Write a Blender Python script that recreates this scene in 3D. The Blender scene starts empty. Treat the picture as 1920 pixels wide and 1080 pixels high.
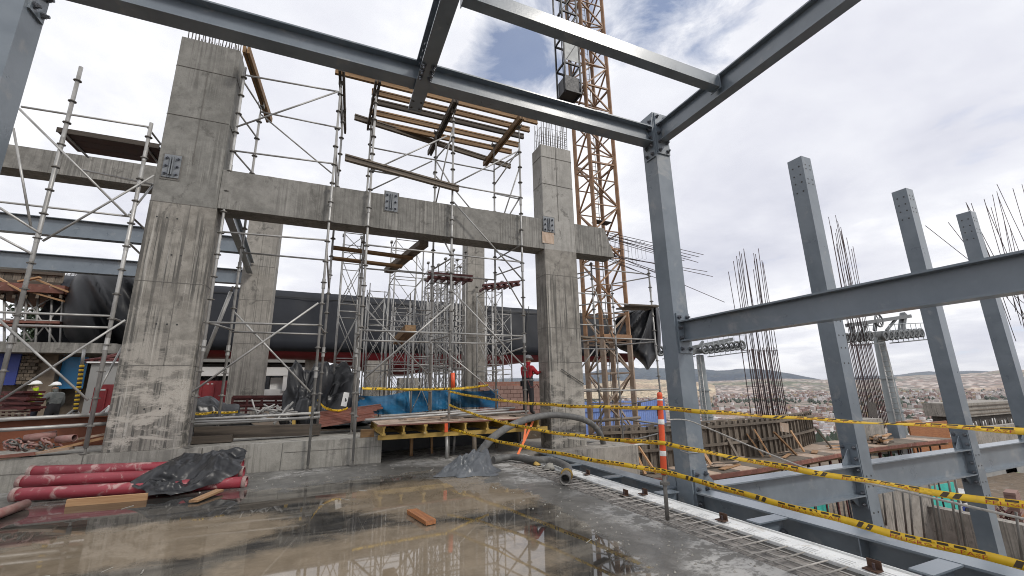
import bpy, bmesh, math, random
from math import radians, sin, cos, pi, sqrt, atan2, floor, exp
from mathutils import Vector, Matrix, Euler, noise as mnoise
random.seed(7)
S = bpy.context.scene
COL = S.collection
V = Vector

# ------------------------------------------------------------------ camera, sky, sun, exposure
FPX, CAMH = 796.4, 1.6
YAW, PITCH, ROLL = radians(23.4687), radians(13.4205), radians(-1.0670)
fwd = V((sin(YAW)*cos(PITCH), cos(YAW)*cos(PITCH), sin(PITCH)))
r0 = V((cos(YAW), -sin(YAW), 0.0)); u0 = r0.cross(fwd)
RGT = cos(ROLL)*r0 + sin(ROLL)*u0
UPV = -sin(ROLL)*r0 + cos(ROLL)*u0
CAM = V((0, 0, CAMH))
cd = bpy.data.cameras.new('camera'); cam = bpy.data.objects.new('camera', cd); COL.objects.link(cam)
cd.sensor_width = 36.0; cd.lens = FPX*36.0/1920.0; cd.clip_start = 0.05; cd.clip_end = 30000
cam.matrix_world = Matrix(((RGT.x, UPV.x, -fwd.x, 0), (RGT.y, UPV.y, -fwd.y, 0), (RGT.z, UPV.z, -fwd.z, CAMH), (0, 0, 0, 1)))
S.camera = cam
S.render.resolution_x, S.render.resolution_y = 1024, 576

def ray(x, y):
    return RGT*((x-960)/FPX) - UPV*((y-540)/FPX) + fwd
def P(x, y, X=None, Y=None, Z=None):
    """point of the place seen at pixel x, y of the photograph on the plane X=, Y= or Z="""
    d = ray(x, y)
    t = X/d.x if X is not None else (Y/d.y if Y is not None else (Z-CAMH)/d.z)
    return CAM + d*t

SUN_DIR = V((0.42, -0.62, 0.66)).normalized()      # towards the sun
w = bpy.data.worlds.new('World'); S.world = w; w.use_nodes = True
nt = w.node_tree; nt.nodes.clear()
def wn(t, **k):
    n = nt.nodes.new(t)
    for a, b in k.items(): setattr(n, a, b)
    return n
L = nt.links.new
out = wn('ShaderNodeOutputWorld')
sky = wn('ShaderNodeTexSky', sky_type='NISHITA', sun_disc=False)
sky.altitude = 2600; sky.air_density = 1.0; sky.dust_density = 0.3; sky.ozone_density = 4.0
sky.sun_elevation = math.asin(SUN_DIR.z); sky.sun_rotation = atan2(SUN_DIR.x, SUN_DIR.y)
bgs = wn('ShaderNodeBackground'); bgs.inputs['Strength'].default_value = 0.15
L(sky.outputs['Color'], bgs.inputs['Color'])
tc = wn('ShaderNodeTexCoord')
sep = wn('ShaderNodeSeparateXYZ'); L(tc.outputs['Generated'], sep.inputs[0])
def wmath(op, a, b=None, c=None):
    n = wn('ShaderNodeMath', operation=op)
    for i, v in enumerate((a, b, c)):
        if v is None: continue
        if isinstance(v, (int, float)): n.inputs[i].default_value = v
        else: L(v, n.inputs[i])
    return n.outputs[0]
den = wmath('ADD', wmath('MAXIMUM', sep.outputs['Z'], 0.0), 0.16)
cx = wmath('DIVIDE', sep.outputs['X'], den); cy = wmath('DIVIDE', sep.outputs['Y'], den)
cmb = wn('ShaderNodeCombineXYZ'); L(cx, cmb.inputs[0]); L(cy, cmb.inputs[1])
def wnoise(scale, detail, rough, off, dist=0.0):
    mp = wn('ShaderNodeMapping'); mp.inputs['Location'].default_value = off
    L(cmb.outputs[0], mp.inputs['Vector'])
    n = wn('ShaderNodeTexNoise'); n.inputs['Scale'].default_value = scale; n.inputs['Detail'].default_value = detail
    n.inputs['Roughness'].default_value = rough; n.inputs['Distortion'].default_value = dist
    L(mp.outputs[0], n.inputs['Vector']); return n.outputs['Fac']
def wramp(fac, stops):
    r = wn('ShaderNodeValToRGB'); el = r.color_ramp.elements
    while len(el) < len(stops): el.new(0.5)
    for e, (p, c) in zip(el, stops): e.position = p; e.color = (*c, 1)
    L(fac, r.inputs[0]); return r.outputs[0]
SKY_OFF = (8.58, 5.3, 0.4)
SKY_B = (16.7, -3.0, 1.0)
n_a = wnoise(1.25, 9, 0.55, SKY_OFF, 0.25)
n_b = wnoise(0.55, 7, 0.5, SKY_B, 0.1)
n_c = wnoise(3.6, 6, 0.6, (1.3, 5.2, 2.0), 0.2)
mixv = wmath('ADD', wmath('MULTIPLY', n_a, 0.42), wmath('ADD', wmath('MULTIPLY', n_b, 0.46), wmath('MULTIPLY', n_c, 0.12)))
ccol = wramp(mixv, ((0.35, (0.54, 0.555, 0.64)), (0.43, (0.66, 0.67, 0.74)), (0.50, (0.76, 0.77, 0.82)), (0.56, (0.94, 0.94, 0.96))))
# gap in the clouds: a thin spot where blue shows, broken by noise
gapd = ray(965, 95).normalized(); gapd2 = ray(1240, -5).normalized()
def gapmask(d, r):
    dp = wn('ShaderNodeVectorMath', operation='DISTANCE'); L(tc.outputs['Generated'], dp.inputs[0]); dp.inputs[1].default_value = d
    return wmath('MAXIMUM', wmath('SUBTRACT', 1.0, wmath('DIVIDE', dp.outputs['Value'], r)), 0.0)
gm = wmath('ADD', gapmask(gapd, 0.20), wmath('MULTIPLY', gapmask(gapd2, 0.30), 0.85))
thin = wmath('SUBTRACT', wmath('MULTIPLY', gm, 1.0), wmath('MULTIPLY', wnoise(4.5, 8, 0.62, (0.9, 7.1, 0), 0.6), 1.35))
holes = wmath('MULTIPLY', wmath('MAXIMUM', wmath('ADD', thin, 0.22), 0.0), 2.1)
gen = wmath('MULTIPLY', wmath('MAXIMUM', wmath('SUBTRACT', 0.36, n_a), 0.0), 4.0)
cover = wmath('SUBTRACT', 1.0, wmath('MINIMUM', wmath('ADD', holes, gen), 0.82))
bgc = wn('ShaderNodeBackground'); bgc.inputs['Strength'].default_value = 0.98
L(ccol, bgc.inputs['Color'])
mx = wn('ShaderNodeMixShader'); L(cover, mx.inputs[0]); L(bgs.outputs[0], mx.inputs[1]); L(bgc.outputs[0], mx.inputs[2])
L(mx.outputs[0], out.inputs['Surface'])

sd = bpy.data.lights.new('sun', 'SUN'); sd.energy = 1.5; sd.angle = radians(10); sd.color = (1.0, 0.95, 0.88)
so = bpy.data.objects.new('sun', sd); COL.objects.link(so)
so.rotation_euler = SUN_DIR.to_track_quat('Z', 'Y').to_euler(); so.location = (10, -20, 40)
S.view_settings.view_transform = 'Standard'; S.view_settings.look = 'None'
S.view_settings.exposure = 0.3; S.view_settings.gamma = 1.0; S.view_settings.use_curve_mapping = False
S.cycles.filter_width = 1.0
S.cycles.max_bounces = 6; S.cycles.diffuse_bounces = 3; S.cycles.glossy_bounces = 3; S.cycles.transparent_max_bounces = 8
S.cycles.sample_clamp_indirect = 6.0; S.cycles.caustics_reflective = False; S.cycles.caustics_refractive = False

# ------------------------------------------------------------------ object helpers
W = {}                                        # world matrix of every object
def _place(o, world, parent=None):
    W[o.name] = world.copy()
    if parent is not None:
        o.parent = parent; o.matrix_basis = W[parent.name].inverted() @ world
    else:
        o.matrix_basis = world
    COL.objects.link(o)
    return o
def tag(o, label, cat, group=None):
    o['label'] = label; o['category'] = cat
    if group: o['group'] = group
    return o
def thing(name, label, cat, loc, group=None):
    o = bpy.data.objects.new(name, None); o.empty_display_size = 0.2
    _place(o, Matrix.Translation(V(loc)))
    return tag(o, label, cat, group)
def structure(o, kind='structure'):
    o['kind'] = kind; return o

class MB:
    """collects faces in world coordinates, becomes ONE mesh object"""
    def __init__(s): s.v = []; s.f = []; s.m = []; s.smooth = []
    def add(s, vs, fs, mi=0, sm=False):
        b = len(s.v); s.v += [V(p) for p in vs]
        for f in fs: s.f.append([b+i for i in f]); s.m.append(mi); s.smooth.append(sm)
    def box(s, a, b, mi=0):
        x0, y0, z0 = [min(p, q) for p, q in zip(a, b)]; x1, y1, z1 = [max(p, q) for p, q in zip(a, b)]
        s.add([(x0,y0,z0),(x1,y0,z0),(x1,y1,z0),(x0,y1,z0),(x0,y0,z1),(x1,y0,z1),(x1,y1,z1),(x0,y1,z1)],
              [(0,3,2,1),(4,5,6,7),(0,1,5,4),(1,2,6,5),(2,3,7,6),(3,0,4,7)], mi)
    def prism(s, poly, ext, mi=0):
        """poly: list of 3d points (planar), ext: vector"""
        n = len(poly); e = V(ext); a = [V(p) for p in poly]
        s.add(a+[p+e for p in a], [tuple(range(n-1,-1,-1)), tuple(range(n,2*n))]+[(i,(i+1)%n,n+(i+1)%n,n+i) for i in range(n)], mi)
    def tube(s, pts, r, n=8, mi=0, cap=True, rs=None):
        pts = [V(p) for p in pts]; rings = []; up = None
        for i, p in enumerate(pts):
            d = (pts[min(i+1, len(pts)-1)]-pts[max(i-1, 0)]).normalized()
            if up is None:
                up = V((0,0,1)) if abs(d.z) < 0.9 else V((1,0,0))
            a = d.cross(up).normalized(); b = a.cross(d).normalized(); up = b
            rr = rs[i] if rs else r
            rings.append([p+(a*cos(2*pi*k/n)+b*sin(2*pi*k/n))*rr for k in range(n)])
        vs = [q for ri in rings for q in ri]; fs = []
        for i in range(len(pts)-1):
            for k in range(n):
                fs.append((i*n+k, i*n+(k+1)%n, (i+1)*n+(k+1)%n, (i+1)*n+k))
        s.add(vs, fs, mi, True)
        if cap:
            s.add(rings[0], [tuple(range(n))], mi); s.add(rings[-1], [tuple(range(n-1,-1,-1))], mi)
    def build(s, name, mats, parent=None, loc=None, smooth=None, label=None):
        if not isinstance(mats, (list, tuple)): mats = [mats]
        base = V(loc) if loc is not None else (W[parent.name].translation.copy() if parent is not None else V((0,0,0)))
        me = bpy.data.meshes.new(name)
        me.from_pydata([tuple(p-base) for p in s.v], [], s.f)
        for m in mats: me.materials.append(m)
        me.polygons.foreach_set('material_index', s.m)
        me.polygons.foreach_set('use_smooth', s.smooth if smooth is None else [smooth]*len(s.f))
        bm = bmesh.new(); bm.from_mesh(me); bmesh.ops.recalc_face_normals(bm, faces=bm.faces); bm.to_mesh(me); bm.free()
        o = bpy.data.objects.new(name, me)
        if label: o['label'] = label
        return _place(o, Matrix.Translation(base), parent)

def frame(p0, p1, up=V((0,0,1)), roll=0.0):
    p0, p1 = V(p0), V(p1); x = (p1-p0).normalized(); up = V(up)
    if abs(x.dot(up)) > 0.98: up = V((1,0,0))
    y = up.cross(x).normalized(); z = x.cross(y)
    m = Matrix(((x.x,y.x,z.x,p0.x),(x.y,y.y,z.y,p0.y),(x.z,y.z,z.z,p0.z),(0,0,0,1)))
    if roll: m = m @ Matrix.Rotation(roll, 4, 'X')
    return m
def obj_from(name, vs, fs, mat, world, parent=None, smooth=False, label=None, key=None):
    if key is not None and key in MESH: me = MESH[key]
    else:
        me = bpy.data.meshes.new(name); me.from_pydata([tuple(v) for v in vs], [], fs)
        for m in (mat if isinstance(mat, (list, tuple)) else [mat]): me.materials.append(m)
        if smooth: me.polygons.foreach_set('use_smooth', [len(f) <= 4 for f in fs])
        if key is not None: MESH[key] = me
    o = bpy.data.objects.new(name, me)
    if label: o['label'] = label
    return _place(o, world, parent)
MESH = {}
def bar(name, p0, p1, wd, h, mat, parent=None, up=V((0,0,1)), roll=0.0, label=None, jit=0.0):
    """a plank or flat bar: its own object, local X along its length, wd across, h in the up direction"""
    Ln = (V(p1)-V(p0)).length; a, b = wd/2, h/2; j = lambda: random.uniform(-jit, jit)
    vs = [(0+j()*3,-a+j(),-b+j()),(Ln+j()*3,-a+j(),-b+j()),(Ln+j()*3,a+j(),-b+j()),(0+j()*3,a+j(),-b+j()),
          (0+j()*3,-a+j(),b+j()),(Ln+j()*3,-a+j(),b+j()),(Ln+j()*3,a+j(),b+j()),(0+j()*3,a+j(),b+j())]
    fs = [(0,3,2,1),(4,5,6,7),(0,1,5,4),(1,2,6,5),(2,3,7,6),(3,0,4,7)]
    return obj_from(name, vs, fs, mat, frame(p0, p1, up, roll), parent, label=label)
def rod(name, p0, p1, r, mat, parent=None, n=8, label=None, r1=None):
    Ln = (V(p1)-V(p0)).length; r1 = r if r1 is None else r1
    vs = [(0, r*cos(2*pi*k/n), r*sin(2*pi*k/n)) for k in range(n)]+[(Ln, r1*cos(2*pi*k/n), r1*sin(2*pi*k/n)) for k in range(n)]
    fs = [(k,(k+1)%n,n+(k+1)%n,n+k) for k in range(n)]+[tuple(range(n-1,-1,-1)), tuple(range(n,2*n))]
    return obj_from(name, vs, fs, mat, frame(p0, p1), parent, smooth=True, label=label)
def ibeam(name, p0, p1, d, b, mat, parent=None, tf=0.022, tw=0.014, up=V((0,0,1)), label=None):
    """p0, p1: centre line of the TOP of the beam"""
    Ln = (V(p1)-V(p0)).length; h = b/2
    pr = [(-h,0),(h,0),(h,-tf),(tw/2,-tf),(tw/2,-d+tf),(h,-d+tf),(h,-d),(-h,-d),(-h,-d+tf),(-tw/2,-d+tf),(-tw/2,-tf),(-h,-tf)]
    n = len(pr); vs = [(0,y,z) for y, z in pr]+[(Ln,y,z) for y, z in pr]
    fs = [(i,(i+1)%n,n+(i+1)%n,n+i) for i in range(n)]
    for o in (0, n):
        q = [(0,1,2,11),(3,4,9,10),(8,5,6,7)]
        fs += [tuple(o+i for i in (t if o else t[::-1])) for t in q]
    return obj_from(name, vs, fs, mat, frame(p0, p1, up), parent, label=label)
def copy_mesh_at(name, me_key, world, parent):
    o = bpy.data.objects.new(name, MESH[me_key]); return _place(o, world, parent)
def lathe_mesh(key, prof, n, mat):
    """profile (x along axis, r)"""
    vs = []; fs = []
    for x, r in prof: vs += [(x, r*cos(2*pi*k/n), r*sin(2*pi*k/n)) for k in range(n)]
    for i in range(len(prof)-1):
        for k in range(n): fs.append((i*n+k, i*n+(k+1)%n, (i+1)*n+(k+1)%n, (i+1)*n+k))
    fs += [tuple(range(n-1,-1,-1)), tuple(range((len(prof)-1)*n, len(prof)*n))]
    me = bpy.data.meshes.new(key); me.from_pydata(vs, [], fs); me.materials.append(mat); MESH[key] = me
    bm = bmesh.new(); bm.from_mesh(me); bmesh.ops.recalc_face_normals(bm, faces=bm.faces); bm.to_mesh(me); bm.free()
# ------------------------------------------------------------------ materials
class NT:
    def __init__(s, name):
        s.m = bpy.data.materials.new(name); s.m.use_nodes = True; s.t = s.m.node_tree; s.t.nodes.clear()
        s.out = s.n('ShaderNodeOutputMaterial'); s.b = s.n('ShaderNodeBsdfPrincipled'); s.l(s.b.outputs[0], s.out.inputs[0])
        s.tc = s.n('ShaderNodeTexCoord')
    def n(s, t, **k):
        x = s.t.nodes.new(t)
        for a, b in k.items(): setattr(x, a, b)
        return x
    def l(s, a, b): s.t.links.new(a, b)
    def set(s, sock, v):
        if isinstance(v, (int, float)): sock.default_value = v
        elif isinstance(v, tuple): sock.default_value = (*v, 1) if len(v) == 3 and len(sock.default_value) == 4 else v
        else: s.l(v, sock)
    def math(s, op, a, b=None, c=None, clamp=False):
        x = s.n('ShaderNodeMath', operation=op, use_clamp=clamp)
        for i, v in enumerate((a, b, c)):
            if v is not None: s.set(x.inputs[i], v)
        return x.outputs[0]
    def coord(s, stretch=(1,1,1), off=(0,0,0), perobj=True, src='Object'):
        mp = s.n('ShaderNodeMapping'); mp.inputs['Scale'].default_value = stretch; mp.inputs['Location'].default_value = off
        s.l(s.tc.outputs[src], mp.inputs['Vector'])
        if perobj:
            oi = s.n('ShaderNodeObjectInfo'); va = s.n('ShaderNodeVectorMath', operation='ADD'); cb = s.n('ShaderNodeCombineXYZ')
            for i in range(3): s.l(s.math('MULTIPLY', oi.outputs['Random'], 37.0+i*11), cb.inputs[i])
            s.l(mp.outputs[0], va.inputs[0]); s.l(cb.outputs[0], va.inputs[1]); return va.outputs[0]
        return mp.outputs[0]
    def noise(s, co, scale, detail=4, rough=0.55, dist=0.0):
        x = s.n('ShaderNodeTexNoise'); x.inputs['Scale'].default_value = scale; x.inputs['Detail'].default_value = detail
        x.inputs['Roughness'].default_value = rough; x.inputs['Distortion'].default_value = dist
        s.l(co, x.inputs['Vector']); return x.outputs['Fac']
    def ss(s, v, a, b):
        x = s.n('ShaderNodeMapRange', interpolation_type='SMOOTHSTEP'); s.set(x.inputs['Value'], v)
        x.inputs['From Min'].default_value = a; x.inputs['From Max'].default_value = b; return x.outputs['Result']
    def mix(s, f, a, b, mode='MIX'):
        x = s.n('ShaderNodeMix', data_type='RGBA', blend_type=mode)
        s.set(x.inputs[0], f); s.set(x.inputs[6], a); s.set(x.inputs[7], b); return x.outputs[2]
    def bump(s, h, strength=0.3, dist=0.02):
        x = s.n('ShaderNodeBump'); x.inputs['Strength'].default_value = strength; x.inputs['Distance'].default_value = dist
        s.l(h, x.inputs['Height']); s.l(x.outputs[0], s.b.inputs['Normal']); return x
    def vary(s, col, amt):
        oi = s.n('ShaderNodeObjectInfo'); h = s.n('ShaderNodeHueSaturation')
        s.l(s.math('ADD', s.math('MULTIPLY', oi.outputs['Random'], 2*amt), 1.0-amt), h.inputs['Value']); s.set(h.inputs['Color'], col)
        return h.outputs[0]
    def fin(s, col, rough=0.6, metal=0.0, spec=None):
        s.set(s.b.inputs['Base Color'], col); s.set(s.b.inputs['Roughness'], rough); s.set(s.b.inputs['Metallic'], metal)
        if spec is not None: s.b.inputs['Specular IOR Level'].default_value = spec
        return s.m
M = {}
def simple(name, c1, c2, scale=6.0, rough=0.6, metal=0.0, stretch=(1,1,1), bump=0.0, bscale=None, vary=0.0, spec=None, rvar=0.12, dirt=None):
    t = NT(name); co = t.coord(stretch)
    f = t.ss(t.noise(co, scale, 6, 0.6, 0.3), 0.3, 0.7)
    c = t.mix(f, c1, c2)
    if dirt:
        d = t.ss(t.noise(t.coord((1,1,1), (5,3,1)), dirt[1], 7, 0.65, 0.4), dirt[2], dirt[2]+0.14)
        c = t.mix(d, c, dirt[0])
    if vary: c = t.vary(c, vary)
    r = t.math('ADD', rough-rvar/2, t.math('MULTIPLY', f, rvar))
    if dirt: r = t.math('ADD', r, t.math('MULTIPLY', d, 0.2), clamp=True)
    if bump: t.bump(t.noise(co, bscale or scale*4, 6, 0.65), bump, 0.02)
    M[name] = t.fin(c, r, metal, spec); return M[name]

simple('steel_paint', (0.125,0.153,0.182), (0.165,0.196,0.226), 2.2, 0.33, 0.0, bump=0.05, bscale=40, dirt=((0.23,0.245,0.255), 2.2, 0.56))
M['steel_paint'].node_tree.nodes['Principled BSDF'].inputs['Coat Weight'].default_value = 0.45
M['steel_paint'].node_tree.nodes['Principled BSDF'].inputs['Coat Roughness'].default_value = 0.16
simple('bolt_steel', (0.10,0.11,0.13), (0.22,0.23,0.25), 30, 0.4, 0.7)
simple('galvanised', (0.44,0.435,0.42), (0.26,0.255,0.245), 5.0, 0.48, 0.35, stretch=(0.6,2,2), bump=0.05, vary=0.18, dirt=((0.42,0.40,0.36), 9, 0.60))
simple('galvanised_dark', (0.20,0.19,0.175), (0.12,0.115,0.105), 5.0, 0.55, 0.3, stretch=(0.6,2,2), vary=0.2, dirt=((0.34,0.32,0.28), 9, 0.62))
simple('deck_zinc', (0.78,0.79,0.78), (0.68,0.69,0.685), 4.0, 0.45, 0.15, dirt=((0.55,0.53,0.49), 5, 0.56))
simple('crane_paint', (0.29,0.16,0.078), (0.19,0.10,0.05), 3.0, 0.55, 0.0, vary=0.15, dirt=((0.17,0.09,0.05), 7, 0.58))
simple('crane_grey', (0.30,0.24,0.19), (0.22,0.15,0.10), 3.0, 0.6, 0.0, vary=0.15, dirt=((0.12,0.08,0.05), 7, 0.6))
simple('black_steel', (0.018,0.019,0.022), (0.03,0.031,0.035), 8, 0.55, 0.0)
simple('rebar', (0.085,0.055,0.055), (0.05,0.038,0.042), 20, 0.75, 0.3, stretch=(1,6,6), vary=0.25)
simple('rebar_grey', (0.16,0.15,0.14), (0.09,0.085,0.08), 20, 0.7, 0.3, vary=0.25)
simple('rebar_pale', (0.42,0.40,0.37), (0.26,0.245,0.225), 9, 0.8, 0.0, stretch=(0.6,3,3), vary=0.25)
simple('clip_rust', (0.085,0.042,0.025), (0.05,0.025,0.016), 12, 0.85)
simple('plate_grey', (0.15,0.165,0.18), (0.21,0.225,0.24), 6, 0.5, 0.0, dirt=((0.24,0.23,0.21), 7, 0.58))
simple('wet_gap', (0.028,0.027,0.025), (0.055,0.052,0.048), 12, 0.75)
simple('mesh_bed', (0.36,0.33,0.30), (0.09,0.085,0.08), 9, 0.7, 0.0, bump=0.3, bscale=40)
simple('tarp_black', (0.012,0.013,0.015), (0.02,0.021,0.024), 2.0, 0.36, 0.0, bump=0.12, bscale=9, spec=0.5, dirt=((0.06,0.06,0.06), 3.0, 0.62))
simple('tarp_far', (0.012,0.014,0.019), (0.020,0.023,0.030), 0.6, 0.55, 0.0, stretch=(1.3,1.3,0.22), bump=0.4, bscale=1.6, spec=0.3)
simple('tarp_gloss', (0.009,0.010,0.012), (0.014,0.015,0.018), 1.0, 0.46, 0.0, bump=0.1, bscale=4, spec=0.3)
simple('tarp_seam', (0.008,0.009,0.010), (0.012,0.013,0.015), 2, 0.6)
simple('bag_grey', (0.07,0.078,0.086), (0.12,0.13,0.142), 3.0, 0.36, 0.0, bump=0.1, bscale=14, spec=0.6, dirt=((0.16,0.16,0.155), 4.0, 0.62))
simple('wood_new', (0.42,0.255,0.135), (0.31,0.17,0.08), 5.0, 0.72, 0.0, stretch=(0.25,5,5), bump=0.15, vary=0.22, dirt=((0.36,0.31,0.25), 5, 0.62))
simple('wood_wet', (0.36,0.145,0.05), (0.23,0.085,0.03), 6.0, 0.45, 0.0, stretch=(0.4,6,6), bump=0.15, vary=0.1)
simple('wood_old', (0.165,0.135,0.105), (0.095,0.078,0.062), 5.0, 0.8, 0.0, stretch=(0.22,5,5), bump=0.2, vary=0.3, dirt=((0.28,0.26,0.23), 6, 0.60))
simple('wood_orange', (0.25,0.145,0.06), (0.13,0.075,0.034), 5.0, 0.7, 0.0, stretch=(0.22,4,4), bump=0.15, vary=0.25, dirt=((0.08,0.06,0.05), 4, 0.58))
simple('wood_dark', (0.075,0.058,0.043), (0.045,0.036,0.028), 5.0, 0.75, 0.0, stretch=(0.22,4,4), bump=0.15, vary=0.25)
simple('ply_pale', (0.44,0.34,0.26), (0.31,0.225,0.165), 4.0, 0.75, 0.0, stretch=(0.5,2,2), vary=0.2, dirt=((0.50,0.46,0.42), 6, 0.55))
simple('ply_red', (0.22,0.085,0.06), (0.14,0.055,0.04), 4.0, 0.65, 0.0, vary=0.2, dirt=((0.33,0.26,0.22), 6, 0.6))
simple('ply_brown_dark', (0.045,0.028,0.028), (0.07,0.04,0.035), 3.0, 0.7, 0.0, vary=0.15)
simple('beam_yellow', (0.46,0.31,0.075), (0.33,0.21,0.05), 4.0, 0.6, 0.0, stretch=(0.4,3,3), vary=0.12, dirt=((0.38,0.30,0.18), 6, 0.6))
simple('paint_orange', (0.72,0.10,0.03), (0.62,0.085,0.03), 4.0, 0.42, 0.0, dirt=((0.50,0.20,0.14), 8, 0.66))
simple('paint_white', (0.78,0.78,0.76), (0.68,0.68,0.66), 4.0, 0.5, 0.0, dirt=((0.5,0.48,0.45), 8, 0.64))
simple('pipe_red', (0.32,0.038,0.055), (0.23,0.030,0.042), 3.0, 0.42, 0.0, stretch=(0.5,2,2), dirt=((0.46,0.29,0.27), 5.0, 0.53))
simple('pipe_end', (0.34,0.26,0.24), (0.22,0.12,0.11), 9.0, 0.7, 0.0, dirt=((0.4,0.36,0.32), 9, 0.56))
simple('pipe_brown', (0.24,0.10,0.09), (0.32,0.22,0.19), 5.0, 0.65)
simple('hose_rubber', (0.085,0.085,0.083), (0.135,0.133,0.128), 8.0, 0.62, 0.0, bump=0.1, dirt=((0.23,0.225,0.21), 6, 0.58))
simple('red_panel', (0.30,0.025,0.03), (0.22,0.02,0.025), 3.0, 0.5, 0.0, vary=0.15, dirt=((0.28,0.13,0.11), 6, 0.62))
simple('hull_red', (0.165,0.010,0.016), (0.125,0.008,0.013), 0.5, 0.5)
simple('rack_red', (0.10,0.020,0.019), (0.06,0.015,0.014), 6.0, 0.65, 0.0, vary=0.2, dirt=((0.22,0.13,0.11), 8, 0.6))
simple('rust_beam', (0.20,0.065,0.028), (0.13,0.04,0.02), 2.0, 0.7, 0.0, dirt=((0.09,0.04,0.025), 3, 0.58))
simple('blue_sheet', (0.17,0.26,0.56), (0.21,0.30,0.60), 1.0, 0.45, 0.0, vary=0.08)
simple('blue_dark', (0.015,0.03,0.17), (0.02,0.04,0.22), 2.0, 0.5)
simple('blue_tarp', (0.012,0.16,0.36), (0.02,0.21,0.44), 2.0, 0.4)
simple('wall_white', (0.76,0.76,0.76), (0.66,0.66,0.65), 1.0, 0.6)
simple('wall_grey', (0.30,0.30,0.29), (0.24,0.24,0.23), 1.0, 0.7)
simple('glass_dark', (0.014,0.017,0.022), (0.022,0.026,0.032), 1.0, 0.12)
simple('teal_mesh', (0.06,0.50,0.42), (0.04,0.38,0.33), 2.0, 0.6, dirt=((0.4,0.5,0.46), 3, 0.62))
simple('green_wall', (0.05,0.10,0.065), (0.035,0.075,0.05), 1.0, 0.6)
simple('lime_wall', (0.36,0.45,0.22), (0.30,0.38,0.19), 1.0, 0.6)
simple('pylon_grey', (0.30,0.33,0.34), (0.22,0.245,0.255), 1.0, 0.42, 0.35, stretch=(1,1,0.3))
simple('pylon_dark', (0.12,0.13,0.135), (0.19,0.20,0.205), 2.0, 0.5, 0.3)
simple('stripe_yellow', (0.72,0.47,0.02), (0.64,0.40,0.02), 8, 0.45)
simple('stripe_black', (0.02,0.02,0.02), (0.03,0.03,0.028), 8, 0.5)
simple('tape_yellow', (0.70,0.45,0.014), (0.58,0.36,0.012), 6, 0.42, 0.0, dirt=((0.42,0.27,0.05), 5, 0.58))
simple('tape_black', (0.035,0.022,0.008), (0.05,0.03,0.01), 10, 0.5)
simple('tape_red', (0.36,0.045,0.008), (0.28,0.035,0.008), 10, 0.5)
simple('rope', (0.42,0.40,0.37), (0.28,0.27,0.25), 20, 0.8)
simple('strap_orange', (0.80,0.19,0.05), (0.70,0.14,0.04), 6, 0.6)
simple('skin', (0.34,0.19,0.125), (0.30,0.16,0.10), 8, 0.55)
simple('cloth_red', (0.36,0.012,0.022), (0.27,0.01,0.017), 9, 0.85)
simple('cloth_black', (0.016,0.016,0.019), (0.026,0.026,0.03), 9, 0.85)
simple('cloth_navy', (0.014,0.017,0.03), (0.02,0.023,0.04), 9, 0.85)
simple('cloth_hivis', (0.50,0.66,0.03), (0.42,0.58,0.03), 9, 0.75)
simple('cloth_grey', (0.16,0.17,0.17), (0.1,0.11,0.11), 9, 0.8)
simple('boot', (0.03,0.028,0.026), (0.10,0.095,0.09), 18, 0.7)
simple('helmet_grey', (0.13,0.13,0.135), (0.17,0.17,0.175), 5, 0.35)
simple('helmet_white', (0.78,0.78,0.78), (0.72,0.72,0.72), 5, 0.3)
simple('leaf_dark', (0.012,0.026,0.010), (0.03,0.05,0.018), 3, 0.6, vary=0.2)
simple('bark', (0.07,0.055,0.04), (0.04,0.03,0.022), 6, 0.85)
simple('dirt', (0.17,0.125,0.085), (0.11,0.085,0.06), 1.2, 0.9, 0.0, bump=0.3, bscale=9, dirt=((0.26,0.23,0.20), 2, 0.55))
simple('scrap_dark', (0.035,0.03,0.028), (0.09,0.08,0.07), 8, 0.8)

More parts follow.
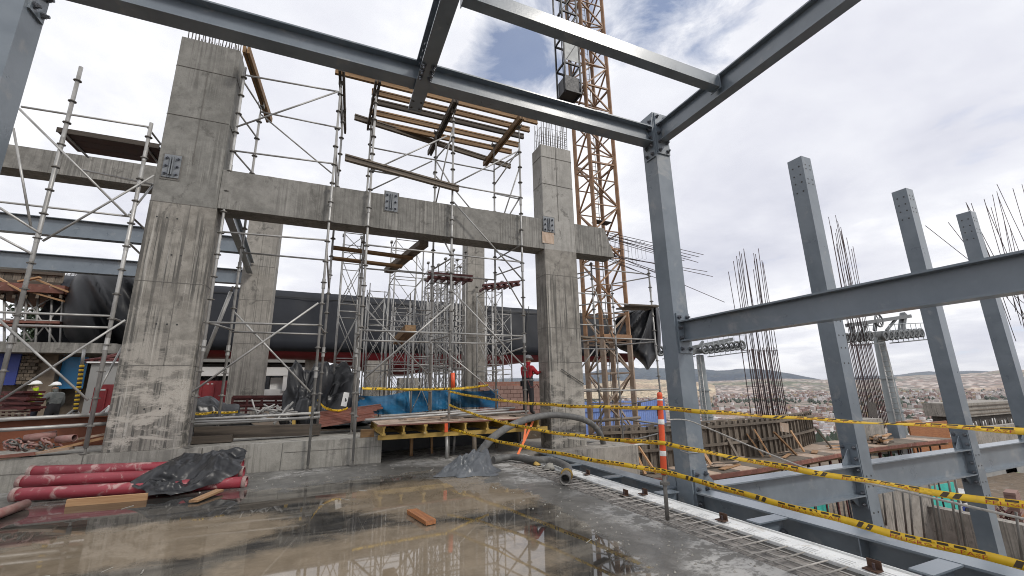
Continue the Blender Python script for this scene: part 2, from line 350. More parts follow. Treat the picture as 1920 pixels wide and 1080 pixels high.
def concrete(name, c1, c2, streak=0.5, patch=None, joints=0.3, wetdark=(0.088,0.084,0.076)):
    t = NT(name); co = t.coord(perobj=False)
    big = t.noise(co, 0.9, 5, 0.6, 0.4); med = t.noise(co, 5.0, 7, 0.62, 0.3); fine = t.noise(co, 55, 4, 0.6)
    c = t.mix(t.ss(t.math('ADD', t.math('MULTIPLY', big, 0.5), t.math('MULTIPLY', med, 0.5)), 0.36, 0.64), c1, c2)
    # water streaks running down
    st = t.noise(t.coord((11,11,0.2), perobj=False), 1.6, 7, 0.66, 0.08)
    gate = t.ss(t.noise(t.coord((0.55,0.55,0.35), (3,1,7), False), 1.3, 3, 0.5), 0.38, 0.55)
    sm = t.math('MULTIPLY', t.math('MULTIPLY', t.ss(st, 0.49, 0.57), gate), streak)
    c = t.mix(sm, c, wetdark)
    st2 = t.noise(t.coord((9,9,0.22), (4,6,2), False), 1.5, 6, 0.65, 0.1)
    c = t.mix(t.math('MULTIPLY', t.math('MULTIPLY', t.ss(st2, 0.56, 0.66), gate), 0.55*streak), c, (0.50,0.48,0.44))
    # pale lime bloom with ragged edges
    if patch:
        pn = t.noise(t.coord((0.8,0.8,2.3), (9,2,4), False), 1.5, 10, 0.72, 0.3)
        sep = t.n('ShaderNodeSeparateXYZ'); t.l(t.tc.outputs['Object'], sep.inputs[0])
        low = t.ss(sep.outputs['Z'], patch[1], 0.0)
        pm = t.math('MULTIPLY', t.ss(pn, 0.46, 0.56), low)
        c = t.mix(pm, c, patch[0])
        cr = t.n('ShaderNodeTexVoronoi', feature='DISTANCE_TO_EDGE'); cr.inputs['Scale'].default_value = 4.5
        wv = t.n('ShaderNodeVectorMath', operation='ADD'); t.l(co, wv.inputs[0])
        nz = t.n('ShaderNodeTexNoise'); nz.inputs['Scale'].default_value = 3; nz.inputs['Detail'].default_value = 5; t.l(co, nz.inputs['Vector'])
        t.l(nz.outputs['Color'], wv.inputs[1]); t.l(wv.outputs[0], cr.inputs['Vector'])
        line = t.math('MULTIPLY', t.math('MULTIPLY', t.math('SUBTRACT', 1.0, t.ss(cr.outputs['Distance'], 0.004, 0.03)), low), t.ss(big, 0.45, 0.6))
        c = t.mix(t.math('MULTIPLY', line, 0.75), c, (0.10,0.09,0.075))
    # pour lines and pin holes
    vor = t.n('ShaderNodeTexVoronoi'); vor.inputs['Scale'].default_value = 9.0; t.l(co, vor.inputs['Vector'])
    ph = t.math('SUBTRACT', 1.0, t.ss(vor.outputs['Distance'], 0.03, 0.075))
    c = t.mix(t.math('MULTIPLY', ph, 0.6), c, (0.08,0.075,0.07))
    blot = t.ss(t.noise(t.coord((1,1,0.7), (2,8,3), False), 2.6, 8, 0.7, 0.5), 0.56, 0.66)
    c = t.mix(t.math('MULTIPLY', blot, 0.72), c, wetdark)
    c = t.mix(0.22, c, t.mix(fine, (0,0,0), (1,1,1)), 'OVERLAY')
    hb = t.math('ADD', t.math('MULTIPLY', med, 0.6), t.math('SUBTRACT', t.math('MULTIPLY', fine, 0.3), ph))
    t.bump(hb, 0.35, 0.015)
    M[name] = t.fin(c, 0.82); return M[name]
concrete('concrete', (0.165,0.153,0.134), (0.30,0.283,0.252), 1.0, ((0.43,0.40,0.355), 3.6))
concrete('concrete_upper', (0.14,0.137,0.125), (0.23,0.226,0.208), 0.55)
concrete('concrete_smooth', (0.27,0.262,0.242), (0.36,0.35,0.325), 0.3)
concrete('concrete_beam', (0.15,0.146,0.133), (0.25,0.243,0.224), 0.6)
concrete('concrete_back', (0.23,0.217,0.195), (0.33,0.312,0.28), 0.55)
concrete('concrete_ledge', (0.23,0.22,0.195), (0.345,0.33,0.295), 0.55, wetdark=(0.16,0.15,0.135))
concrete('concrete_low', (0.23,0.21,0.185), (0.33,0.305,0.27), 0.5)
simple('form_seam', (0.12,0.115,0.105), (0.17,0.16,0.145), 12, 0.85)

def brickmat(name, c1, c2, mortar, sc, bw=0.25, bh=0.09):
    t = NT(name); co = t.coord(perobj=False)
    b = t.n('ShaderNodeTexBrick'); b.inputs['Scale'].default_value = sc; b.inputs['Color1'].default_value = (*c1,1); b.inputs['Color2'].default_value = (*c2,1)
    b.inputs['Mortar'].default_value = (*mortar,1); b.inputs['Brick Width'].default_value = bw; b.inputs['Row Height'].default_value = bh; b.inputs['Mortar Size'].default_value = 0.008
    rot = t.n('ShaderNodeMapping'); rot.inputs['Rotation'].default_value = (radians(90),0,0); t.l(co, rot.inputs[0]); t.l(rot.outputs[0], b.inputs['Vector'])
    t.bump(b.outputs['Fac'], 0.4, -0.01)
    M[name] = t.fin(t.mix(t.noise(co, 3, 5), b.outputs['Color'], t.mix(0.5, b.outputs['Color'], (0.25,0.2,0.17))), 0.85)
brickmat('brick_red', (0.30,0.105,0.065), (0.23,0.08,0.055), (0.25,0.19,0.16), 1.0)
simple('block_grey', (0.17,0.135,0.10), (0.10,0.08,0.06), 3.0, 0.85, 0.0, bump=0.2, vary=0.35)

# wet concrete floor with silt puddles
def floor_mat():
    t = NT('wet_floor'); co = t.coord(perobj=False)
    sep = t.n('ShaderNodeSeparateXYZ'); t.l(t.tc.outputs['Object'], sep.inputs[0]); X, Y = sep.outputs['X'], sep.outputs['Y']
    n1 = t.noise(t.coord((0.62,1.0,1), (2,4,0), False), 0.75, 7, 0.62, 0.5); n2 = t.noise(co, 3.4, 8, 0.66, 0.4); n3 = t.noise(co, 26, 5, 0.65)
    nz = t.math('ADD', t.math('MULTIPLY', n1, 0.62), t.math('MULTIPLY', n2, 0.38))
    def ell(cx, cy, rx, ry):
        a = t.math('POWER', t.math('ABSOLUTE', t.math('DIVIDE', t.math('SUBTRACT', X, cx), rx)), 2.0)
        b = t.math('POWER', t.math('ABSOLUTE', t.math('DIVIDE', t.math('SUBTRACT', Y, cy), ry)), 2.0)
        return t.math('SUBTRACT', 1.0, t.math('SQRT', t.math('ADD', a, b)))
    field = t.math('MAXIMUM', ell(0.9, 5.6, 2.55, 3.9), ell(-3.2, 6.6, 3.9, 3.1))
    field = t.math('MAXIMUM', field, ell(0.2, 2.5, 2.6, 3.0))
    n4 = t.noise(t.coord((1,1.6,1), (1,9,0), False), 9.0, 6, 0.7, 0.4)
    nz = t.math('ADD', t.math('MULTIPLY', nz, 0.85), t.math('MULTIPLY', n4, 0.15))
    field = t.math('SUBTRACT', field, t.math('MULTIPLY', t.ss(X, 2.6, 3.6), 0.30))
    water = t.ss(t.math('ADD', field, t.math('MULTIPLY', t.math('SUBTRACT', nz, 0.5), 1.5)), -0.02, 0.05)
    damp = t.ss(t.math('ADD', field, t.math('MULTIPLY', t.math('SUBTRACT', nz, 0.5), 3.4)), -0.46, -0.22)
    silt = t.math('MAXIMUM', ell(-1.7, 6.55, 1.75, 0.95), t.math('MAXIMUM', ell(1.9, 7.2, 1.9, 1.5), ell(0.6, 4.6, 1.8, 1.5)))
    siltm = t.ss(t.math('ADD', silt, t.math('MULTIPLY', t.math('SUBTRACT', nz, 0.5), 1.5)), -0.08, 0.30)
    dry = t.mix(t.ss(t.math('ADD', t.math('MULTIPLY', n2, 0.6), t.math('MULTIPLY', n4, 0.4)), 0.45, 0.56), (0.145,0.14,0.13), (0.40,0.392,0.375))
    dampc = t.mix(t.ss(n2, 0.35, 0.7), (0.082,0.080,0.074), (0.16,0.155,0.145))
    streak = t.ss(t.noise(t.coord((0.5,2.2,1), (7,3,0), False), 1.1, 7, 0.6, 0.8), 0.42, 0.62)
    bed = t.mix(streak, (0.030,0.029,0.027), (0.105,0.096,0.082))
    bed = t.mix(t.math('MULTIPLY', siltm, 0.9), bed, t.mix(t.ss(n2, 0.3, 0.7), (0.20,0.16,0.112), (0.275,0.222,0.16)))
    edge = t.math('MULTIPLY', t.ss(t.math('ADD', field, t.math('MULTIPLY', t.math('SUBTRACT', nz, 0.5), 1.5)), 0.20, 0.03), t.ss(n2, 0.42, 0.6))
    bed = t.mix(t.math('MULTIPLY', edge, 0.55), bed, (0.27,0.25,0.215))
    grit = t.ss(t.noise(co, 40, 2, 0.5), 0.70, 0.76)
    bed = t.mix(t.math('MULTIPLY', grit, 0.5), bed, (0.3,0.28,0.25))
    c = t.mix(damp, dry, dampc); c = t.mix(water, c, bed)
    c = t.mix(0.18, c, t.mix(n3, (0,0,0), (1,1,1)), 'OVERLAY')
    r = t.math('ADD', t.math('MULTIPLY', t.math('SUBTRACT', 1.0, damp), 0.42), 0.36)
    r = t.math('ADD', t.math('MULTIPLY', r, t.math('SUBTRACT', 1.0, water)), t.math('MULTIPLY', water, 0.025))
    hb = t.math('MULTIPLY', t.math('ADD', n2, t.math('MULTIPLY', n3, 0.5)), t.math('SUBTRACT', 1.0, water))
    t.bump(hb, 0.35, 0.02)
    t.b.inputs['IOR'].default_value = 1.45
    M['wet_floor'] = t.fin(c, r, 0.0, 0.6)
floor_mat()

def terrain_mat():
    t = NT('valley_ground'); g = t.n('ShaderNodeNewGeometry'); sep = t.n('ShaderNodeSeparateXYZ'); t.l(g.outputs['Position'], sep.inputs[0])
    mp = t.n('ShaderNodeMapping'); t.l(g.outputs['Position'], mp.inputs[0]); mp.inputs['Scale'].default_value = (0.001,0.001,0.001); co = mp.outputs[0]
    a = t.noise(co, 2.2, 8, 0.62, 0.4); b = t.noise(co, 16, 6, 0.65); d = t.noise(co, 130, 4, 0.65)
    c = t.mix(t.ss(a, 0.40, 0.60), (0.085,0.10,0.065), (0.30,0.215,0.18))
    c = t.mix(t.ss(b, 0.47, 0.60), c, (0.34,0.26,0.225))
    c = t.mix(t.ss(d, 0.48, 0.62), c, (0.085,0.095,0.07))
    M['valley_ground'] = t.fin(c, 0.95)
terrain_mat()
def hill_mat(name, ca, cb, cc, sc, town=False):
    t = NT(name); co = t.coord((1,1,1.6), perobj=False)
    a = t.noise(co, sc, 8, 0.65, 0.5); b = t.noise(co, sc*4.3, 7, 0.68, 0.3); d = t.noise(co, sc*22, 4, 0.6)
    c = t.mix(t.ss(a, 0.43, 0.57), ca, cb); c = t.mix(t.ss(b, 0.50, 0.62), c, cc); c = t.mix(0.3, c, t.mix(t.ss(d, 0.4, 0.6), (0,0,0), (1,1,1)), 'OVERLAY')
    if town:
        vo = t.n('ShaderNodeTexVoronoi'); vo.inputs['Scale'].default_value = 0.045; t.l(co, vo.inputs['Vector']); sp = t.n('ShaderNodeSeparateColor'); t.l(vo.outputs['Color'], sp.inputs[0])
        hc = t.mix(t.ss(sp.outputs[0], 0.35, 0.65), (0.24,0.16,0.135), (0.55,0.48,0.44)); hc = t.mix(t.ss(sp.outputs[1], 0.6, 0.62), hc, (0.13,0.12,0.11))
        tm = t.ss(t.noise(t.coord((1,1,1), (900,300,0), False), 0.0022, 6, 0.6, 0.4), 0.44, 0.52)
        c = t.mix(t.math('MULTIPLY', tm, 0.8), c, hc)
    M[name] = t.fin(c, 0.95)
hill_mat('quarry', (0.50,0.41,0.28), (0.36,0.27,0.19), (0.22,0.19,0.13), 0.0035)
hill_mat('far_hill', (0.030,0.050,0.078), (0.05,0.072,0.095), (0.075,0.09,0.10), 0.0016)  # blue of distant haze painted into the hill colour
hill_mat('town_hill', (0.115,0.13,0.085), (0.33,0.25,0.20), (0.44,0.36,0.27), 0.0022, True)
for k, c in dict(house_brick=(0.30,0.19,0.16), house_pale=(0.50,0.45,0.42), house_white=(0.72,0.70,0.69), house_roof=(0.27,0.26,0.27), house_rose=(0.40,0.29,0.26), house_ochre=(0.42,0.33,0.20)).items():
    simple(k, c, tuple(x*0.8 for x in c), 0.05, 0.85)
# ------------------------------------------------------------------ ground, terrain, platform, slab
def fbm(x, y, o=4):
    v = 0; a = 1; f = 1
    for _ in range(o): v += a*mnoise.noise(V((x*f, y*f, 3.3))); a *= 0.5; f *= 2.1
    return v
def gz(x, y):
    """height of the valley at a point"""
    d = sqrt(x*x+y*y)
    if d < 60: base = -9.0
    elif d < 650: base = -9.0-58*min(1, ((d-60)/590))**0.8
    else: base = -67+30*min(1, max(0, (d-900)/2600))
    n = fbm(x*0.0011, y*0.0011)*14*min(1, max(0, (d-120)/700))
    far = max(0, (d-2600)/2500)
    az = atan2(x, y)
    ridge = 95*min(1.0, far)*(0.62+0.55*fbm(az*3.1+1.7, 0.4+d*0.00008, 4))
    return base+n+ridge
mb = MB()
rs = [0, 30, 60, 90, 130, 180, 250, 340, 450, 580, 720, 880, 1060, 1260, 1500, 1800, 2150, 2550, 3000, 3500, 4100, 4800, 5600, 6500, 8000, 11000, 15000]
na = 180
idx = {}
for i, r in enumerate(rs):
    for k in range(na if r else 1):
        a = 2*pi*k/na; x, y = r*sin(a), r*cos(a)
        idx[(i,k)] = len(mb.v); mb.v.append(V((x, y, gz(x, y) if r < 9000 else gz(x*9000/r, y*9000/r))))
for i in range(len(rs)-1):
    for k in range(na):
        k2 = (k+1) % na
        f = [idx[(0,0)], idx[(1,k)], idx[(1,k2)]] if i == 0 else [idx[(i,k)], idx[(i+1,k)], idx[(i+1,k2)], idx[(i,k2)]]
        mb.f.append(f); mb.m.append(0); mb.smooth.append(True)
structure(mb.build('valley_ground', M['valley_ground']))
# distant hills: a dark ridge and a pale quarried slope
def hill(name, az0, az1, d, h, mat, seed, foot=-60, n=60, depth=900):
    m = MB(); rows = 10
    for j in range(rows+1):
        t = j/rows
        for i in range(n+1):
            u = i/n; az = az0+(az1-az0)*u; env = sin(pi*min(1, max(0, u)))**0.6
            hh = h*env*(0.75+0.35*fbm(u*4+seed, 0.5))
            prof = sin(t*pi*0.5); dd = d-depth*(1-t)
            z = foot+(hh-foot)*prof+fbm(u*12+seed, t*5)*7*env*sin(pi*t)
            m.v.append(V((dd*sin(az), dd*cos(az), z)))
    for j in range(rows):
        for i in range(n):
            a = j*(n+1)+i; m.f.append([a, a+1, a+n+2, a+n+1]); m.m.append(0); m.smooth.append(True)
    o = m.build(name, mat, smooth=True); return structure(o)
def az_of(x):
    d = ray(x, 720); return atan2(d.x, d.y)
hill('dark_hill', az_of(850), az_of(1560), 5200, 300, M['far_hill'], 2.1, foot=-30, depth=1200)
hill('pale_hill', az_of(1080), az_of(1340), 3100, 66, M['quarry'], 5.2, foot=-50, depth=900)
hill('green_hill', az_of(1230), az_of(1640), 3700, 58, M['town_hill'], 6.9, foot=-50, depth=1100)
hill('brown_hill', az_of(1590), az_of(2250), 4300, 74, M['town_hill'], 8.4, foot=-45, depth=1500)
hill('blue_ridge', az_of(1500), az_of(2300), 8500, 150, M['far_hill'], 11.4, foot=-30, depth=1500)
hill('left_hill', az_of(-500), az_of(1050), 4800, 70, M['far_hill'], 14.4, foot=-40, depth=1500)

# the town: thousands of far houses that read as one mass
mb = MB(); rng = random.Random(11); cnt = 0
hm = [M[k] for k in ('house_brick','house_pale','house_white','house_roof','house_rose','house_ochre')]
while cnt < 17000:
    u = rng.random(); d = 330+2700*u**1.2
    az = rng.uniform(az_of(560), az_of(2050))
    x, y = d*sin(az), d*cos(az)
    cl = fbm(x*0.0016+7, y*0.0016, 3)
    if cl < -0.34+0.16*rng.random(): continue
    z = gz(x, y); s = rng.uniform(5, 9.5); t = rng.uniform(5, 11); h = rng.choice((3.5, 5.5, 5.5, 8, 10.5)); a = fbm(x*0.004, y*0.004)*1.5
    ca, sa = cos(a), sin(a); wm = rng.choice((0,0,1,1,2,2,4,4,5)); rm = rng.choice((3,1,1,0,4,2))
    pts = [(x+ca*p-sa*q, y+sa*p+ca*q) for p, q in ((-s,-t),(s,-t),(s,t),(-s,t))]
    pts = [(x+(px-x)/2, y+(py-y)/2) for px, py in pts]
    vs = [(px, py, z-6) for px, py in pts]+[(px, py, z+h) for px, py in pts]
    b = len(mb.v); mb.v += [V(p) for p in vs]
    for f, mi in (((0,1,5,4),wm),((1,2,6,5),wm),((2,3,7,6),wm),((3,0,4,7),wm),((4,5,6,7),rm)):
        mb.f.append([b+i for i in f]); mb.m.append(mi); mb.smooth.append(False)
    cnt += 1
town = mb.build('hillside_town', hm)
town['kind'] = 'stuff'; tag(town, 'dense brick and white houses of the town covering the far valley', 'town')

mb = MB(); cnt = 0
while cnt < 3200:
    d = 200+2700*rng.random()**1.2; az = rng.uniform(az_of(560), az_of(2050)); x, y = d*sin(az), d*cos(az)
    if fbm(x*0.003+17, y*0.003, 3) < 0.05 and d > 420: continue
    z = gz(x, y); r = rng.uniform(3, 7.5); h = rng.uniform(5, 13); n = 6
    a = [V((x+r*cos(q)*rng.uniform(.7,1.1), y+r*sin(q)*rng.uniform(.7,1.1), z+h*.4)) for q in [k*2*pi/n for k in range(n)]]
    mb.add([V((x, y, z-1))]+a+[V((x+rng.uniform(-1,1), y, z+h))], [(0,1+(k+1)%n,1+k) for k in range(n)]+[(n+1,1+k,1+(k+1)%n) for k in range(n)]); cnt += 1
o = mb.build('valley_trees', M['leaf_dark']); o['kind'] = 'stuff'; tag(o, 'dark green tree clumps scattered through the far valley', 'trees')
# platform behind the ledge, deep pit floor on the right
mb = MB(); mb.box((-60, 13.4, -9.2), (7.2, 33, 0.57)); mb.box((-60, 10.9, -9.2), (-7.5, 13.39, 0.57))
structure(mb.build('ground', M['dirt']))
mb = MB(); mb.box((-9, -7, -0.16), (4.34, 10.9, 0)); mb.box((-9, 10.9, -0.16), (4.34, 13.4, -0.003)); 
structure(mb.build('wet_floor_slab', M['wet_floor']))
mb = MB(); mb.box((4.345, 10.35, -0.9), (8.3, 13.39, -0.004)); structure(mb.build('pier_footing', M['concrete_low']))
mb = MB(); mb.box((-12, -12, -9.1), (75, 60, -8.9)); structure(mb.build('pit_ground', M['dirt']))
mb = MB(); mb.box((7.25, 18.6, -9), (18.5, 32, -1.2)); structure(mb.build('crane_pad', M['concrete_low']))
mb = MB(); mb.box((5.9, -4, -4.4), (32, 8.2, -4.1)); structure(mb.build('lower_slab', M['concrete_low']))

# concrete ledge in front, with shutter joints
t = thing('concrete_ledge', 'long low concrete ledge wall running along the back of the wet floor', 'ledge', (-3, 10.9, 0))
mb = MB(); mb.box((-7.5, 10.905, 0.001), (1.33, 13.39, 0.57)); mb.build('wall', M['concrete_ledge'], t)
for x in (-6.5, -4.05, -2.2, -0.75):
    bar('form_seam', (x, 10.903, 0.01), (x+0.01, 10.903, 0.56), 0.012, 0.012, M['form_seam'], t)
for x0, x1, z in ((-0.7, 1.32, 0.36), (-7.4, -4.1, 0.3)):
    bar('form_seam', (x0, 10.903, z), (x1, 10.903, z), 0.010, 0.008, M['form_seam'], t)
bar('plinth', (-3.95, 10.89, 0.28), (-2.2, 10.89, 0.28), 0.04, 0.555, M['concrete_ledge'], t)

# ------------------------------------------------------------------ steel frame
SP = M['steel_paint']
lathe_mesh('bolt', [(0,0.040),(0.012,0.040),(0.0121,0.030),(0.034,0.030),(0.0341,0.019),(0.062,0.018)], 6, M['bolt_steel'])
lathe_mesh('hole', [(-0.004,0.019),(0.0025,0.019)], 8, M['stripe_black'])
def orient(p, d): return frame(p, V(p)+V(d))
def bolt(p, d, parent): return copy_mesh_at('bolt', 'bolt', orient(p, d), parent)
def hole(p, d, parent): return copy_mesh_at('bolt_hole', 'hole', orient(p, d), parent)
CWD = 0.32
def box_col(name, label, x, y, z0, z1, group, holes=(), mids=True):
    t = thing(name, label, 'steel column', (x+CWD/2, y+CWD/2, z0), group)
    mb = MB(); a = 0.012
    mb.box((x, y, z0), (x+CWD, y+a, z1)); mb.box((x, y+CWD-a, z0), (x+CWD, y+CWD, z1))
    mb.box((x+0.001, y+a, z0), (x+a, y+CWD-a, z1)); mb.box((x+CWD-a, y+a, z0), (x+CWD-0.001, y+CWD-a, z1))
    mb.box((x+a, y+a, z1-0.03), (x+CWD-a, y+CWD-a, z1-0.015))
    mb.build('shaft', SP, t)
    for kind, zs in holes:
        for z in zs:
            for s in (0.09, 0.23):
                if 'f' in kind: hole((x+s, y, z), (0,-1,0), t)
                if 'l' in kind: hole((x, y+s, z), (-1,0,0), t)
    return t
CY = 5.3                    # front plane of the column row
R0X, R1X, R2X, R3X = 5.20, 9.44, 13.64, 16.95
GC = 'grey steel box columns along the slab edge'
c0 = box_col('steel_column', 'tall grey steel column with bolted beams at its top, behind the orange post', R0X, CY, -4.1, 6.57, GC)
top_h = lambda z: (('l', (z-0.22, z-0.42, z-0.60, z-0.82)), ('f', (z-0.20, z-0.30, z-0.55, z-0.66)))
z1, z2, z3 = P(1502, 292, Y=CY).z, P(1698.5, 352, Y=CY).z, P(1815, 394, Y=CY).z
mid = lambda a: (('f', (a, a-0.30, a-0.55, a-0.86)),)
c1 = box_col('steel_column', 'free standing grey steel column with bolt holes, nearest to the bolted column', R1X, CY, -4.1, z1, GC, top_h(z1)+mid(2.85)+(('f', (-0.12,-0.3,-0.75,-1.0)),))
c2 = box_col('steel_column', 'free standing grey steel column, middle one of three beyond the yellow tape', R2X, CY, -4.1, z2, GC, top_h(z2)+(('f', (-0.05,-0.28,-0.62,-0.9)),))
c3 = box_col('steel_column', 'shortest looking grey steel column at far right beside bare leaning rebars', R3X, CY, -4.1, z3, GC, top_h(z3))
c4 = thing('steel_column', 'dark near steel column cut off by the top left corner', 'steel column', (-3.34, 5.45, 0), GC)
mb = MB(); mb.box((-3.50, 5.3, 0.001), (-3.18, 5.62, 7.4)); mb.build('shaft', SP, c4)
mb = MB(); mb.box((-3.18, 5.34, 5.6), (-3.155, 5.58, 6.45)); mb.build('end_plate', SP, c4)
for z in (5.68, 5.9, 6.12):
    for y in (5.39, 5.53): bolt((-3.155, y, z), (1,0,0), c4)

GB = 'grey painted steel beams'
def beam(label, p0, p1, d, b, loc=None, tf=0.022):
    t = thing('steel_beam', label, 'steel beam', V(p0) if loc is None else loc, GB)
    ibeam('beam_body', p0, p1, d, b, SP, t, tf=tf); return t
def end_plate(t, x, y, z0, z1, d, w_=0.30, n=4):
    """bolted end plate on a face whose outward normal is d"""
    mb = MB(); k = 0.024; h = w_/2
    if abs(d[0]): mb.box((x, y-h, z0), (x+d[0]*k, y+h, z1))
    else: mb.box((x-h, y, z0), (x+h, y+d[1]*k, z1))
    ep = mb.build('end_plate', SP, t)
    for i in range(n):
        z = z0+0.07+(z1-z0-0.14)*i/(n-1)
        for s in (-h+0.05, h-0.05):
            if abs(d[0]): bolt((x+d[0]*k, y+s, z), d, ep)
            else: bolt((x+s, y+d[1]*k, z), d, ep)
AY = CY+CWD/2
# high beams
bA = beam('long overhead grey steel beam crossing the whole view to the bolted column', (-3.12, CY+0.115, 6.272), (R0X-0.03, CY+0.115, 6.272), 0.325, 0.23)
end_plate(bA, R0X-0.001, CY+0.13, 5.66, 6.46, (-1,0,0), 0.24, 5)
bB = beam('overhead grey steel beam coming forward from the bolted column to the top right', (R0X+0.16, CY-0.03, 6.33), (R0X+0.16, -3, 6.33), 0.36, 0.18)
end_plate(bB, R0X+0.17, CY-0.001, 5.72, 6.55, (0,-1,0), 0.28, 5)
bC = thing('steel_beam', 'shorter overhead grey box beam meeting the forward beam near the top centre', 'steel beam', (1.15, 4.0, 6.1), GB)
bar('beam_body', (1.17, 3.99, 6.20), (R0X+0.06, 3.99, 6.20), 0.155, 0.19, SP, bC)
bar('end_plate', (1.155, 3.99, 6.20), (1.167, 3.99, 6.20), 0.17, 0.24, SP, bC)
bar('end_plate', (R0X+0.062, 3.99, 6.20), (R0X+0.078, 3.99, 6.20), 0.20, 0.25, SP, bC)
bS = beam('dark short steel stub beam crossing under the long overhead beam', (0.965, 5.93, 6.27), (0.965, 0.2, 6.27), 0.40, 0.20)
for s in (-1, 1):
    mb = MB(); mb.box((0.965+s*0.008, 4.75, 5.93), (0.965+s*0.02, 5.28, 6.2)); mb.build('splice_plate', SP, bS)
    for i in range(4):
        for z in (5.98, 6.13): bolt((0.965+s*0.02, 4.82+i*0.13, z), (s,0,0), bS)
for y in (5.70, 5.86):
    for x in (0.905, 1.025): hole((x, y, 5.869), (0,0,-1), bS)
for y in (4.9, 5.02, 5.14):
    for x in (0.90, 1.03): bolt((x, y, 5.870), (0,0,-1), bS)
# mid beam towards the camera
bM = beam('chest high grey steel beam coming forward from the bolted column on the right', (R0X+0.17, CY-0.03, 2.645), (R0X+0.17, -3, 2.665), 0.335, 0.22)
end_plate(bM, R0X+0.17, CY-0.001, 2.12, 2.78, (0,-1,0), 0.27, 4)
# low beams between the columns
for lab, xa, xb in (('low grey steel beam from the bolted column to the nearest free column', R0X+CWD, R1X), ('low grey steel beam between the first and second free columns', R1X+CWD, R2X), ('low grey steel beam at the right edge beyond the middle free column', R2X+CWD, R3X)):
    b = beam(lab, (xa+0.026, AY, 0.085), (xb-0.026, AY, 0.085), 0.545, 0.30)
    for x, s in ((xa, 1), (xb, -1)):
        end_plate(b, x+s*0.001, AY, -0.68, 0.46, (s,0,0), 0.30, 6)
        mb = MB(); mb.prism([(x+s*0.025, AY-0.007, 0.087), (x+s*0.30, AY-0.007, 0.087), (x+s*0.30, AY-0.007, 0.115), (x+s*0.06, AY-0.007, 0.36), (x+s*0.025, AY-0.007, 0.36)], (0, 0.014, 0)); mb.build('gusset', SP, b)
        mb = MB(); mb.prism([(x+s*0.025, AY-0.007, -0.462), (x+s*0.26, AY-0.007, -0.462), (x+s*0.05, AY-0.007, -0.66), (x+s*0.025, AY-0.007, -0.66)], (0, 0.014, 0)); mb.build('gusset', SP, b)
# slab edge beams
EX = 5.38
bE = beam('grey steel edge beam beside the floor, between the orange post and the camera', (EX, CY-0.03, 0.05), (EX, -4, 0.05), 0.55, CWD)
end_plate(bE, EX, CY-0.001, -0.6, 0.36, (0,-1,0), 0.28, 5)
bF = beam('grey steel edge beam behind the bolted column running towards the concrete pier', (EX-0.16, CY+CWD+0.03, 0.05), (EX-0.16, 10.33, 0.05), 0.55, 0.30)
mb = MB(); mb.prism([(EX-0.16, CY+CWD+0.035, 0.052), (EX-0.16, CY+CWD+0.30, 0.052), (EX-0.16, CY+CWD+0.10, 0.30), (EX-0.16, CY+CWD+0.035, 0.30)], (0.014, 0, 0)); mb.build('gusset', SP, bF)
for i, y in enumerate((-0.9, 0.75, 2.36, 3.93)):
    b = beam(('short grey cross stub joining the floor edge to the edge beam, %s' % ('behind the camera', 'nearest the camera at the bottom corner', 'at the lower right beside the rusty clip', 'just in front of the orange post')[i]), (4.725, y, 0.046), (EX-0.163, y, 0.046), 0.42, 0.17, tf=0.016)
    for z in (-0.12, -0.28): bolt((EX-0.19, y-0.008, z), (0,-1,0), b)
for i, y in enumerate((5.52, 6.86, 8.25, 9.5)):
    b = beam(('short grey cross stub joining the floor edge to the edge beam, %s' % ('right beside the bolted column', 'just behind the bolted column', 'near the hose mouth', 'farthest, near the concrete pier')[i]), (4.725, y, 0.046), (EX-0.313, y, 0.046), 0.42, 0.17, tf=0.016)
for y in (1.55, 3.1):
    bar('web_stiffener', (EX-0.085, y, -0.47), (EX-0.085, y, 0.025), 0.14, 0.012, SP, bE, up=V((0,1,0)))
# zinc deck edge with a pressed pattern
t = thing('deck_edge', 'galvanised metal deck edge with pressed pattern along the floor side', 'deck edge', (4.5, 3, 0))
mb = MB(); mb.box((4.345, -4, -0.012), (4.72, 10.34, 0.004)); mb.build('flange_sheet', M['deck_zinc'], t)
mb = MB(); mb.box((4.70, -4, -0.30), (4.712, 10.34, -0.013)); mb.build('side_sheet', M['deck_zinc'], t)
bar('joint_gap', (4.285, -4, 0.004), (4.285, 10.3, 0.004), 0.105, 0.006, M['wet_gap'], t)
bar('mesh_bed', (4.04, -4, 0.002), (4.04, 9.2, 0.002), 0.37, 0.005, M['mesh_bed'], t)
for x, h_ in ((4.352, 0.030), (4.43, 0.010), (4.712, 0.016)):
    bar('fold', (x, -4, 0.0045+h_/2), (x, 10.33, 0.0045+h_/2), 0.012, h_, M['deck_zinc'], t)
mb = MB(); y = -1.0
while y < 9.8:
    for dy in (0, 0.10):
        mb.box((4.475, y+dy, 0.0045), (4.60, y+dy+0.012, 0.009))
    for x in (4.48, 4.525, 4.57):
        mb.box((x, y+0.14, 0.0045), (x+0.016, y+0.27, 0.0085))
    y += 0.33
o = mb.build('pressed_pattern', M['deck_zinc'], t); o['kind'] = 'stuff'
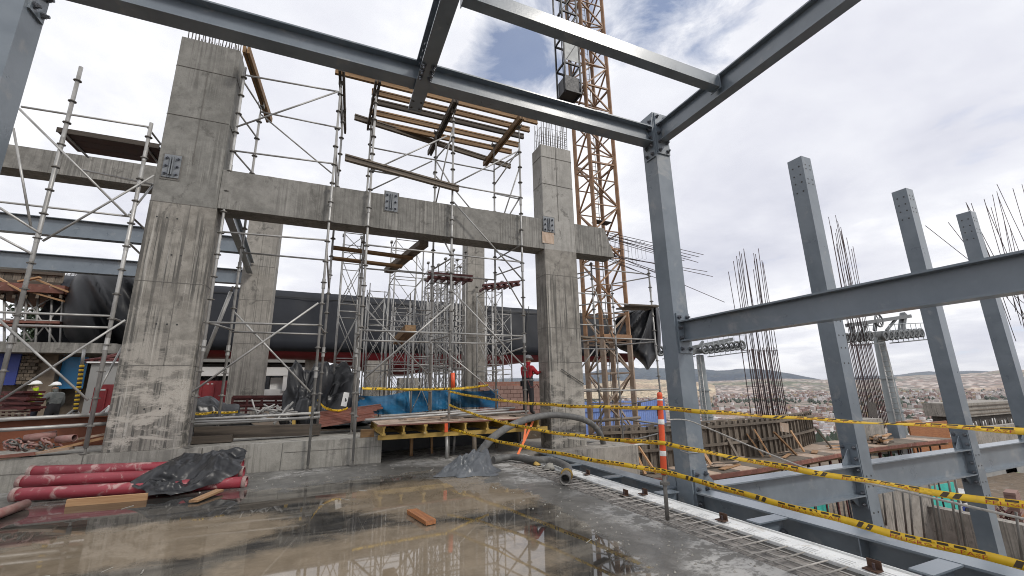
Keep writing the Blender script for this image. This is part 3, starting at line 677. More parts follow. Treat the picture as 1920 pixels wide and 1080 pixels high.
for i, (x, y) in enumerate([tuple(P(a, b, Z=0.03).xy) for a, b in ((1634, 1068), (1351, 975), (1204, 926), (1168, 928), (1098, 889))]):
    lab = ('rusty steel clip on the deck edge, largest one at lower right', 'rusty steel clip on the deck edge, nearer the camera than the orange post', 'rusty steel clip on the deck edge just behind the orange post', 'rusty steel clip on the floor side of the deck edge, second behind the post', 'rusty steel clip on the deck edge closest to the hose mouth')[i]
    t2 = thing('edge_clip', lab, 'clip', (x, y, 0.02), 'rusty clips on the deck edge')
    mb = MB(); mb.box((x-0.03, y-0.06, 0.022), (x+0.06, y+0.06, 0.032)); mb.box((x+0.048, y-0.055, 0.033), (x+0.06, y+0.055, 0.10)); mb.build('angle_plate', M['clip_rust'], t2)
    mb = MB(); mb.tube([(x+0.005, y-0.02, 0.03), (x+0.005, y-0.02, 0.085)], 0.012, 6); mb.build('stud', M['rebar'], t2)
# rebar mesh at the slab edge
t = thing('rebar_mesh', 'welded rebar mesh lying along the right edge of the wet floor', 'rebar mesh', (4.0, 4, 0.0))
for x in (3.90, 4.05, 4.21): rod('rebar', (x+random.uniform(-.012,.012), 0.2, 0.02), (x+random.uniform(-.012,.012), 8.6, 0.03), 0.0075, M['rebar_pale'], t, 5)
y = 0.4
while y < 8.5:
    rod('cross_bar', (3.82+random.uniform(-.05,.05), y, 0.034), (4.33, y+random.uniform(-.02,.02), 0.030+random.uniform(0,.01)), 0.0072, M['rebar_pale'], t, 5); y += 0.19+random.uniform(-.01,.01)

# ------------------------------------------------------------------ concrete frame
FY = 10.9; DEP = 0.65
def conc_col(label, x0, x1, y, z0, z1, mat, dep=DEP, seams=(), vseam=None, group='concrete columns', upper=None):
    t = thing('concrete_column', label, 'concrete column', ((x0+x1)/2, y+dep/2, z0), group)
    bv = 0.02; mb = MB()
    cuts = [(z0, z1, mat)] if not upper else [(z0, upper[0], mat), (upper[0], z1, upper[1])]
    for k, (za, zb_, m_) in enumerate(cuts):
        mb = MB(); o = 0.006*k
        mb.prism([(x0+bv,y+o,za),(x1-bv,y+o,za),(x1-o,y+bv,za),(x1-o,y+dep-bv,za),(x1-bv,y+dep-o,za),(x0+bv,y+dep-o,za),(x0+o,y+dep-bv,za),(x0+o,y+bv,za)], (0,0,zb_-za))
        mb.build('shaft' if k == 0 else 'upper_pour', m_, t)
    for z in seams:
        bar('form_seam', (x0+bv, y-0.001, z), (x1-bv, y-0.001, z+random.uniform(-.02,.02)), 0.008, 0.014, M['form_seam'], t)
        for xx, s in ((x0, -1), (x1, 1)): bar('form_seam', (xx+s*0.001, y+bv, z), (xx+s*0.001, y+dep-bv, z), 0.008, 0.014, M['form_seam'], t)
    for xf, za, zb in (vseam or ()):
        bar('form_seam', (x0+(x1-x0)*xf, y-0.001, za), (x0+(x1-x0)*xf, y-0.001, zb), 0.012, 0.008, M['form_seam'], t, up=V((0,1,0)))
    return t
BZ0, BZ1 = 5.76, 6.73
lc = conc_col('massive stained concrete pier standing at left on the ledge', -3.80, -2.57, FY, 0.572, 10.0, M['concrete'],
              seams=(3.95, 9.2, 7.9, BZ0-0.02, 2.2), vseam=((0.52, BZ1, 9.2), (0.60, 2.2, BZ0)), upper=(BZ0-0.03, M['concrete_upper']))
for zz, xs in ((5.38, (-3.62,-3.44,-3.26)), (4.55, (-3.25,-3.08)), (3.05, (-3.3,-3.12,-2.95)), (1.35, (-3.25,-3.0))):
    for x in xs: hole((x, FY, zz), (0,-1,0), lc)
cc = conc_col('concrete pier near the centre right beside the crane mast', 5.83, 6.97, FY, 0.0, 9.33, M['concrete'],
              seams=(3.35, 2.35, 4.95, 7.95, 8.9, 0.42), vseam=((0.48, 6.73, 9.32), (0.42, 0.4, 3.3)), upper=(BZ0, M['concrete_smooth']))
bk1 = conc_col('pale concrete pier behind the left pier, farther back', -3.34, -2.20, 19.0, 0.57, 9.4, M['concrete_back'], 0.9, (6.6, 5.2, 3.5, 7.9), ((0.5, 3.5, 9.2),))
bk2 = conc_col('slender concrete pier behind the dense shoring towers', 5.92, 6.80, 19.0, 0.57, 9.0, M['concrete_back'], 0.9, (6.2, 4.0, 7.6), ((0.45, 4.0, 8.8),))
bk3 = conc_col('short concrete pier under the tarpaulin beside the white building', P(570, 700, Y=29).x, P(602, 700, Y=29).x, 29.0, 0.57, 4.2, M['concrete_back'], 0.9)
bk4 = conc_col('broad grey block pier below the red hull', P(688, 720, Y=26).x, P(728, 720, Y=26).x, 26.5, 0.57, 3.4, M['concrete_back'], 0.9, (1.2, 1.8, 2.4))
bk5 = conc_col('low grey block pier behind the blue sheet and shoring', P(748, 720, Y=27).x, P(790, 720, Y=27).x, 27.0, 0.57, 2.4, M['concrete_back'], 0.9, (1.2, 1.8))
t = thing('concrete_beam', 'thick concrete beam spanning between the two front piers', 'concrete beam', (1.6, FY+0.3, BZ0), 'concrete beams')
mb = MB(); mb.box((-2.568, FY+0.02, BZ0), (5.828, FY+0.60, BZ1)); mb.build('beam_body', M['concrete_beam'], t)
for x in (-0.5, 1.15, 2.05, 2.55, 4.4): bar('form_seam', (x, FY+0.019, BZ0+0.01), (x, FY+0.019, BZ1-0.02), 0.010, 0.008, M['form_seam'], t, up=V((0,1,0)))
mb = MB()
for i in range(46):
    x = -2.4+i*0.18; mb.box((x, FY+0.06+random.uniform(0,.03), BZ1), (x+0.16, FY+0.55, BZ1+random.uniform(0.006,0.03)))
o = mb.build('rough_top', M['concrete_ledge'], t); o['kind'] = 'stuff'
t = thing('concrete_beam', 'short cantilevered concrete beam end with slanted tip and bare rebars', 'concrete beam', (7.4, FY+0.3, BZ0), 'concrete beams')
tipT, tipB = 8.10, 8.42
mb = MB(); mb.prism([(6.972, FY+0.02, BZ0), (tipB, FY+0.02, BZ0), (tipB, FY+0.02, BZ0+0.08), (tipT, FY+0.02, BZ1), (6.972, FY+0.02, BZ1)], (0, 0.58, 0)); mb.build('beam_body', M['concrete_beam'], t)
for k in range(7):
    y = FY+0.06+k*0.08
    rod('rebar', (tipT-0.15, y, BZ1-0.08-0.02*(k%2)), (12.1+random.uniform(-.6,.7), y+random.uniform(-.2,.3), 6.25+random.uniform(-.28,.16)), 0.011, M['rebar'], t, 5)
    rod('rebar', (tipB-0.15, y, BZ0+0.12+0.03*(k%2)), (random.choice((10.4, 11.4, 12.6)), y+random.uniform(-.2,.3), 5.55+random.uniform(-.2,.16)), 0.011, M['rebar'], t, 5)
rod('rebar', (tipB-0.1, FY+0.1, BZ0+0.15), (13.55, 11.2, 4.64), 0.011, M['rebar'], t, 5)
rod('rebar', (tipB-0.1, FY+0.2, BZ0+0.5), (9.3, 11.2, 6.15), 0.008, M['rebar'], t, 5)
for i in range(7):
    x = 8.55+i*0.17+(0.22 if i > 3 else 0); z = BZ1-0.10-(x-8.1)*0.10
    mb = MB(); mb.tube([(x, FY+0.05, z), (x, FY+0.56, z+0.02), (x, FY+0.56, BZ0+0.12), (x, FY+0.05, BZ0+0.10), (x, FY+0.05, z)], 0.006, 4); mb.build('stirrup', M['rebar'], t)
t = thing('concrete_beam', 'distant concrete beam at upper left behind the steel column', 'concrete beam', (-9, 19.3, 9.3), 'concrete beams')
mb = MB(); mb.box((-15, 19.0, 9.36), (-3.36, 19.8, 10.22)); mb.build('beam_body', M['concrete_beam'], t)
for x in (-9.3, -7.3, -11.4): bar('form_seam', (x, 18.999, 9.38), (x, 18.999, 10.2), 0.016, 0.01, M['form_seam'], t, up=V((0,1,0)))
# starter bars
def starters(label, x0, x1, y0, y1, z, n, m, h, mat, loop=False):
    t = thing('starter_bars', label, 'rebar', ((x0+x1)/2, (y0+y1)/2, z), 'starter bars on the piers')
    for j in range(m):
        for i in range(n):
            if 0 < j < m-1 and 0 < i < n-1: continue
            x = x0+(x1-x0)*i/(n-1)+random.uniform(-.012,.012); y = y0+(y1-y0)*j/(m-1)
            rod('rebar', (x, y, z-0.05), (x+random.uniform(-.03,.03), y+random.uniform(-.03,.03), z+h*random.uniform(0.85,1.08)), 0.0115, mat, t, 5)
    if loop:
        for k in range(3):
            mb = MB(); zz = z+0.2+k*0.25
            mb.tube([(x0,y0,zz),(x1,y0,zz),(x1,y1,zz),(x0,y1,zz),(x0,y0,zz)], 0.006, 4); mb.build('stirrup', mat, t)
        for xx in (x0+0.22, x1-0.2, x1-0.03):
            mb = MB(); mb.tube([(xx+0.035*cos(a*1.05), y0+0.05+0.035*sin(a*1.05), z+a*0.0125) for a in range(60)], 0.006, 4); mb.build('coil', M['galvanised'], t)
starters('row of cut rebars on top of the left pier', -3.68, -2.66, FY+0.08, FY+0.57, 10.0, 16, 3, 0.55, M['rebar_grey'])
starters('bare rebars with coils rising from the top of the centre right pier', 5.92, 6.88, FY+0.08, FY+0.57, 9.33, 12, 3, 1.0, M['rebar_grey'], True)
# steel anchor plates cast on the frame
def anchor(label, xa, xb, ya, yb):
    a, b = P(xa, yb, Y=FY), P(xb, ya, Y=FY); y = FY-0.001 if xa < 400 or xa > 900 else FY+0.019
    t = thing('anchor_plate', label, 'anchor plate', ((a.x+b.x)/2, y, a.z), 'bolted steel anchor plates on the concrete frame')
    bar('grout_rim', ((a.x+b.x)/2, y-0.002, a.z-0.035), ((a.x+b.x)/2, y-0.002, b.z+0.02), b.x-a.x+0.05, 0.007, M['form_seam'], t, up=V((0,1,0)), jit=0.006)
    mb = MB(); mb.box((a.x, y, a.z), (b.x, y-0.022, b.z)); plate_ = mb.build('plate', M['plate_grey'], t)
    w_ = b.x-a.x; h = b.z-a.z
    for s in (0.43, 0.57):
        mb = MB(); mb.box((a.x+w_*s-0.010, y-0.023, a.z+h*0.1), (a.x+w_*s+0.010, y-0.075, b.z-h*0.1)); mb.build('fin', M['plate_grey'], plate_)
    for s in (0.17, 0.83):
        for k in (0.16, 0.5, 0.84): bolt((a.x+w_*s, y-0.022, a.z+h*k), (0,-1,0), plate_)
anchor('bolted anchor plate on the left pier at beam height', 302, 342, 294, 331)
anchor('bolted anchor plate at the middle of the concrete beam', 721, 747, 362, 394)
anchor('bolted anchor plate on the centre right pier above an orange patch', 1019, 1038, 409, 434)
t = thing('wood_block', 'orange brown board filling the gap below the right anchor plate', 'board', (6.1, FY, 5.7))
a, b = P(1017, 455, Y=FY), P(1038, 437, Y=FY); bar('board', ((a.x+b.x)/2, FY+0.0, a.z), ((a.x+b.x)/2, FY+0.0, b.z), b.x-a.x, 0.012, M['ply_pale'], t, up=V((0,1,0)))
# far steel beams on the left
for lab, y0, y1 in (('upper of two far blue grey steel beams behind the left scaffold', 410, 443), ('lower of two far blue grey steel beams behind the left scaffold', 479, 509)):
    a = P(120, y0, Y=19.4).z; b = P(120, y1, Y=19.4).z
    t = beam(lab, (-17, 19.5, a), (-3.36, 19.5, a), a-b, 0.3)
a0, a1 = P(416, 428, Y=12.0), P(470, 500, Y=18.95)
t = beam('grey steel beam running back from the left pier to the pale pier', (a0.x, 11.6, P(470, 492, Y=18.95).z), (a1.x, 18.95, P(470, 492, Y=18.95).z), 0.46, 0.20)
# ------------------------------------------------------------------ scaffolds
GV, GD = M['galvanised'], M['galvanised_dark']
PR, LR, BR = 0.030, 0.023, 0.022
lathe_mesh('rosette', [(-0.020,0.034),(-0.016,0.070),(0.0,0.070),(0.004,0.040),(0.03,0.036)], 10, GD)
lathe_mesh('foot', [(-0.012,0.085),(0.0,0.085),(0.0005,0.022),(0.16,0.022)], 8, GD)
def pole(t, x, y, z0, z1, top=None, first=None, mat=GV, foot=True, lean=(0,0), r=PR):
    dx, dy = lean
    o = rod('pole', (x, y, z0+0.1), (x+dx, y+dy, z1), r, mat, t, 10)
    z = first if first is not None else 0.57+0.5
    while z < z1-0.05:
        if z > z0+0.2:
            f = (z-z0)/(z1-z0); copy_mesh_at('rosette', 'rosette', Matrix.Translation((x+dx*f, y+dy*f, z)) @ Matrix.Rotation(-pi/2, 4, 'Y'), o)
        z += 0.515
    for z in (z0+2.05, z0+4.12, z0+6.2):
        if z < z1-0.5: copy_mesh_at('spigot', 'foot_sleeve', Matrix.Translation((x, y, z)) @ Matrix.Rotation(-pi/2, 4, 'Y'), o)
    if foot: copy_mesh_at('base_jack', 'foot', Matrix.Translation((x, y, z0+0.014)) @ Matrix.Rotation(-pi/2, 4, 'Y'), o)
    if top:
        rod('top_jack', (x+dx, y+dy, z1), (x+dx, y+dy, top), 0.019, GD, o, 8)
        mb = MB(); mb.box((x+dx-0.06, y+dy-0.09, top-0.004), (x+dx+0.06, y+dy+0.09, top+0.006)); mb.box((x+dx-0.066, y+dy-0.09, top), (x+dx-0.06, y+dy+0.09, top+0.10)); mb.box((x+dx+0.06, y+dy-0.09, top), (x+dx+0.066, y+dy+0.09, top+0.10))
        mb.build('fork_head', GD, o)
    return o
lathe_mesh('foot_sleeve', [(-0.12,0.041),(0.12,0.041)], 10, GV)
def led(t, p0, p1, name='ledger', r=LR, mat=GV):
    p0, p1 = V(p0), V(p1); d = (p1-p0).normalized()*0.0
    return rod(name, p0+d, p1-d, r, mat, t, 8)
def brace(t, p0, p1, mat=GV): return rod('brace', p0, p1, BR, mat, t, 8)
GS = 'tube scaffold towers round the concrete frame'
ZL = (1.07, 3.13, 5.21, 7.27, 9.38)

# T1 between the left pier and the joists
T1 = thing('scaffold_tower', 'tall tube scaffold tower right beside the massive left pier', 'scaffold', (-1.3, 11.4, 0.57), GS)
A, B, C_, D = (-2.44, 10.96), (-2.18, 12.0), (-0.21, 10.74), (-0.10, 12.0)
pole(T1, *A, 0.572, 9.6, None); pole(T1, *B, 0.572, 9.0, 9.25); pole(T1, *C_, 0.002, 9.5, 9.66); pole(T1, *D, 0.572, 9.45, 9.66)
for z in ZL: led(T1, (*A, z), (*C_, z))
for z in (9.1, 5.07, 3.07): led(T1, (*B, z), (*D, z))
for z in (9.2, 8.3, 7.27, 3.13): led(T1, (*A, z), (*B, z), 'transom')
for z in (9.38, 7.6, 6.3, 3.1): led(T1, (*C_, z), (*D, z), 'transom')
brace(T1, P(443, 238, Y=10.75), P(633, 172, Y=10.7)); brace(T1, P(360, 735, Y=10.9), P(597, 568, Y=10.7))
brace(T1, P(490, 215, Y=12.02), P(622, 325, Y=12.02)); brace(T1, P(437, 583, Y=12.03), P(582, 735, Y=12.03))
brace(T1, (*C_, 8.2), (*D, 6.4)); brace(T1, (*C_, 5.0), (*D, 4.3))
T1b = thing('raking_prop', 'loose raking tube prop leaning behind the left pier', 'prop', P(384, 672, Y=12.6))
rod('tube', P(383, 672, Y=12.6), P(433, 547, Y=12.6), 0.045, GV, T1b, 10); rod('inner_tube', P(433, 547, Y=12.6), P(437, 537, Y=12.6), 0.03, GD, T1b, 8)

# T2 under the joists
T2 = thing('scaffold_tower', 'widest tube scaffold tower carrying the timber joists in the middle', 'scaffold', (2.8, 11.4, 0.57), GS)
E_, F_, G_, H_, I_, J_ = (0.70, 10.76), (0.70, 12.05), (2.90, 10.78), (2.68, 12.05), (5.03, 10.80), (4.66, 12.05)
pole(T2, *E_, 0.002, 9.5, 9.66); pole(T2, *F_, 0.572, 9.45, 9.66); pole(T2, *G_, 0.002, 9.4, 9.66)
pole(T2, *H_, 0.98, 9.3, 9.66, foot=False); pole(T2, *I_, 0.93, 9.1, 9.66); pole(T2, *J_, 0.96, 8.8, 9.66)
for z in (7.27, 5.21, 3.05):
    led(T2, (*E_, z), (*G_, z)); led(T2, (*G_, z), (*I_, z))
for z in (8.7, 4.95, 2.95):
    led(T2, (*F_, z), (*H_, z)); led(T2, (*H_, z), (*J_, z))
for a, b in ((E_, F_), (G_, H_), (I_, J_)):
    for z in (8.75, 5.1, 3.0): led(T2, (*a, z), (*b, z), 'transom')
f, k = 10.74, 12.08
for (x0, y0, x1, y1, Y) in ((697,320,838,255,f),(847,347,968,285,f),(698,355,810,302,k),(683,710,845,570,f),(684,577,803,702,k),
                            (847,544,987,692,f),(850,378,981,526,f),(935,500,986,588,k),(812,640,945,750,k),(848,350,885,395,k),(812,325,838,352,k)):
    brace(T2, P(x0, y0, Y=Y), P(x1, y1, Y=Y))
for (p, q) in (((*G_, 9.2), (*H_, 7.0)), ((*G_, 7.2), (*H_, 8.7)), ((*I_, 8.9), (*J_, 8.2)), ((*I_, 8.3), (*J_, 6.2)), ((*I_, 7.2), (*J_, 7.9)), ((*I_, 5.2), (*J_, 5.9)), ((*I_, 7.3), (*J_, 6.3)), ((*G_, 5.2), (*H_, 6.6))):
    brace(T2, p, q)
brace(T2, P(978, 432, Y=10.85), P(927, 456, Y=12.0)); brace(T2, P(978, 458, Y=10.85), P(927, 488, Y=12.0)); brace(T2, P(985, 650, Y=10.8), P(935, 668, Y=12.05))
# extra upright props at the foot of the tower
for (x0, y0, x1, y1) in ((672, 600, 661, 806),):
    rod('stub_pole', P(x1, y1, Y=12.1), P(x0, y0, Y=12.1), 0.045, GV, T2, 10)

# T0 far left
T0 = thing('scaffold_tower', 'tube scaffold tower at the left edge with a dark plywood deck', 'scaffold', (-5, 11.3, 0.57), GS)
m_, n_, o_ = (-5.42, 10.93), (-4.05, 10.96), (-7.4, 10.93)
pole(T0, *m_, 0.572, 8.62, r=0.037); pole(T0, *n_, 0.572, 7.6, r=0.037); pole(T0, *o_, 0.572, 7.6)
def zt(x, y): return P(x, y, Y=10.93).z
for (x0, y0, x1, y1) in ((40,200,278,237),(0,378,240,405),(0,586,200,592),(30,610,235,615)):
    za, zb = zt(x0, y0), zt(x1, y1); led(T0, (-7.4 if x0 < 20 else P(x0, y0, Y=10.93).x, 10.93, za), (-4.05, 10.95, zb))
for (x0, y0, x1, y1) in ((35,203,240,406),(80,452,289,329),(-60,352,76,438),(-40,423,60,476),(25,240,58,425),(-10,592,165,750),(-10,758,235,600)):
    brace(T0, P(x0, y0, Y=10.9), P(x1, y1, Y=10.9))
for (x0, y0, x1, y1) in ((278,240,306,276),(242,402,270,428),(238,452,265,478),(200,592,237,606),(183,735,236,638),(245,398,288,345)):
    brace(T0, P(x0, y0, Y=10.95), P(x1, y1, Y=11.9))
for i in range(3):
    bar('deck_board', (-5.55, 11.08+i*0.285, 7.04), (-3.83, 11.08+i*0.285, 7.04), 0.275, 0.05, M['ply_brown_dark'], T0)
bar('deck_edge', (-5.56, 10.955, 7.06), (-3.83, 10.955, 7.06), 0.03, 0.11, M['wood_dark'], T0)
led(T0, (-5.42, 11.8, 6.6), (-3.83, 11.8, 6.45)); led(T0, (-5.42, 10.93, 6.99), (-5.42, 11.95, 6.99), 'transom'); led(T0, (-4.05, 10.96, 6.99), (-4.05, 11.95, 6.99), 'transom')
for lab, z, y in (('upper of two long loose tubes lying along the ledge at left', 1.20, 11.3), ('lower of two long loose tubes lying along the ledge at left', 1.02, 11.1)):
    t = thing('loose_tube', lab, 'tube', (-5, y, z)); rod('tube', (-8, y, z-0.05), (-3.84, y+0.1, z+0.07), 0.036, GV, t, 10)

# T3 right of the centre pier
T3 = thing('scaffold_tower', 'low tube scaffold tower in front of the crane mast', 'scaffold', (9, 12, 0), GS)
a3, b3, c3_ = (7.9, 11.5), (10.33, 11.5), (9.66, 12.8)
pole(T3, *a3, 0.0, 5.7, first=0.5); pole(T3, *b3, -1.2, 5.72, first=0.4); pole(T3, *c3_, -1.2, 5.4, first=0.4); pole(T3, 7.2, 12.8, 0.0, 5.2, first=0.5)
for z in (5.5, 4.35, 3.17, 1.5): led(T3, (*a3, z), (*b3, z))
for z in (4.95, 3.8, 2.95, 1.55): led(T3, (7.2, 12.8, z), (*c3_, z))
for z in (5.4, 4.3, 3.1, 1.5): led(T3, (*b3, z), (*c3_, z), 'transom'); led(T3, (*a3, z), (7.2, 12.8, z), 'transom')
brace(T3, (*a3, 5.3), (7.0, 12.0, 5.0)); brace(T3, (*c3_, 3.0), (*a3, 5.0)); brace(T3, P(1115, 655, Y=12.4), P(1090, 690, Y=12.4))
bar('deck_board', (9.1, 11.3, 4.27), (10.5, 11.45, 4.33), 0.30, 0.05, M['wood_old'], T3)
bar('deck_board', (9.0, 11.62, 4.22), (10.45, 11.77, 4.30), 0.30, 0.05, M['wood_old'], T3)
t = thing('plank_end', 'short plank end poking out at the right side of the centre pier', 'plank', (7.1, 11.2, 3.1)); bar('plank', (6.975, 11.1, 3.13), (7.75, 11.4, 3.13), 0.22, 0.05, M['wood_old'], t)
t = thing('steel_rod', 'thin rusty rod leaning across the face of the centre right pier', 'rod', (6.5, 10.85, 2)); rod('rod', P(1053, 692, Y=10.86), P(1095, 720, Y=10.86), 0.016, M['galvanised_dark'], t, 6)

# timber joists and girders on top of T2 and T1
JG = 'timber formwork joists on top of the scaffold'
ML = {'y': M['wood_orange'], 'd': M['wood_dark'], 'o': M['wood_old']}
def joist(label, p0, p1, kind, h=0.16, w_=0.085):
    t = thing('timber_joist', label, 'joist', p0, JG); bar('web', p0, p1, w_*0.55, h*0.62, ML[kind], t)
    for s in (1, -1): bar('chord', V(p0)+V((0,0,s*(h*0.31+0.02))), V(p1)+V((0,0,s*(h*0.31+0.02))), w_, 0.04, ML[kind], t)
ZJ = 9.97
for lab, x0, x1, y, kd in (('orange timber joist nearest the long steel beam, longest of the set', -0.38, 5.65, 10.72, 'y'), ('second orange timber joist behind the nearest one', 0.60, 5.6, 11.2, 'y'),
                           ('dark weathered timber joist, third from the steel beam', 0.62, 5.58, 11.62, 'd'), ('fourth timber joist, with orange underside', 0.62, 5.62, 12.15, 'y'), ('fifth timber joist, rearmost of the level ones', 0.62, 5.58, 12.66, 'y')):
    joist(lab, (x0, y, ZJ), (x1, y, ZJ), kd)
joist('dark timber joist lying askew under the others and sticking out left', P(665, 219, Z=9.86), P(957, 312, Z=9.86), 'o', w_=0.10)
joist('dark timber beam slung lower across the middle scaffold tower', P(647, 295, Y=10.68), P(860, 354, Y=10.68), 'o', 0.14, 0.11)
def girder(label, p0, p1, kd='d'):
    t = thing('timber_girder', label, 'girder', p0, 'girders carrying the joists'); 
    for s in (-1, 1): bar('chord', V(p0)+V((s*0.045,0,0)), V(p1)+V((s*0.045,0,0)), 0.06, 0.18, ML[kd], t)
girder('dark girder on the left end of the joists', (0.70, 10.35, 9.77), (0.68, 12.75, 9.77)); girder('dark girder under the middle of the joists', (2.86, 10.38, 9.77), (2.78, 13.5, 9.77))
girder('orange brown girder under the right end of the joists', (4.95, 10.38, 9.77), (4.85, 13.5, 9.77), 'y'); girder('dark girder at the right poles of the tower beside the left pier', (-0.22, 10.3, 9.77), (-0.06, 13.2, 9.77))
girder('brown girder slanting back from the top of the left pier', (-2.33, 10.3, 9.62), (-2.14, 13.2, 9.62), 'y')
for lab, p0, p1, a, b, m in (('thick timber baulk lying high across the scaffold under the concrete beam', P(795, 456, Y=11.6), P(728, 508, Y=14.4), 0.28, 0.16, 'wood_old'), ('short thick orange timber end lying on the scaffold ledgers', P(770, 616, Y=11.7), P(747, 640, Y=13.0), 0.3, 0.2, 'wood_orange'),
                        ('upper of two brown planks laid level behind the middle scaffold', P(622, 464, Y=12.5), P(774, 484, Y=12.5), 0.2, 0.07, 'wood_orange'), ('lower of two brown planks laid level behind the middle scaffold', P(622, 484, Y=12.9), P(754, 500, Y=12.9), 0.2, 0.07, 'wood_orange')):
    t = thing('timber_baulk', lab, 'timber', p0); bar('timber', p0, p1, a, b, M[m], t)

# shoring towers behind: frames with cross braces
SG = 'frame shoring towers behind the concrete beam'
def shore(label, xa, xb, yref, Y, depth, ztop, heads=True):
    X0, X1 = P(xa, yref, Y=Y).x, P(xb, yref, Y=Y).x
    t = thing('shoring_tower', label, 'shoring', ((X0+X1)/2, Y+depth/2, 0.57), SG); r = 0.03
    cs = [(X0, Y), (X1, Y), (X0, Y+depth), (X1, Y+depth)]
    for x, y in cs:
        rod('leg', (x, y, 0.6), (x, y, ztop), r, GV, t, 6)
        rod('jack', (x, y, ztop), (x, y, ztop+0.28), 0.018, GD, t, 5)
        if heads: bar('fork_head', (x, y-0.1, ztop+0.30), (x, y+0.1, ztop+0.30), 0.10, 0.07, GD, t)
    z = 0.9; st = 1.75; lv = 0
    while z < ztop-0.3:
        zt_ = min(z+st*0.86, ztop-0.05)
        for s in (0, 2):
            a, b = cs[s], cs[s+1]
            rod('frame_rail', (*a, z), (*b, z), 0.018, GV, t, 5); rod('frame_rail', (*a, zt_), (*b, zt_), 0.018, GV, t, 5)
            rod('cross_brace', (*a, z+0.05), (*b, zt_-0.05), 0.014, GV, t, 5); rod('cross_brace', (*b, z+0.05), (*a, zt_-0.05), 0.014, GV, t, 5)
        for s in (0, 1):
            a, b = cs[s], cs[s+2]
            rod('side_rail', (*a, zt_), (*b, zt_), 0.018, GV, t, 5); rod('cross_brace', (*a, z+0.1), (*b, zt_-0.1), 0.013, GV, t, 5)
        z += st
shore('shoring tower farthest left, beside the stacked brown planks', 634, 672, 600, 14.6, 1.3, 6.9)
shore('shoring tower in the middle gap behind the two planks', 736, 790, 600, 16.2, 1.4, 7.45)
shore('shoring tower just left of the slender pier, front one', 806, 838, 600, 14.9, 1.0, 5.5)
shore('shoring tower just left of the slender pier, second one', 820, 862, 600, 16.8, 1.2, 6.4)
shore('shoring tower just left of the slender pier, rear one', 800, 850, 600, 18.6, 1.2, 7.0)
shore('shoring tower just left of the slender pier, nearest to it', 848, 872, 600, 15.6, 1.2, 6.7)
shore('shoring tower just right of the slender pier', 912, 942, 600, 17.5, 1.3, 6.1)
shore('shoring tower left of the middle gap, behind the middle scaffold poles', 690, 726, 600, 17.5, 1.3, 5.6, False)
shore('shoring tower standing behind the slender pier, rearmost', 868, 905, 600, 21.0, 1.4, 6.2, False)
shore('shoring tower close behind the tall middle scaffold pole', 776, 812, 600, 13.6, 0.8, 4.6, False)
shore('shoring tower at the back between the two small block piers', 740, 770, 600, 22.5, 1.3, 5.9, False)
shore('shoring tower at the back just right of the slender pier', 925, 958, 600, 21.5, 1.3, 5.7, False)
shore('shoring tower in the thick of the cluster, tallest one', 826, 846, 600, 20.6, 1.0, 7.2, False)
for lab, xa, xb, y0, y1, Y in (('dark red formwork waler across the dense shoring towers', 802, 885, 512, 519, 14.8), ('red formwork bracket beside the slender pier', 905, 974, 535, 528, 16.9)):
    t = thing('formwork_waler', lab, 'waler', P(xa, y0, Y=Y)); p0, p1 = P(xa, y0, Y=Y), P(xb, y1, Y=Y)
    for dz in (0, -0.15):
        bar('channel', p0+V((0,0,dz)), p1+V((0,0,dz)), 0.2, 0.085, M['rack_red'], t)
    for i in range(6):
        q = p0.lerp(p1, (i+0.5)/6); bar('stub', q+V((0,-0.2,-0.1)), q+V((0,0.8,-0.1)), 0.07, 0.1, M['rack_red'], t)

# ------------------------------------------------------------------ crane mast
t = thing('tower_crane', 'rust yellow lattice tower crane mast rising out of the top of the view', 'crane', (14.5, 20, -1.2))
cxy = V((14.5, 20, 0)); va = atan2(14.5, 20); ang0 = radians(12); rr_ = 1.22
cor = []
for k in range(4):
    a = ang0+k*pi/2; pr = rr_*cos(a); dp = rr_*sin(a)
    cor.append(cxy+V((cos(va), -sin(va), 0))*pr+V((sin(va), cos(va), 0))*(-dp))
zb, ztop, zsw = -1.18, 36.0, 4.3
for c in cor:
    bar('leg', c+V((0,0,zsw)), c+V((0,0,ztop)), 0.19, 0.19, M['crane_paint'], t, up=V((cos(0.6),sin(0.6),0)))
    bar('lower_leg', c+V((0,0,zb)), c+V((0,0,zsw-0.02)), 0.24, 0.24, M['crane_grey'], t, up=V((cos(0.6),sin(0.6),0)))
for k in range(4):
    a, b = cor[k], cor[(k+1)%4]; z = zb+0.3; i = 0
    while z < ztop-1.6:
        m = M['crane_paint'] if z > zsw-0.3 else M['crane_grey']; h = 1.62
        p, q = (a, b) if (i+k) % 2 == 0 else (b, a)
        bar('lattice_bar', p+V((0,0,z)), q+V((0,0,z+h)), 0.085, 0.085, m, t)
        if i % 1 == 0 and k in (0, 1, 2, 3): bar('lattice_strut', a+V((0,0,z)), b+V((0,0,z)), 0.06, 0.06, m, t)
        z += h; i += 1
for k in range(4):
    a, b = cor[k], cor[(k+1)%4]; o = (a+b)/2-cxy
    bar('collar', a+o*0.15+V((0,0,zsw)), b+o*0.15+V((0,0,zsw)), 0.16, 0.22, M['crane_paint'], t)
    for z in (9.4, 14.8, 20.2): bar('joint_bar', a+V((0,0,z)), b+V((0,0,z)), 0.10, 0.10, M['crane_paint'], t)
# ladder inside
for s in (-0.2, 0.2): rod('ladder_rail', cxy+V((s, 0.2, zb)), cxy+V((s, 0.2, ztop)), 0.022, GD, t, 5)
z = 0
lad = MB()
while z < 30: lad.tube([cxy+V((-0.2,0.2,z)), cxy+V((0.2,0.2,z))], 0.014, 4); z += 0.4
o = lad.build('ladder_rungs', GD, t); o['kind'] = 'stuff'
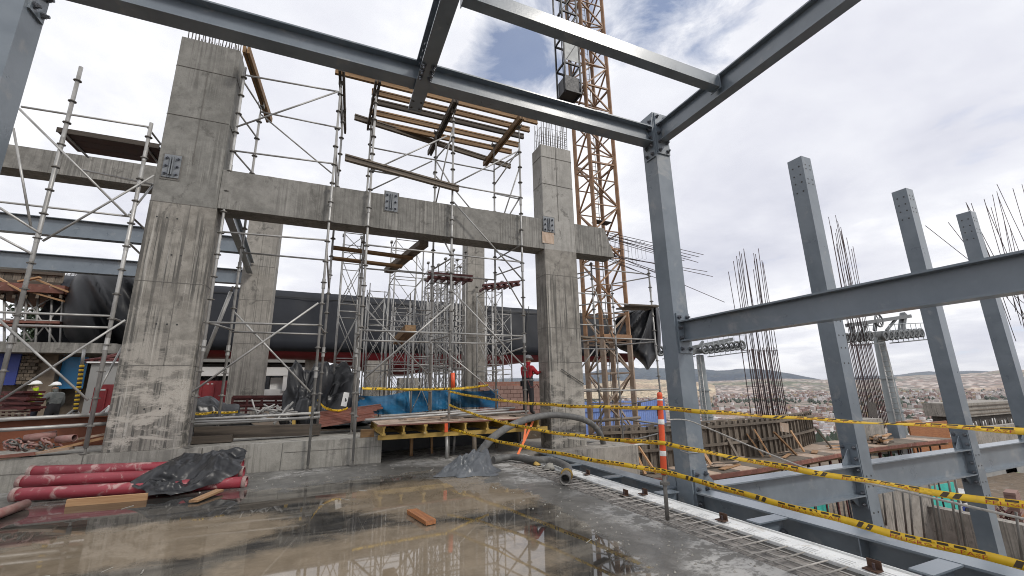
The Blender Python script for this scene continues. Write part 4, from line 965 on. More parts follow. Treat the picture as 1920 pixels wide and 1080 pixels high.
# rest platform half way
for k, z in enumerate((11.2, 24.5)):
    mb = MB(); mb.box(cxy+V((-0.55,-0.55,z)), cxy+V((0.55,0.0,z+0.04))); mb.build('rest_platform', M['black_steel'], t)
# lift cage on the mast side
lc0 = P(1062, 100, Y=20); 
t = thing('hoist_cage', 'black lattice hoist cage climbing the left side of the crane mast', 'cage', (lc0.x-0.55, 19.6, 19.3))
x0, x1, y0, y1 = 12.05, 13.15, 19.0, 20.0
BS = M['black_steel']
for x in (x0, x1):
    for y in (y0, y1): bar('post', (x, y, 19.2), (x, y, 34), 0.09, 0.09, BS, t)
z = 19.2
while z < 33:
    for p, q in (((x0,y0),(x1,y0)),((x0,y1),(x1,y1)),((x0,y0),(x0,y1)),((x1,y0),(x1,y1))):
        bar('rail', (*p, z), (*q, z), 0.10, 0.10, BS, t)
    bar('diagonal', (x0, y0, z), (x1, y0, z+1.9), 0.05, 0.05, BS, t); z += 1.95
mb = MB(); mb.box((x0+0.05, y0+0.05, 19.25), (x1-0.05, y1-0.05, 20.3)); mb.build('drive_unit', M['black_steel'], t)
mb = MB(); mb.box((x0+0.02, y0-0.01, 21.4), (x1-0.02, y0+0.01, 24.2)); mb.build('mesh_panel', M['pylon_dark'], t)
for s in (-0.12, -0.02): rod('cable', (x0+s, y0, 19), (x0+s-0.1, y0, 36), 0.03, M['black_steel'], t, 5)

# ------------------------------------------------------------------ big tarpaulin over the station hull
def tarp_hull():
    t = thing('tarpaulin', 'huge black tarpaulin wrapped round the long station hull', 'tarpaulin', (6, 30, 4), None)
    m = MB(); Y0 = 28.0
    xs = [-12.4+0.42*i for i in range(int(33.2/0.42)+1)]
    prof = []
    for j in range(17):
        u = j/16
        prof.append(u)
    grid = []
    for x in xs:
        zt_ = 7.72-0.012*(x+12)-0.0009*(x-6)**2*0.2; zb_ = 4.05+0.02*(x-10)*0 
        endl = max(0, min(1, (-7.0-x)/5.4)); col = []
        for u in prof:
            if u < 0.2: y, z = Y0+2.2*(1-u/0.2), zt_+0.25*(1-u/0.2)
            elif u < 0.85:
                s = (u-0.2)/0.65; y = Y0-0.35*sin(s*pi*0.5); z = zt_+(zb_-zt_)*s
            else:
                s = (u-0.85)/0.15; y = Y0-0.35+1.2*s; z = zb_-0.25*s
            bul = sin(pi*u)
            y -= bul*0.03*sin(x*1.9+u*2.0)+bul*0.10*fbm(x*0.5, u*2)
            y += -bul*0.025*sin((x-u*1.3)*4.0+3*fbm(x*0.5, u))
            # left end gathers into a hanging bulge
            y -= endl*1.2*bul; z -= endl*(0.9*u*(1-0.3*endl))*1.1
            y -= endl*0.22*sin(u*9+x*5+fbm(x, u)*3)*bul
            col.append(V((x, y, z)))
        grid.append(col)
    n = len(prof)
    for c in grid: m.v += c
    for i in range(len(xs)-1):
        for j in range(n-1):
            m.f.append([i*n+j, (i+1)*n+j, (i+1)*n+j+1, i*n+j+1]); m.m.append(0); m.smooth.append(True)
    # closed left end with radiating folds
    cpt = len(m.v); m.v.append(V((-13.0, 28.6, 4.9)))
    for j in range(n-1): m.f.append([j, j+1, cpt]); m.m.append(0); m.smooth.append(True)
    o = m.build('sheet', M['tarp_far'], t, smooth=True)
    for x in (-4.2, 1.6, 7.4, 12.9, 17.4):
        bar('seam', (x, Y0-0.55, 4.2), (x+0.5, Y0-0.18, 7.55), 0.02, 0.05, M['tarp_seam'], t)
    bar('top_seam', (-6.5, Y0-0.15, 7.2), (20.6, Y0-0.15, 6.98), 0.02, 0.045, M['tarp_seam'], t)
tarp_hull()
# hanging bulge at left end (nearer, draped)
# rounded gathered sack at the left end
def sack():
    t = thing('tarpaulin', 'bulging black tarpaulin end gathered at the left of the hull', 'tarpaulin', P(185, 580, Y=25)); m = MB(); nu, nv = 72, 26
    outl = [(505, 152, 262), (512, 145, 280), (530, 132, 300), (560, 122, 310), (590, 117, 312), (612, 117, 312), (630, 121, 312), (645, 135, 312), (655, 160, 312), (660, 190, 300), (664, 220, 290)]
    for j in range(nv+1):
        f = j/nv*(len(outl)-1); i0 = min(int(f), len(outl)-2); fr = f-i0
        y, xl, xr = [outl[i0][k]*(1-fr)+outl[i0+1][k]*fr for k in range(3)]
        for i in range(nu+1):
            u = i/nu; ang = pi*u; x = xl+(xr-xl)*(0.5-0.5*cos(ang))
            dist = 26.2-2.2*sin(ang)**0.7*sin(pi*min(1, 0.12+j/nv*0.95))
            rad = sin(ang*0.5+0.2)
            fold = 0.30*sin((x-150)*0.085-(y-505)*0.05+1.2*fbm(x*0.006, y*0.006))+0.15*sin((x-150)*0.17-(y-505)*0.09+2.2*fbm(x*0.008, y*0.004))
            m.v.append(P(x, y, Y=dist-fold*sin(ang)))
    for j in range(nv):
        for i in range(nu):
            q = j*(nu+1)+i; m.f.append([q, q+1, q+nu+2, q+nu+1]); m.m.append(0); m.smooth.append(True)
    m.build('sheet', M['tarp_gloss'], t, smooth=True)
sack()
def flap():
    t = thing('tarpaulin', 'loose black tarpaulin end hanging in a point at the right of the crane', 'tarpaulin', P(1205, 640, Y=26)); m = MB(); nu, nv = 56, 30
    outl = [(571, 1221, 1231), (577, 1196, 1235), (588, 1160, 1237), (606, 1152, 1238), (626, 1150, 1239), (644, 1150, 1239), (655, 1162, 1238), (664, 1184, 1234), (674, 1196, 1229), (684, 1206, 1222), (693, 1212, 1216)]
    for j in range(nv+1):
        f = j/nv*(len(outl)-1); i0 = min(int(f), len(outl)-2); fr = f-i0
        y, xl, xr = [outl[i0][k]*(1-fr)+outl[i0+1][k]*fr for k in range(3)]
        for i in range(nu+1):
            u = i/nu; x = xl+(xr-xl)*u; an = atan2(x-1228, y-560)
            fold = 0.34*sin(an*15+1.2*fbm(x*0.012, y*0.008))+0.18*sin(an*34+2*fbm(x*0.02, y*0.01))
            m.v.append(P(x, y, Y=26.3-1.5*sin(pi*u)**0.8-0.9*fold*min(1, j/nv*3+0.25)))
    for j in range(nv):
        for i in range(nu):
            q = j*(nu+1)+i; m.f.append([q, q+1, q+nu+2, q+nu+1]); m.m.append(0); m.smooth.append(True)
    m.build('sheet', M['tarp_gloss'], t, smooth=True)
flap()
# red hull under the tarpaulin
t = thing('station_hull', 'dark red curved underside of the station hull below the black tarpaulin', 'hull', (6, 30, 3.5))
mb = MB(); xs = [-9+0.8*i for i in range(41)]
def hb(x): return 3.72-0.95*exp(-((x-3.6)/2.6)**2)-0.62*exp(-((x-8.6)/3.8)**2)-0.1
for x in xs: mb.v += [V((x, 27.95, 4.25)), V((x, 27.98, 3.95)), V((x, 28.35, (hb(x)+3.95)/2-0.15)), V((x, 29.2, hb(x))), V((x, 31.0, hb(x)+0.1)), V((x, 31.5, 4.25))]
for i in range(len(xs)-1):
    for j in range(5): mb.f.append([i*6+j, (i+1)*6+j, (i+1)*6+j+1, i*6+j+1]); mb.m.append(0); mb.smooth.append(True)
mb.build('hull_plating', M['hull_red'], t)
# ------------------------------------------------------------------ foreground
def pipe(label, name, p0, p1, r, mat, group=None, rim=True, n=20):
    t = thing(name, label, 'pipe', (V(p0)+V(p1))/2, group); p0, p1 = V(p0), V(p1); d = (p1-p0).normalized(); Ln = (p1-p0).length
    ri = r*0.88; fs = []
    vs = []
    for x, q in ((0, r), (Ln, r), (Ln, ri), (Ln-0.3, ri), (0.3, ri), (0, ri)):
        vs += [(x, q*cos(2*pi*k/n), q*sin(2*pi*k/n)) for k in range(n)]
    for i in (0, 1, 2, 4):
        for k in range(n):
            j = (i+1) % 6; fs.append((i*n+k, i*n+(k+1)%n, j*n+(k+1)%n, j*n+k))
    for k in range(n): fs.append((5*n+k, 5*n+(k+1)%n, (k+1)%n, k))
    obj_from('barrel', vs, fs, mat, frame(p0, p1), t, smooth=True)
    if rim:
        for q, s in ((p0, 1), (p1, -1)):
            vs = []; a = frame(q, q+d*s)
            for x, rad in ((-0.004, r*0.86), (-0.004, r*1.10), (0.055, r*1.10), (0.062, r*1.0)): vs += [(x, rad*cos(2*pi*k/n), rad*sin(2*pi*k/n)) for k in range(n)]
            f2 = [(i*n+k, i*n+(k+1)%n, (i+1)*n+(k+1)%n, (i+1)*n+k) for i in range(3) for k in range(n)]
            obj_from('collar', vs, f2, M['pipe_end'], a, t, smooth=True)
    return t
PG = 'red concrete pump pipes stacked against the ledge'
pr_ = 0.098
pp = []
for lab, (xa, ya), (xb, yb), Y in (('lowest of three red pump pipes stacked by the ledge', (25, 928), (462, 904), 9.80), ('middle one of three red pump pipes stacked by the ledge', (36, 904), (457, 885), 10.14), ('topmost of three red pump pipes stacked by the ledge', (56, 885), (455, 871), 10.52)):
    a, b = P(xa, ya, Y=Y), P(xb, yb, Y=Y-0.42)
    pp.append((a, b)); pipe(lab, 'pump_pipe', a, b, pr_, M['pipe_red'], PG)
for i, (u, h) in enumerate(((0.12, 0), (0.86, 1))):
    (a1, b1), (a2, b2) = pp[1], pp[2]; q = a1.lerp(b1, u); r2 = a2.lerp(b2, u)
    t = thing('dunnage', ('dark timber blocking under the left ends of the red pipes', 'dark timber blocking under the right ends of the red pipes')[i], 'timber', (q.x, q.y, 0.0), 'timber blocking')
    bar('block', (q.x-0.02, q.y-0.12, (q.z-pr_)/2), (q.x-0.02, r2.y+0.12, (q.z-pr_)/2), 0.12, max(0.03, q.z-pr_-0.004), M['wood_dark'], t)
    bar('block', (q.x, r2.y-0.1, (q.z-pr_+r2.z-pr_)/2), (q.x, r2.y+0.12, (q.z-pr_+r2.z-pr_)/2), 0.12, max(0.02, r2.z-q.z-0.004), M['wood_dark'], t)
t = thing('plank', 'long yellowish plank lying on edge below the red pipes', 'plank', P(200, 945, Z=0)); a, b = P(126, 943, Z=0.05), P(277, 931, Z=0.05); bar('plank', a, b, 0.045, 0.10, M['wood_new'], t, jit=0.003)
t = thing('plank', 'short flat orange plank by the black sheet on the wet floor', 'plank', P(388, 930, Z=0)); bar('plank', P(362, 940, Z=0.03), P(412, 919, Z=0.05), 0.13, 0.035, M['wood_new'], t, jit=0.003)
pipe('brown pipe end cut off at the lower left edge of the view', 'brown_pipe', P(-60, 985, Z=0.07), P(48, 945, Z=0.07), 0.065, M['pipe_brown'], None, False)
t = thing('plank', 'wet orange board lying alone in the muddy puddle', 'plank', P(790, 968, Z=0)); a, b = P(772, 958, Z=0.03), P(808, 980, Z=0.03)
bar('board', a, b, 0.135, 0.05, M['wood_wet'], t, jit=0.004)
# black sheet thrown over the pipes
CR2_ = 0
CR2 = {}
def crease2(u, v, seed, n=13):
    if seed not in CR2:
        r = random.Random(seed); CR2[seed] = []
        for k in range(n):
            a = r.uniform(0, 3.14); f = 1.4*1.2**k; CR2[seed].append((cos(a)*f, sin(a)*f, r.uniform(0,2), 1/f, r.uniform(0,9)))
    s = 0; w_ = 0
    for a, b, o, am, sh in CR2[seed]:
        m_ = max(0.05, 0.55+0.9*mnoise.noise(V((u*1.3+sh, v*1.3, sh)))); s += am*m_*abs(((u*a+v*b+o) % 2)-1); w_ += am*m_
    return s/w_
def pipe_sheet():
    t = thing('plastic_sheet', 'crumpled black plastic sheet thrown over the red pipes', 'plastic sheet', P(380, 915, Z=0)); m = MB(); nu, nv = 64, 56
    def env(x, v):
        f = [(x-a.x)/(b.x-a.x) for a, b in pp]; ys = [a.y+(b.y-a.y)*g for (a, b), g in zip(pp, f)]; zs = [a.z+(b.z-a.z)*g+pr_ for (a, b), g in zip(pp, f)]
        K = [(ys[2]+0.16, zs[2]-0.04), (ys[2], zs[2]), (ys[1], zs[1]+0.01), (ys[0], zs[0]), (ys[0]-0.13, zs[0]-0.10), (ys[0]-0.30, 0.03), (ys[0]-0.48, 0.012)]; g = v*(len(K)-1); i = min(int(g), len(K)-2); g -= i
        return K[i][0]*(1-g)+K[i+1][0]*g, K[i][1]*(1-g)+K[i+1][1]*g
    for j in range(nv+1):
        v = j/nv
        xl = -2.62+0.16*sin(v*9)+0.06*fbm(v*6, 1.2)-0.12*v; xr = -1.28-0.06*sin(v*8)-1.25*max(0, v-0.38)+0.08*fbm(v*5, 4.4)
        for i in range(nu+1):
            u = i/nu; x = xl+(xr-xl)*u; y, z = env(x, v)
            c = 0.5+2.2*(crease2(x*1.5, v*2.2, 5)-0.5); edge = min(1, min(u, 1-u)*6+0.15); low = 1-0.75*max(0, v-0.72)/0.28
            lift = 0.17*exp(-((u-0.93)/0.14)**2)*exp(-((v-0.03)/0.12)**2)+0.09*exp(-((u-0.55)/0.25)**2)*exp(-((v-0.05)/0.15)**2)
            m.v.append(V((x, y-0.10*c*edge*low, z+0.015+0.17*c*edge*low+lift)))
    for j in range(nv):
        for i in range(nu):
            q = j*(nu+1)+i; m.f.append([q, q+1, q+nu+2, q+nu+1]); m.m.append(0); m.smooth.append(True)
    o = m.build('sheet', M['tarp_black'], t, smooth=True)
pipe_sheet()
# crumpled grey plastic bag
CR = {}
def crease3(p, seed, n=16):
    """sum of folded planes: flat facets that meet in sharp creases"""
    if seed not in CR:
        r = random.Random(int(seed*100)); CR[seed] = []
        for k in range(n):
            d = V((r.gauss(0,1), r.gauss(0,1), r.gauss(0,1)*0.7)).normalized(); f = 0.9*1.17**k; CR[seed].append((d*f, r.uniform(0,2), 1/f, V((r.uniform(0,9), r.uniform(0,9), k))))
    s = 0; w_ = 0
    for d, o, a, sh in CR[seed]:
        m_ = 0.55+0.9*mnoise.noise(p*1.1+sh); m_ = max(0.05, m_)
        s += a*m_*abs(((p.dot(d)+o) % 2)-1); w_ += a*m_
    return s/w_
def crumple(name, label, cat, c, sx, sy, sz, rot, mat, seed, sub=5, amp=0.30, group=None):
    t = thing(name, label, cat, c, group); bm = bmesh.new(); bmesh.ops.create_icosphere(bm, subdivisions=sub, radius=1.0)
    for v in bm.verts:
        p = v.co.copy(); q = p*1.5+V((seed, seed*2, 0))
        k = 1+amp*(0.9*mnoise.noise(q*0.8)+5.0*(crease3(p, seed)-0.5))
        p *= k; z = p.z*sz
        if p.z < -0.12: z = -0.12*sz+(p.z+0.12)*0.12*sz
        v.co = V((p.x*sx*(1+0.25*max(0, -p.z)), p.y*sy*(1+0.2*max(0, -p.z)), z+sz*0.22))
    me = bpy.data.meshes.new('sheet'); bm.to_mesh(me); bm.free(); me.materials.append(mat)
    me.polygons.foreach_set('use_smooth', [True]*len(me.polygons))
    o = bpy.data.objects.new('sheet', me); _place(o, Matrix.Translation(V(c)) @ Matrix.Rotation(rot, 4, 'Z'), t); return t
def film(name, label, cat, c, sx, sy, peaks, mat, seed, crs=0.16):
    t = thing(name, label, cat, c); m = MB(); nr, na_ = 40, 110; c = V(c)
    for i in range(nr+1):
        r = i/nr
        for k in range(na_):
            a = 2*pi*k/na_; ro = 1+0.16*sin(a*3+seed)+0.10*sin(a*7+seed*2)+0.10*fbm(cos(a)*2+seed, sin(a)*2)
            x, y = sx*r*cos(a)*ro, sy*r*sin(a)*ro; f = 1-r**7
            h = sum(hh*exp(-((x-px_)/wx)**2-((y-py_)/wy)**2) for px_, py_, wx, wy, hh in peaks)
            cr = crease2(x*2.6+seed, y*3.4, int(seed*10))-0.5
            z = max(0.006, h*(1+0.9*cr)*f+crs*max(-0.2, cr)*f+0.02*abs(sin(a*16+seed+3*r))*r*f+0.012*f)
            m.v.append(c+V((x+0.10*cr*f, y-0.10*cr*f, z)))
    for i in range(nr):
        for k in range(na_):
            k2 = (k+1) % na_; m.f.append([i*na_+k, (i+1)*na_+k, (i+1)*na_+k2, i*na_+k2]); m.m.append(0); m.smooth.append(True)
    m.build('sheet', mat, t, smooth=True); return t
film('plastic_sheet', 'crumpled shiny grey plastic sheet heaped on the wet floor beside the hose', 'plastic sheet', P(880, 886, Z=0.0), 0.66, 0.50, ((0.30, 0.10, 0.26, 0.34, 0.33), (-0.14, 0.02, 0.40, 0.36, 0.25)), M['bag_grey'], 4.6, 0.20)
# hose
t = thing('pump_hose', 'thick grey rubber concrete hose looping over the pier and onto the floor', 'hose', P(1000, 868, Z=0))
def spline(pts, n=8):
    pts = [V(p) for p in pts]; outp = []
    for i in range(len(pts)-1):
        p0, p1, p2, p3 = pts[max(i-1,0)], pts[i], pts[i+1], pts[min(i+2,len(pts)-1)]
        for k in range(n):
            s = k/n; outp.append(0.5*((2*p1)+(-p0+p2)*s+(2*p0-5*p1+4*p2-p3)*s*s+(-p0+3*p1-3*p2+p3)*s**3))
    outp.append(pts[-1]); return outp
hr = 0.072
mb = MB(); mb.tube(spline([P(925, 862, Z=0.1), P(958, 857, Z=0.1), P(1000, 862, Z=0.1), P(1036, 864, Z=0.1), P(1064, 876, Z=0.11), P(1062, 892, Z=0.105)]), hr, 14); mb.build('lower_run', M['hose_rubber'], t)
hp = [(902, 852, 8.75), (912, 833, 8.9), (935, 812, 9.3), (965, 795, 9.8), (1000, 783, 10.2), (1040, 778, 10.45), (1085, 784, 10.6), (1112, 797, 10.75), (1128, 820, 10.95), (1134, 850, 11.1), (1138, 884, 11.2)]
mb = MB(); mb.tube(spline([P(x, y, Y=Y) for x, y, Y in hp]), 0.082, 14); mb.build('upper_loop', M['hose_rubber'], t)
e0, e1 = P(1063, 889, Z=0.105), P(1058, 903, Z=0.10); d = (e1-e0).normalized()
pipe_vs = []
mb = MB(); mb.tube([e0-d*0.02, e0+d*0.10], 0.097, 16); mb.tube([e0+d*0.02, e0+d*0.05], 0.108, 16); mb.build('coupling', M['strap_orange'] if False else M['beam_yellow'], t)
mb = MB(); n = 18; fr = frame(e0+d*0.09, e0+d*0.5)
vs = []
for x, rad in ((0, 0.085), (0.30, 0.085), (0.30, 0.098), (0.36, 0.098), (0.36, 0.072), (0.05, 0.070)): vs += [(x, rad*cos(2*pi*k/n), rad*sin(2*pi*k/n)) for k in range(n)]
fs = [(i*n+k, i*n+(k+1)%n, (i+1)*n+(k+1)%n, (i+1)*n+k) for i in range(5) for k in range(n)]+[tuple(5*n+k for k in range(n))]
obj_from('nozzle', vs, fs, M['galvanised_dark'], fr, t, smooth=True)
# small rubble beside the mesh
for lab, x, y, s, mt in (('pale broken concrete lump beside the hose, near the mesh', 1030, 880, 0.11, 'concrete_ledge'), ('yellow scrap lump left of the pale concrete lump', 1006, 872, 0.07, 'beam_yellow'), ('small red rag on the floor at the foot of the ledge end', 697, 866, 0.07, 'paint_orange')):
    crumple('rubble_lump', lab, 'rubble', P(x, y, Z=0.02), s, s, s*0.8, 0.4, M[mt], x*0.01, 2, 0.35)
gr = MB(); rg = random.Random(5)
for i in range(420):
    x, y = rg.uniform(2.7, 4.3), rg.uniform(1.6, 8.8)
    if rg.random() < 0.35: x, y = rg.uniform(-2.5, 4.0), rg.uniform(9.2, 10.8)
    s = rg.uniform(0.006, 0.02); q = [V((x+s*rg.uniform(.6,1.2)*cos(a), y+s*rg.uniform(.6,1.2)*sin(a), 0.001)) for a in (0, 1.6, 3.1, 4.6)]
    gr.v += q+[V((x, y, s*0.9))]; b = len(gr.v)-5
    for f in ((0,1,4),(1,2,4),(2,3,4),(3,0,4)): gr.f.append([b+k for k in f]); gr.m.append(0); gr.smooth.append(False)
for i in range(12):
    x, y = rg.uniform(-2.6, 3.6), rg.uniform(4.2, 10.4); a = rg.uniform(0, 3.1); l = rg.uniform(.03, .12); q = V((cos(a), sin(a), 0)); n_ = V((-sin(a), cos(a), 0))*rg.uniform(.003,.008); c = V((x, y, 0.002))
    gr.add([c-q*l-n_, c+q*l-n_, c+q*l+n_, c-q*l+n_, c-q*l+V((0,0,.006)), c+q*l+V((0,0,.006))], [(0,1,5,4),(2,3,4,5),(1,2,5),(3,0,4)])
o = gr.build('floor_grit', M['concrete_ledge']); o['kind'] = 'stuff'; tag(o, 'small grit and crumbs scattered on the wet floor', 'grit')
# orange post
bx, by = 3.965, 4.5
t = thing('delineator_post', 'orange and white warning post standing at the floor edge near the bolted column', 'warning post', (bx, by, 0))
rod('pole', (bx, by, 0), (bx+0.015, by, 0.62), 0.025, M['galvanised_dark'], t, 10)
mb = MB(); mb.tube([(bx+0.012, by, 0.415), (bx+0.012, by, 0.445)], 0.062, 10); mb.build('clamp', M['galvanised_dark'], t)
n = 18; PRS = 0.66
ax = frame((bx+0.013, by, 0.53), (bx+0.065, by, 1.52))
def post_seg(name, segs, mat):
    vs = []
    for x, rad in segs: vs += [(x, PRS*rad*cos(2*pi*k/n), PRS*rad*sin(2*pi*k/n)) for k in range(n)]
    fs = [(i*n+k, i*n+(k+1)%n, (i+1)*n+(k+1)%n, (i+1)*n+k) for i in range(len(segs)-1) for k in range(n)]+[tuple(range(n-1,-1,-1)), tuple((len(segs)-1)*n+k for k in range(n))]
    obj_from(name, vs, fs, mat, ax, t, smooth=True)
post_seg('body', [(0.0, 0.055), (0.02, 0.060), (0.92, 0.052), (0.94, 0.048), (0.95, 0.054), (0.985, 0.050), (1.0, 0.030)], M['paint_orange'])
for a in (0.22, 0.60): post_seg('white_band', [(a, 0.0605), (a+0.001, 0.0612), (a+0.060, 0.0602), (a+0.061, 0.0597)], M['paint_white'])
post_seg('white_band', [(0.895, 0.0540), (0.896, 0.0548), (0.912, 0.0545), (0.913, 0.0535)], M['paint_white'])
for a in (0.06, 0.36, 0.70): bar('slot', ax @ V((a, -0.031, -0.023)), ax @ V((a+0.15, -0.030, -0.022)), 0.014, 0.010, M['stripe_black'], t, up=V((0.6,-0.8,0)))
t = thing('delineator_post', 'small orange marker post on the scaffold pole beyond the ledge', 'warning post', P(849, 726, Y=10.72)); rod('body', P(849.5, 727, Y=10.70), P(849, 699, Y=10.70), 0.052, M['paint_orange'], t, 10)

# formwork table on props over the dark opening
t = thing('formwork_table', 'plywood formwork table on yellow timber beams over the dark opening', 'formwork', (3.4, 11.6, 0))
TX0, TX1, TY0, TY1, TZ = 1.25, 5.75, 10.45, 13.3, 0.855
for i in range(5):
    for j in range(2):
        x = TX0-0.05+i*0.9; x1 = min(x+0.895, TX1); y = TY0+j*1.4
        if x1 > x: bar('plywood_sheet', ((x+x1)/2, y-0.04+random.uniform(-.02,.02), TZ), ((x+x1)/2, y+1.38, TZ+random.uniform(-.002,.004)), x1-x, 0.022, M['ply_pale'], t)
bar('edge_strip', (TX0-0.1, TY0-0.055, TZ+0.002), (TX1-0.7, TY0-0.055, TZ+0.002), 0.03, 0.03, M['ply_red'], t)
def h20(p0, p1, mat=None):
    mt = mat or M['beam_yellow']; p0, p1 = V(p0), V(p1)
    for s in (0.080, -0.080): bar('beam_chord', p0+V((0,0,s)), p1+V((0,0,s)), 0.085, 0.045, mt, t)
    bar('beam_web', p0, p1, 0.038, 0.114, mt, t)
for i, x in enumerate((1.30, 1.75, 2.24, 2.73, 3.22, 3.80, 4.28, 4.75, 5.2)):
    h20((x, TY0-0.03+random.uniform(-.04,.04), TZ-0.118), (x, TY1-0.1, TZ-0.118))
    if i == 3: bar('painted_end', (x, TY0-0.085, TZ-0.118), (x, TY0-0.07, TZ-0.118), 0.08, 0.2, M['paint_orange'], t, up=V((0,0,1)))
for y in (10.62, 12.6): bar('bearer', (TX0-0.05, y, TZ-0.222-0.055), (TX1-0.2, y, TZ-0.222-0.055), 0.09, 0.10, M['beam_yellow'], t)
for x, y, r, m in ((771, 855, 0.045, 'wood_new'), (810, 850, 0.035, 'wood_new'), (838, 861, 0.04, 'galvanised'), (850, 850, 0.035, 'galvanised'), (890, 856, 0.06, 'wood_old'), (931, 840, 0.04, 'wood_old'), (972, 830, 0.05, 'wood_old')):
    q = P(x, y, Z=0.0); rod('prop', q, (q.x+random.uniform(-.03,.05), q.y, TZ-0.335), r, M[m], t, 8)
mb = MB(); mb.box((1.345, 12.9, 0.001), (5.82, 12.93, 0.72)); mb.build('closing_sheet', M['tarp_black'], t)  # black sheet added to stand for the deep shade under the table
# clutter on the table
rg = random.Random(3)
PL = sorted([(rg.uniform(1.3, 3.6), rg.uniform(10.8, 12.6)) for _ in range(9)])
ORD = ('first','second','third','fourth','fifth','sixth','seventh','eighth','ninth','tenth','eleventh','twelfth','thirteenth','fourteenth','fifteenth')
for i in range(9):
    lab = 'loose plank on the formwork table, %s from the left end' % ORD[i]
    a = V((*PL[i], TZ+0.03+0.02*(i % 4))); b = a+V((rg.uniform(0.9, 1.9), rg.uniform(-.5, .5), rg.uniform(-.01, .04)))
    t2 = thing('loose_plank', lab, 'plank', a, 'loose planks on the formwork table'); bar('plank', a, b, rg.uniform(0.08, 0.18), 0.03, M[rg.choice(('wood_new','ply_pale','wood_old'))], t2, jit=0.004)
for lab, p0, p1 in (('front one of two long tubes lying across the formwork table', (0.9, 10.62, 0.98), (5.0, 11.9, 1.02)), ('rear one of two long tubes lying across the formwork table', (1.4, 12.0, 0.98), (5.4, 12.4, 1.05)), ('short tube lying on the right half of the formwork table', (3.0, 11.4, 0.94), (5.3, 11.2, 1.0))):
    t2 = thing('loose_tube', lab, 'tube', p0); rod('tube', p0, p1, 0.03, GV, t2, 8)
t2 = thing('timber_baulk', 'dark red timber lying on the rear right of the formwork table', 'timber', (4.2, 12.2, 0.9)); bar('timber', (3.6, 12.5, 0.98), (5.5, 11.8, 0.98), 0.12, 0.12, M['ply_red'], t2)
t2 = thing('plank', 'pale board end beside the foot of the centre right pier', 'plank', P(1000, 782, Y=10.6)); bar('board', P(985, 783, Y=10.5), P(1048, 783, Y=10.6), 0.14, 0.03, M['wood_new'], t2)
t2 = thing('corner_block', 'small stained timber block at the end of the concrete ledge', 'block', (0.95, 11.0, 0.57)); bar('block', (0.85, 11.0, 0.66), (1.15, 11.0, 0.66), 0.14, 0.17, M['wood_orange'], t2)
# orange strap
t = thing('strap', 'orange webbing strap tied from the formwork table to the floor', 'strap', P(970, 852, Y=9.8))
bar('webbing', P(988, 786, Y=10.36), P(982, 828, Y=10.1), 0.055, 0.008, M['strap_orange'], t, up=V((0,1,0))); bar('webbing', P(1000, 789, Y=10.36), P(982, 829, Y=10.1), 0.055, 0.008, M['strap_orange'], t, up=V((0,1,0))); bar('webbing', P(982, 828, Y=10.1), P(970, 854, Y=9.8), 0.06, 0.010, M['strap_orange'], t, up=V((0,1,0)))

# ------------------------------------------------------------------ stores on the platform
def stack(label, name, cat, p, n, L_, wd, h, mat, ang, spread=0.1, seed=0, group=None, jit=0.05, part='plank'):
    t = thing(name, label, cat, p, group); rg = random.Random(seed); p = V(p); dx = V((cos(ang), sin(ang), 0)); dy = V((-sin(ang), cos(ang), 0))
    per = max(1, int(spread/wd)) if spread > wd else 1; k = 0; z = h/2
    while k < n:
        for c in range(per):
            if k >= n: break
            o = p+dy*((c-(per-1)/2)*wd*1.04)+V((0,0,z))+dx*rg.uniform(-jit, jit)*2; a = rg.uniform(-jit, jit)
            d2 = V((cos(ang+a), sin(ang+a), 0))
            bar(part, o-d2*L_/2, o+d2*L_/2, wd, h*0.92, mat if not isinstance(mat, tuple) else rg.choice(mat), t); k += 1
        z += h
    return t
t = thing('timber_baulk', 'long dark weathered timber lying on the ledge between the scaffold poles', 'timber', (-1, 12.2, 0.57)); bar('timber', (-2.55, 11.75, 0.80), (-0.05, 12.05, 0.72), 0.3, 0.26, M['wood_dark'], t, jit=0.012); bar('bearer', (-2.9, 11.62, 0.66), (-1.8, 11.65, 0.66), 0.25, 0.15, M['wood_dark'], t)
for lab, p0, p1 in (('upper of two tubes above the dark weathered timber', P(362, 787, Y=11.9), P(600, 774, Y=11.9)), ('lower of two tubes above the dark weathered timber', P(362, 797, Y=11.4), P(600, 782, Y=11.4))):
    t = thing('loose_tube', lab, 'tube', p0); rod('tube', p0, p1, 0.033, GV, t, 8)
# red brown plank stack by the ledge end
t = thing('plank_stack', 'sloping stack of red brown planks beside the blue sheet', 'planks', P(650, 800, Y=12.6)); rg = random.Random(4)
for i in range(9):
    a = P(596, 800-i*3.2, Y=12.3+i*0.12); b = P(708, 783-i*3.0, Y=12.4+i*0.12); bar('plank', a, b+V((rg.uniform(-.15,.15),0,0)), 0.22, 0.045, M['ply_red'], t, jit=0.004)
# red frames rack
t = thing('frame_rack', 'low rack of dark red scaffold frames behind the first scaffold tower', 'rack', P(500, 770, Y=15))
for k in range(5):
    y0 = 15.2+k*0.18; a, b = P(432, 778, Y=y0), P(640, 774, Y=y0)
    zt_ = P(520, 742, Y=y0).z-0.06*k+random.uniform(-.05,.05)
    bar('rail', (a.x, y0, a.z+0.12), (b.x, y0, a.z+0.12), 0.05, 0.06, M['rack_red'], t); bar('rail', (a.x, y0, zt_), (b.x, y0, zt_-0.05), 0.05, 0.07, M['rack_red'], t)
    if k < 3:
        bar('rail', (a.x, y0, (a.z+zt_)/2), (b.x, y0, (a.z+zt_)/2), 0.05, 0.05, M['rack_red'], t)
        for i in range(9):
            x = a.x+(b.x-a.x)*i/8; bar('stile', (x, y0+0.03, a.z-0.1), (x, y0+0.03, zt_), 0.05, 0.06, M['rack_red'], t)
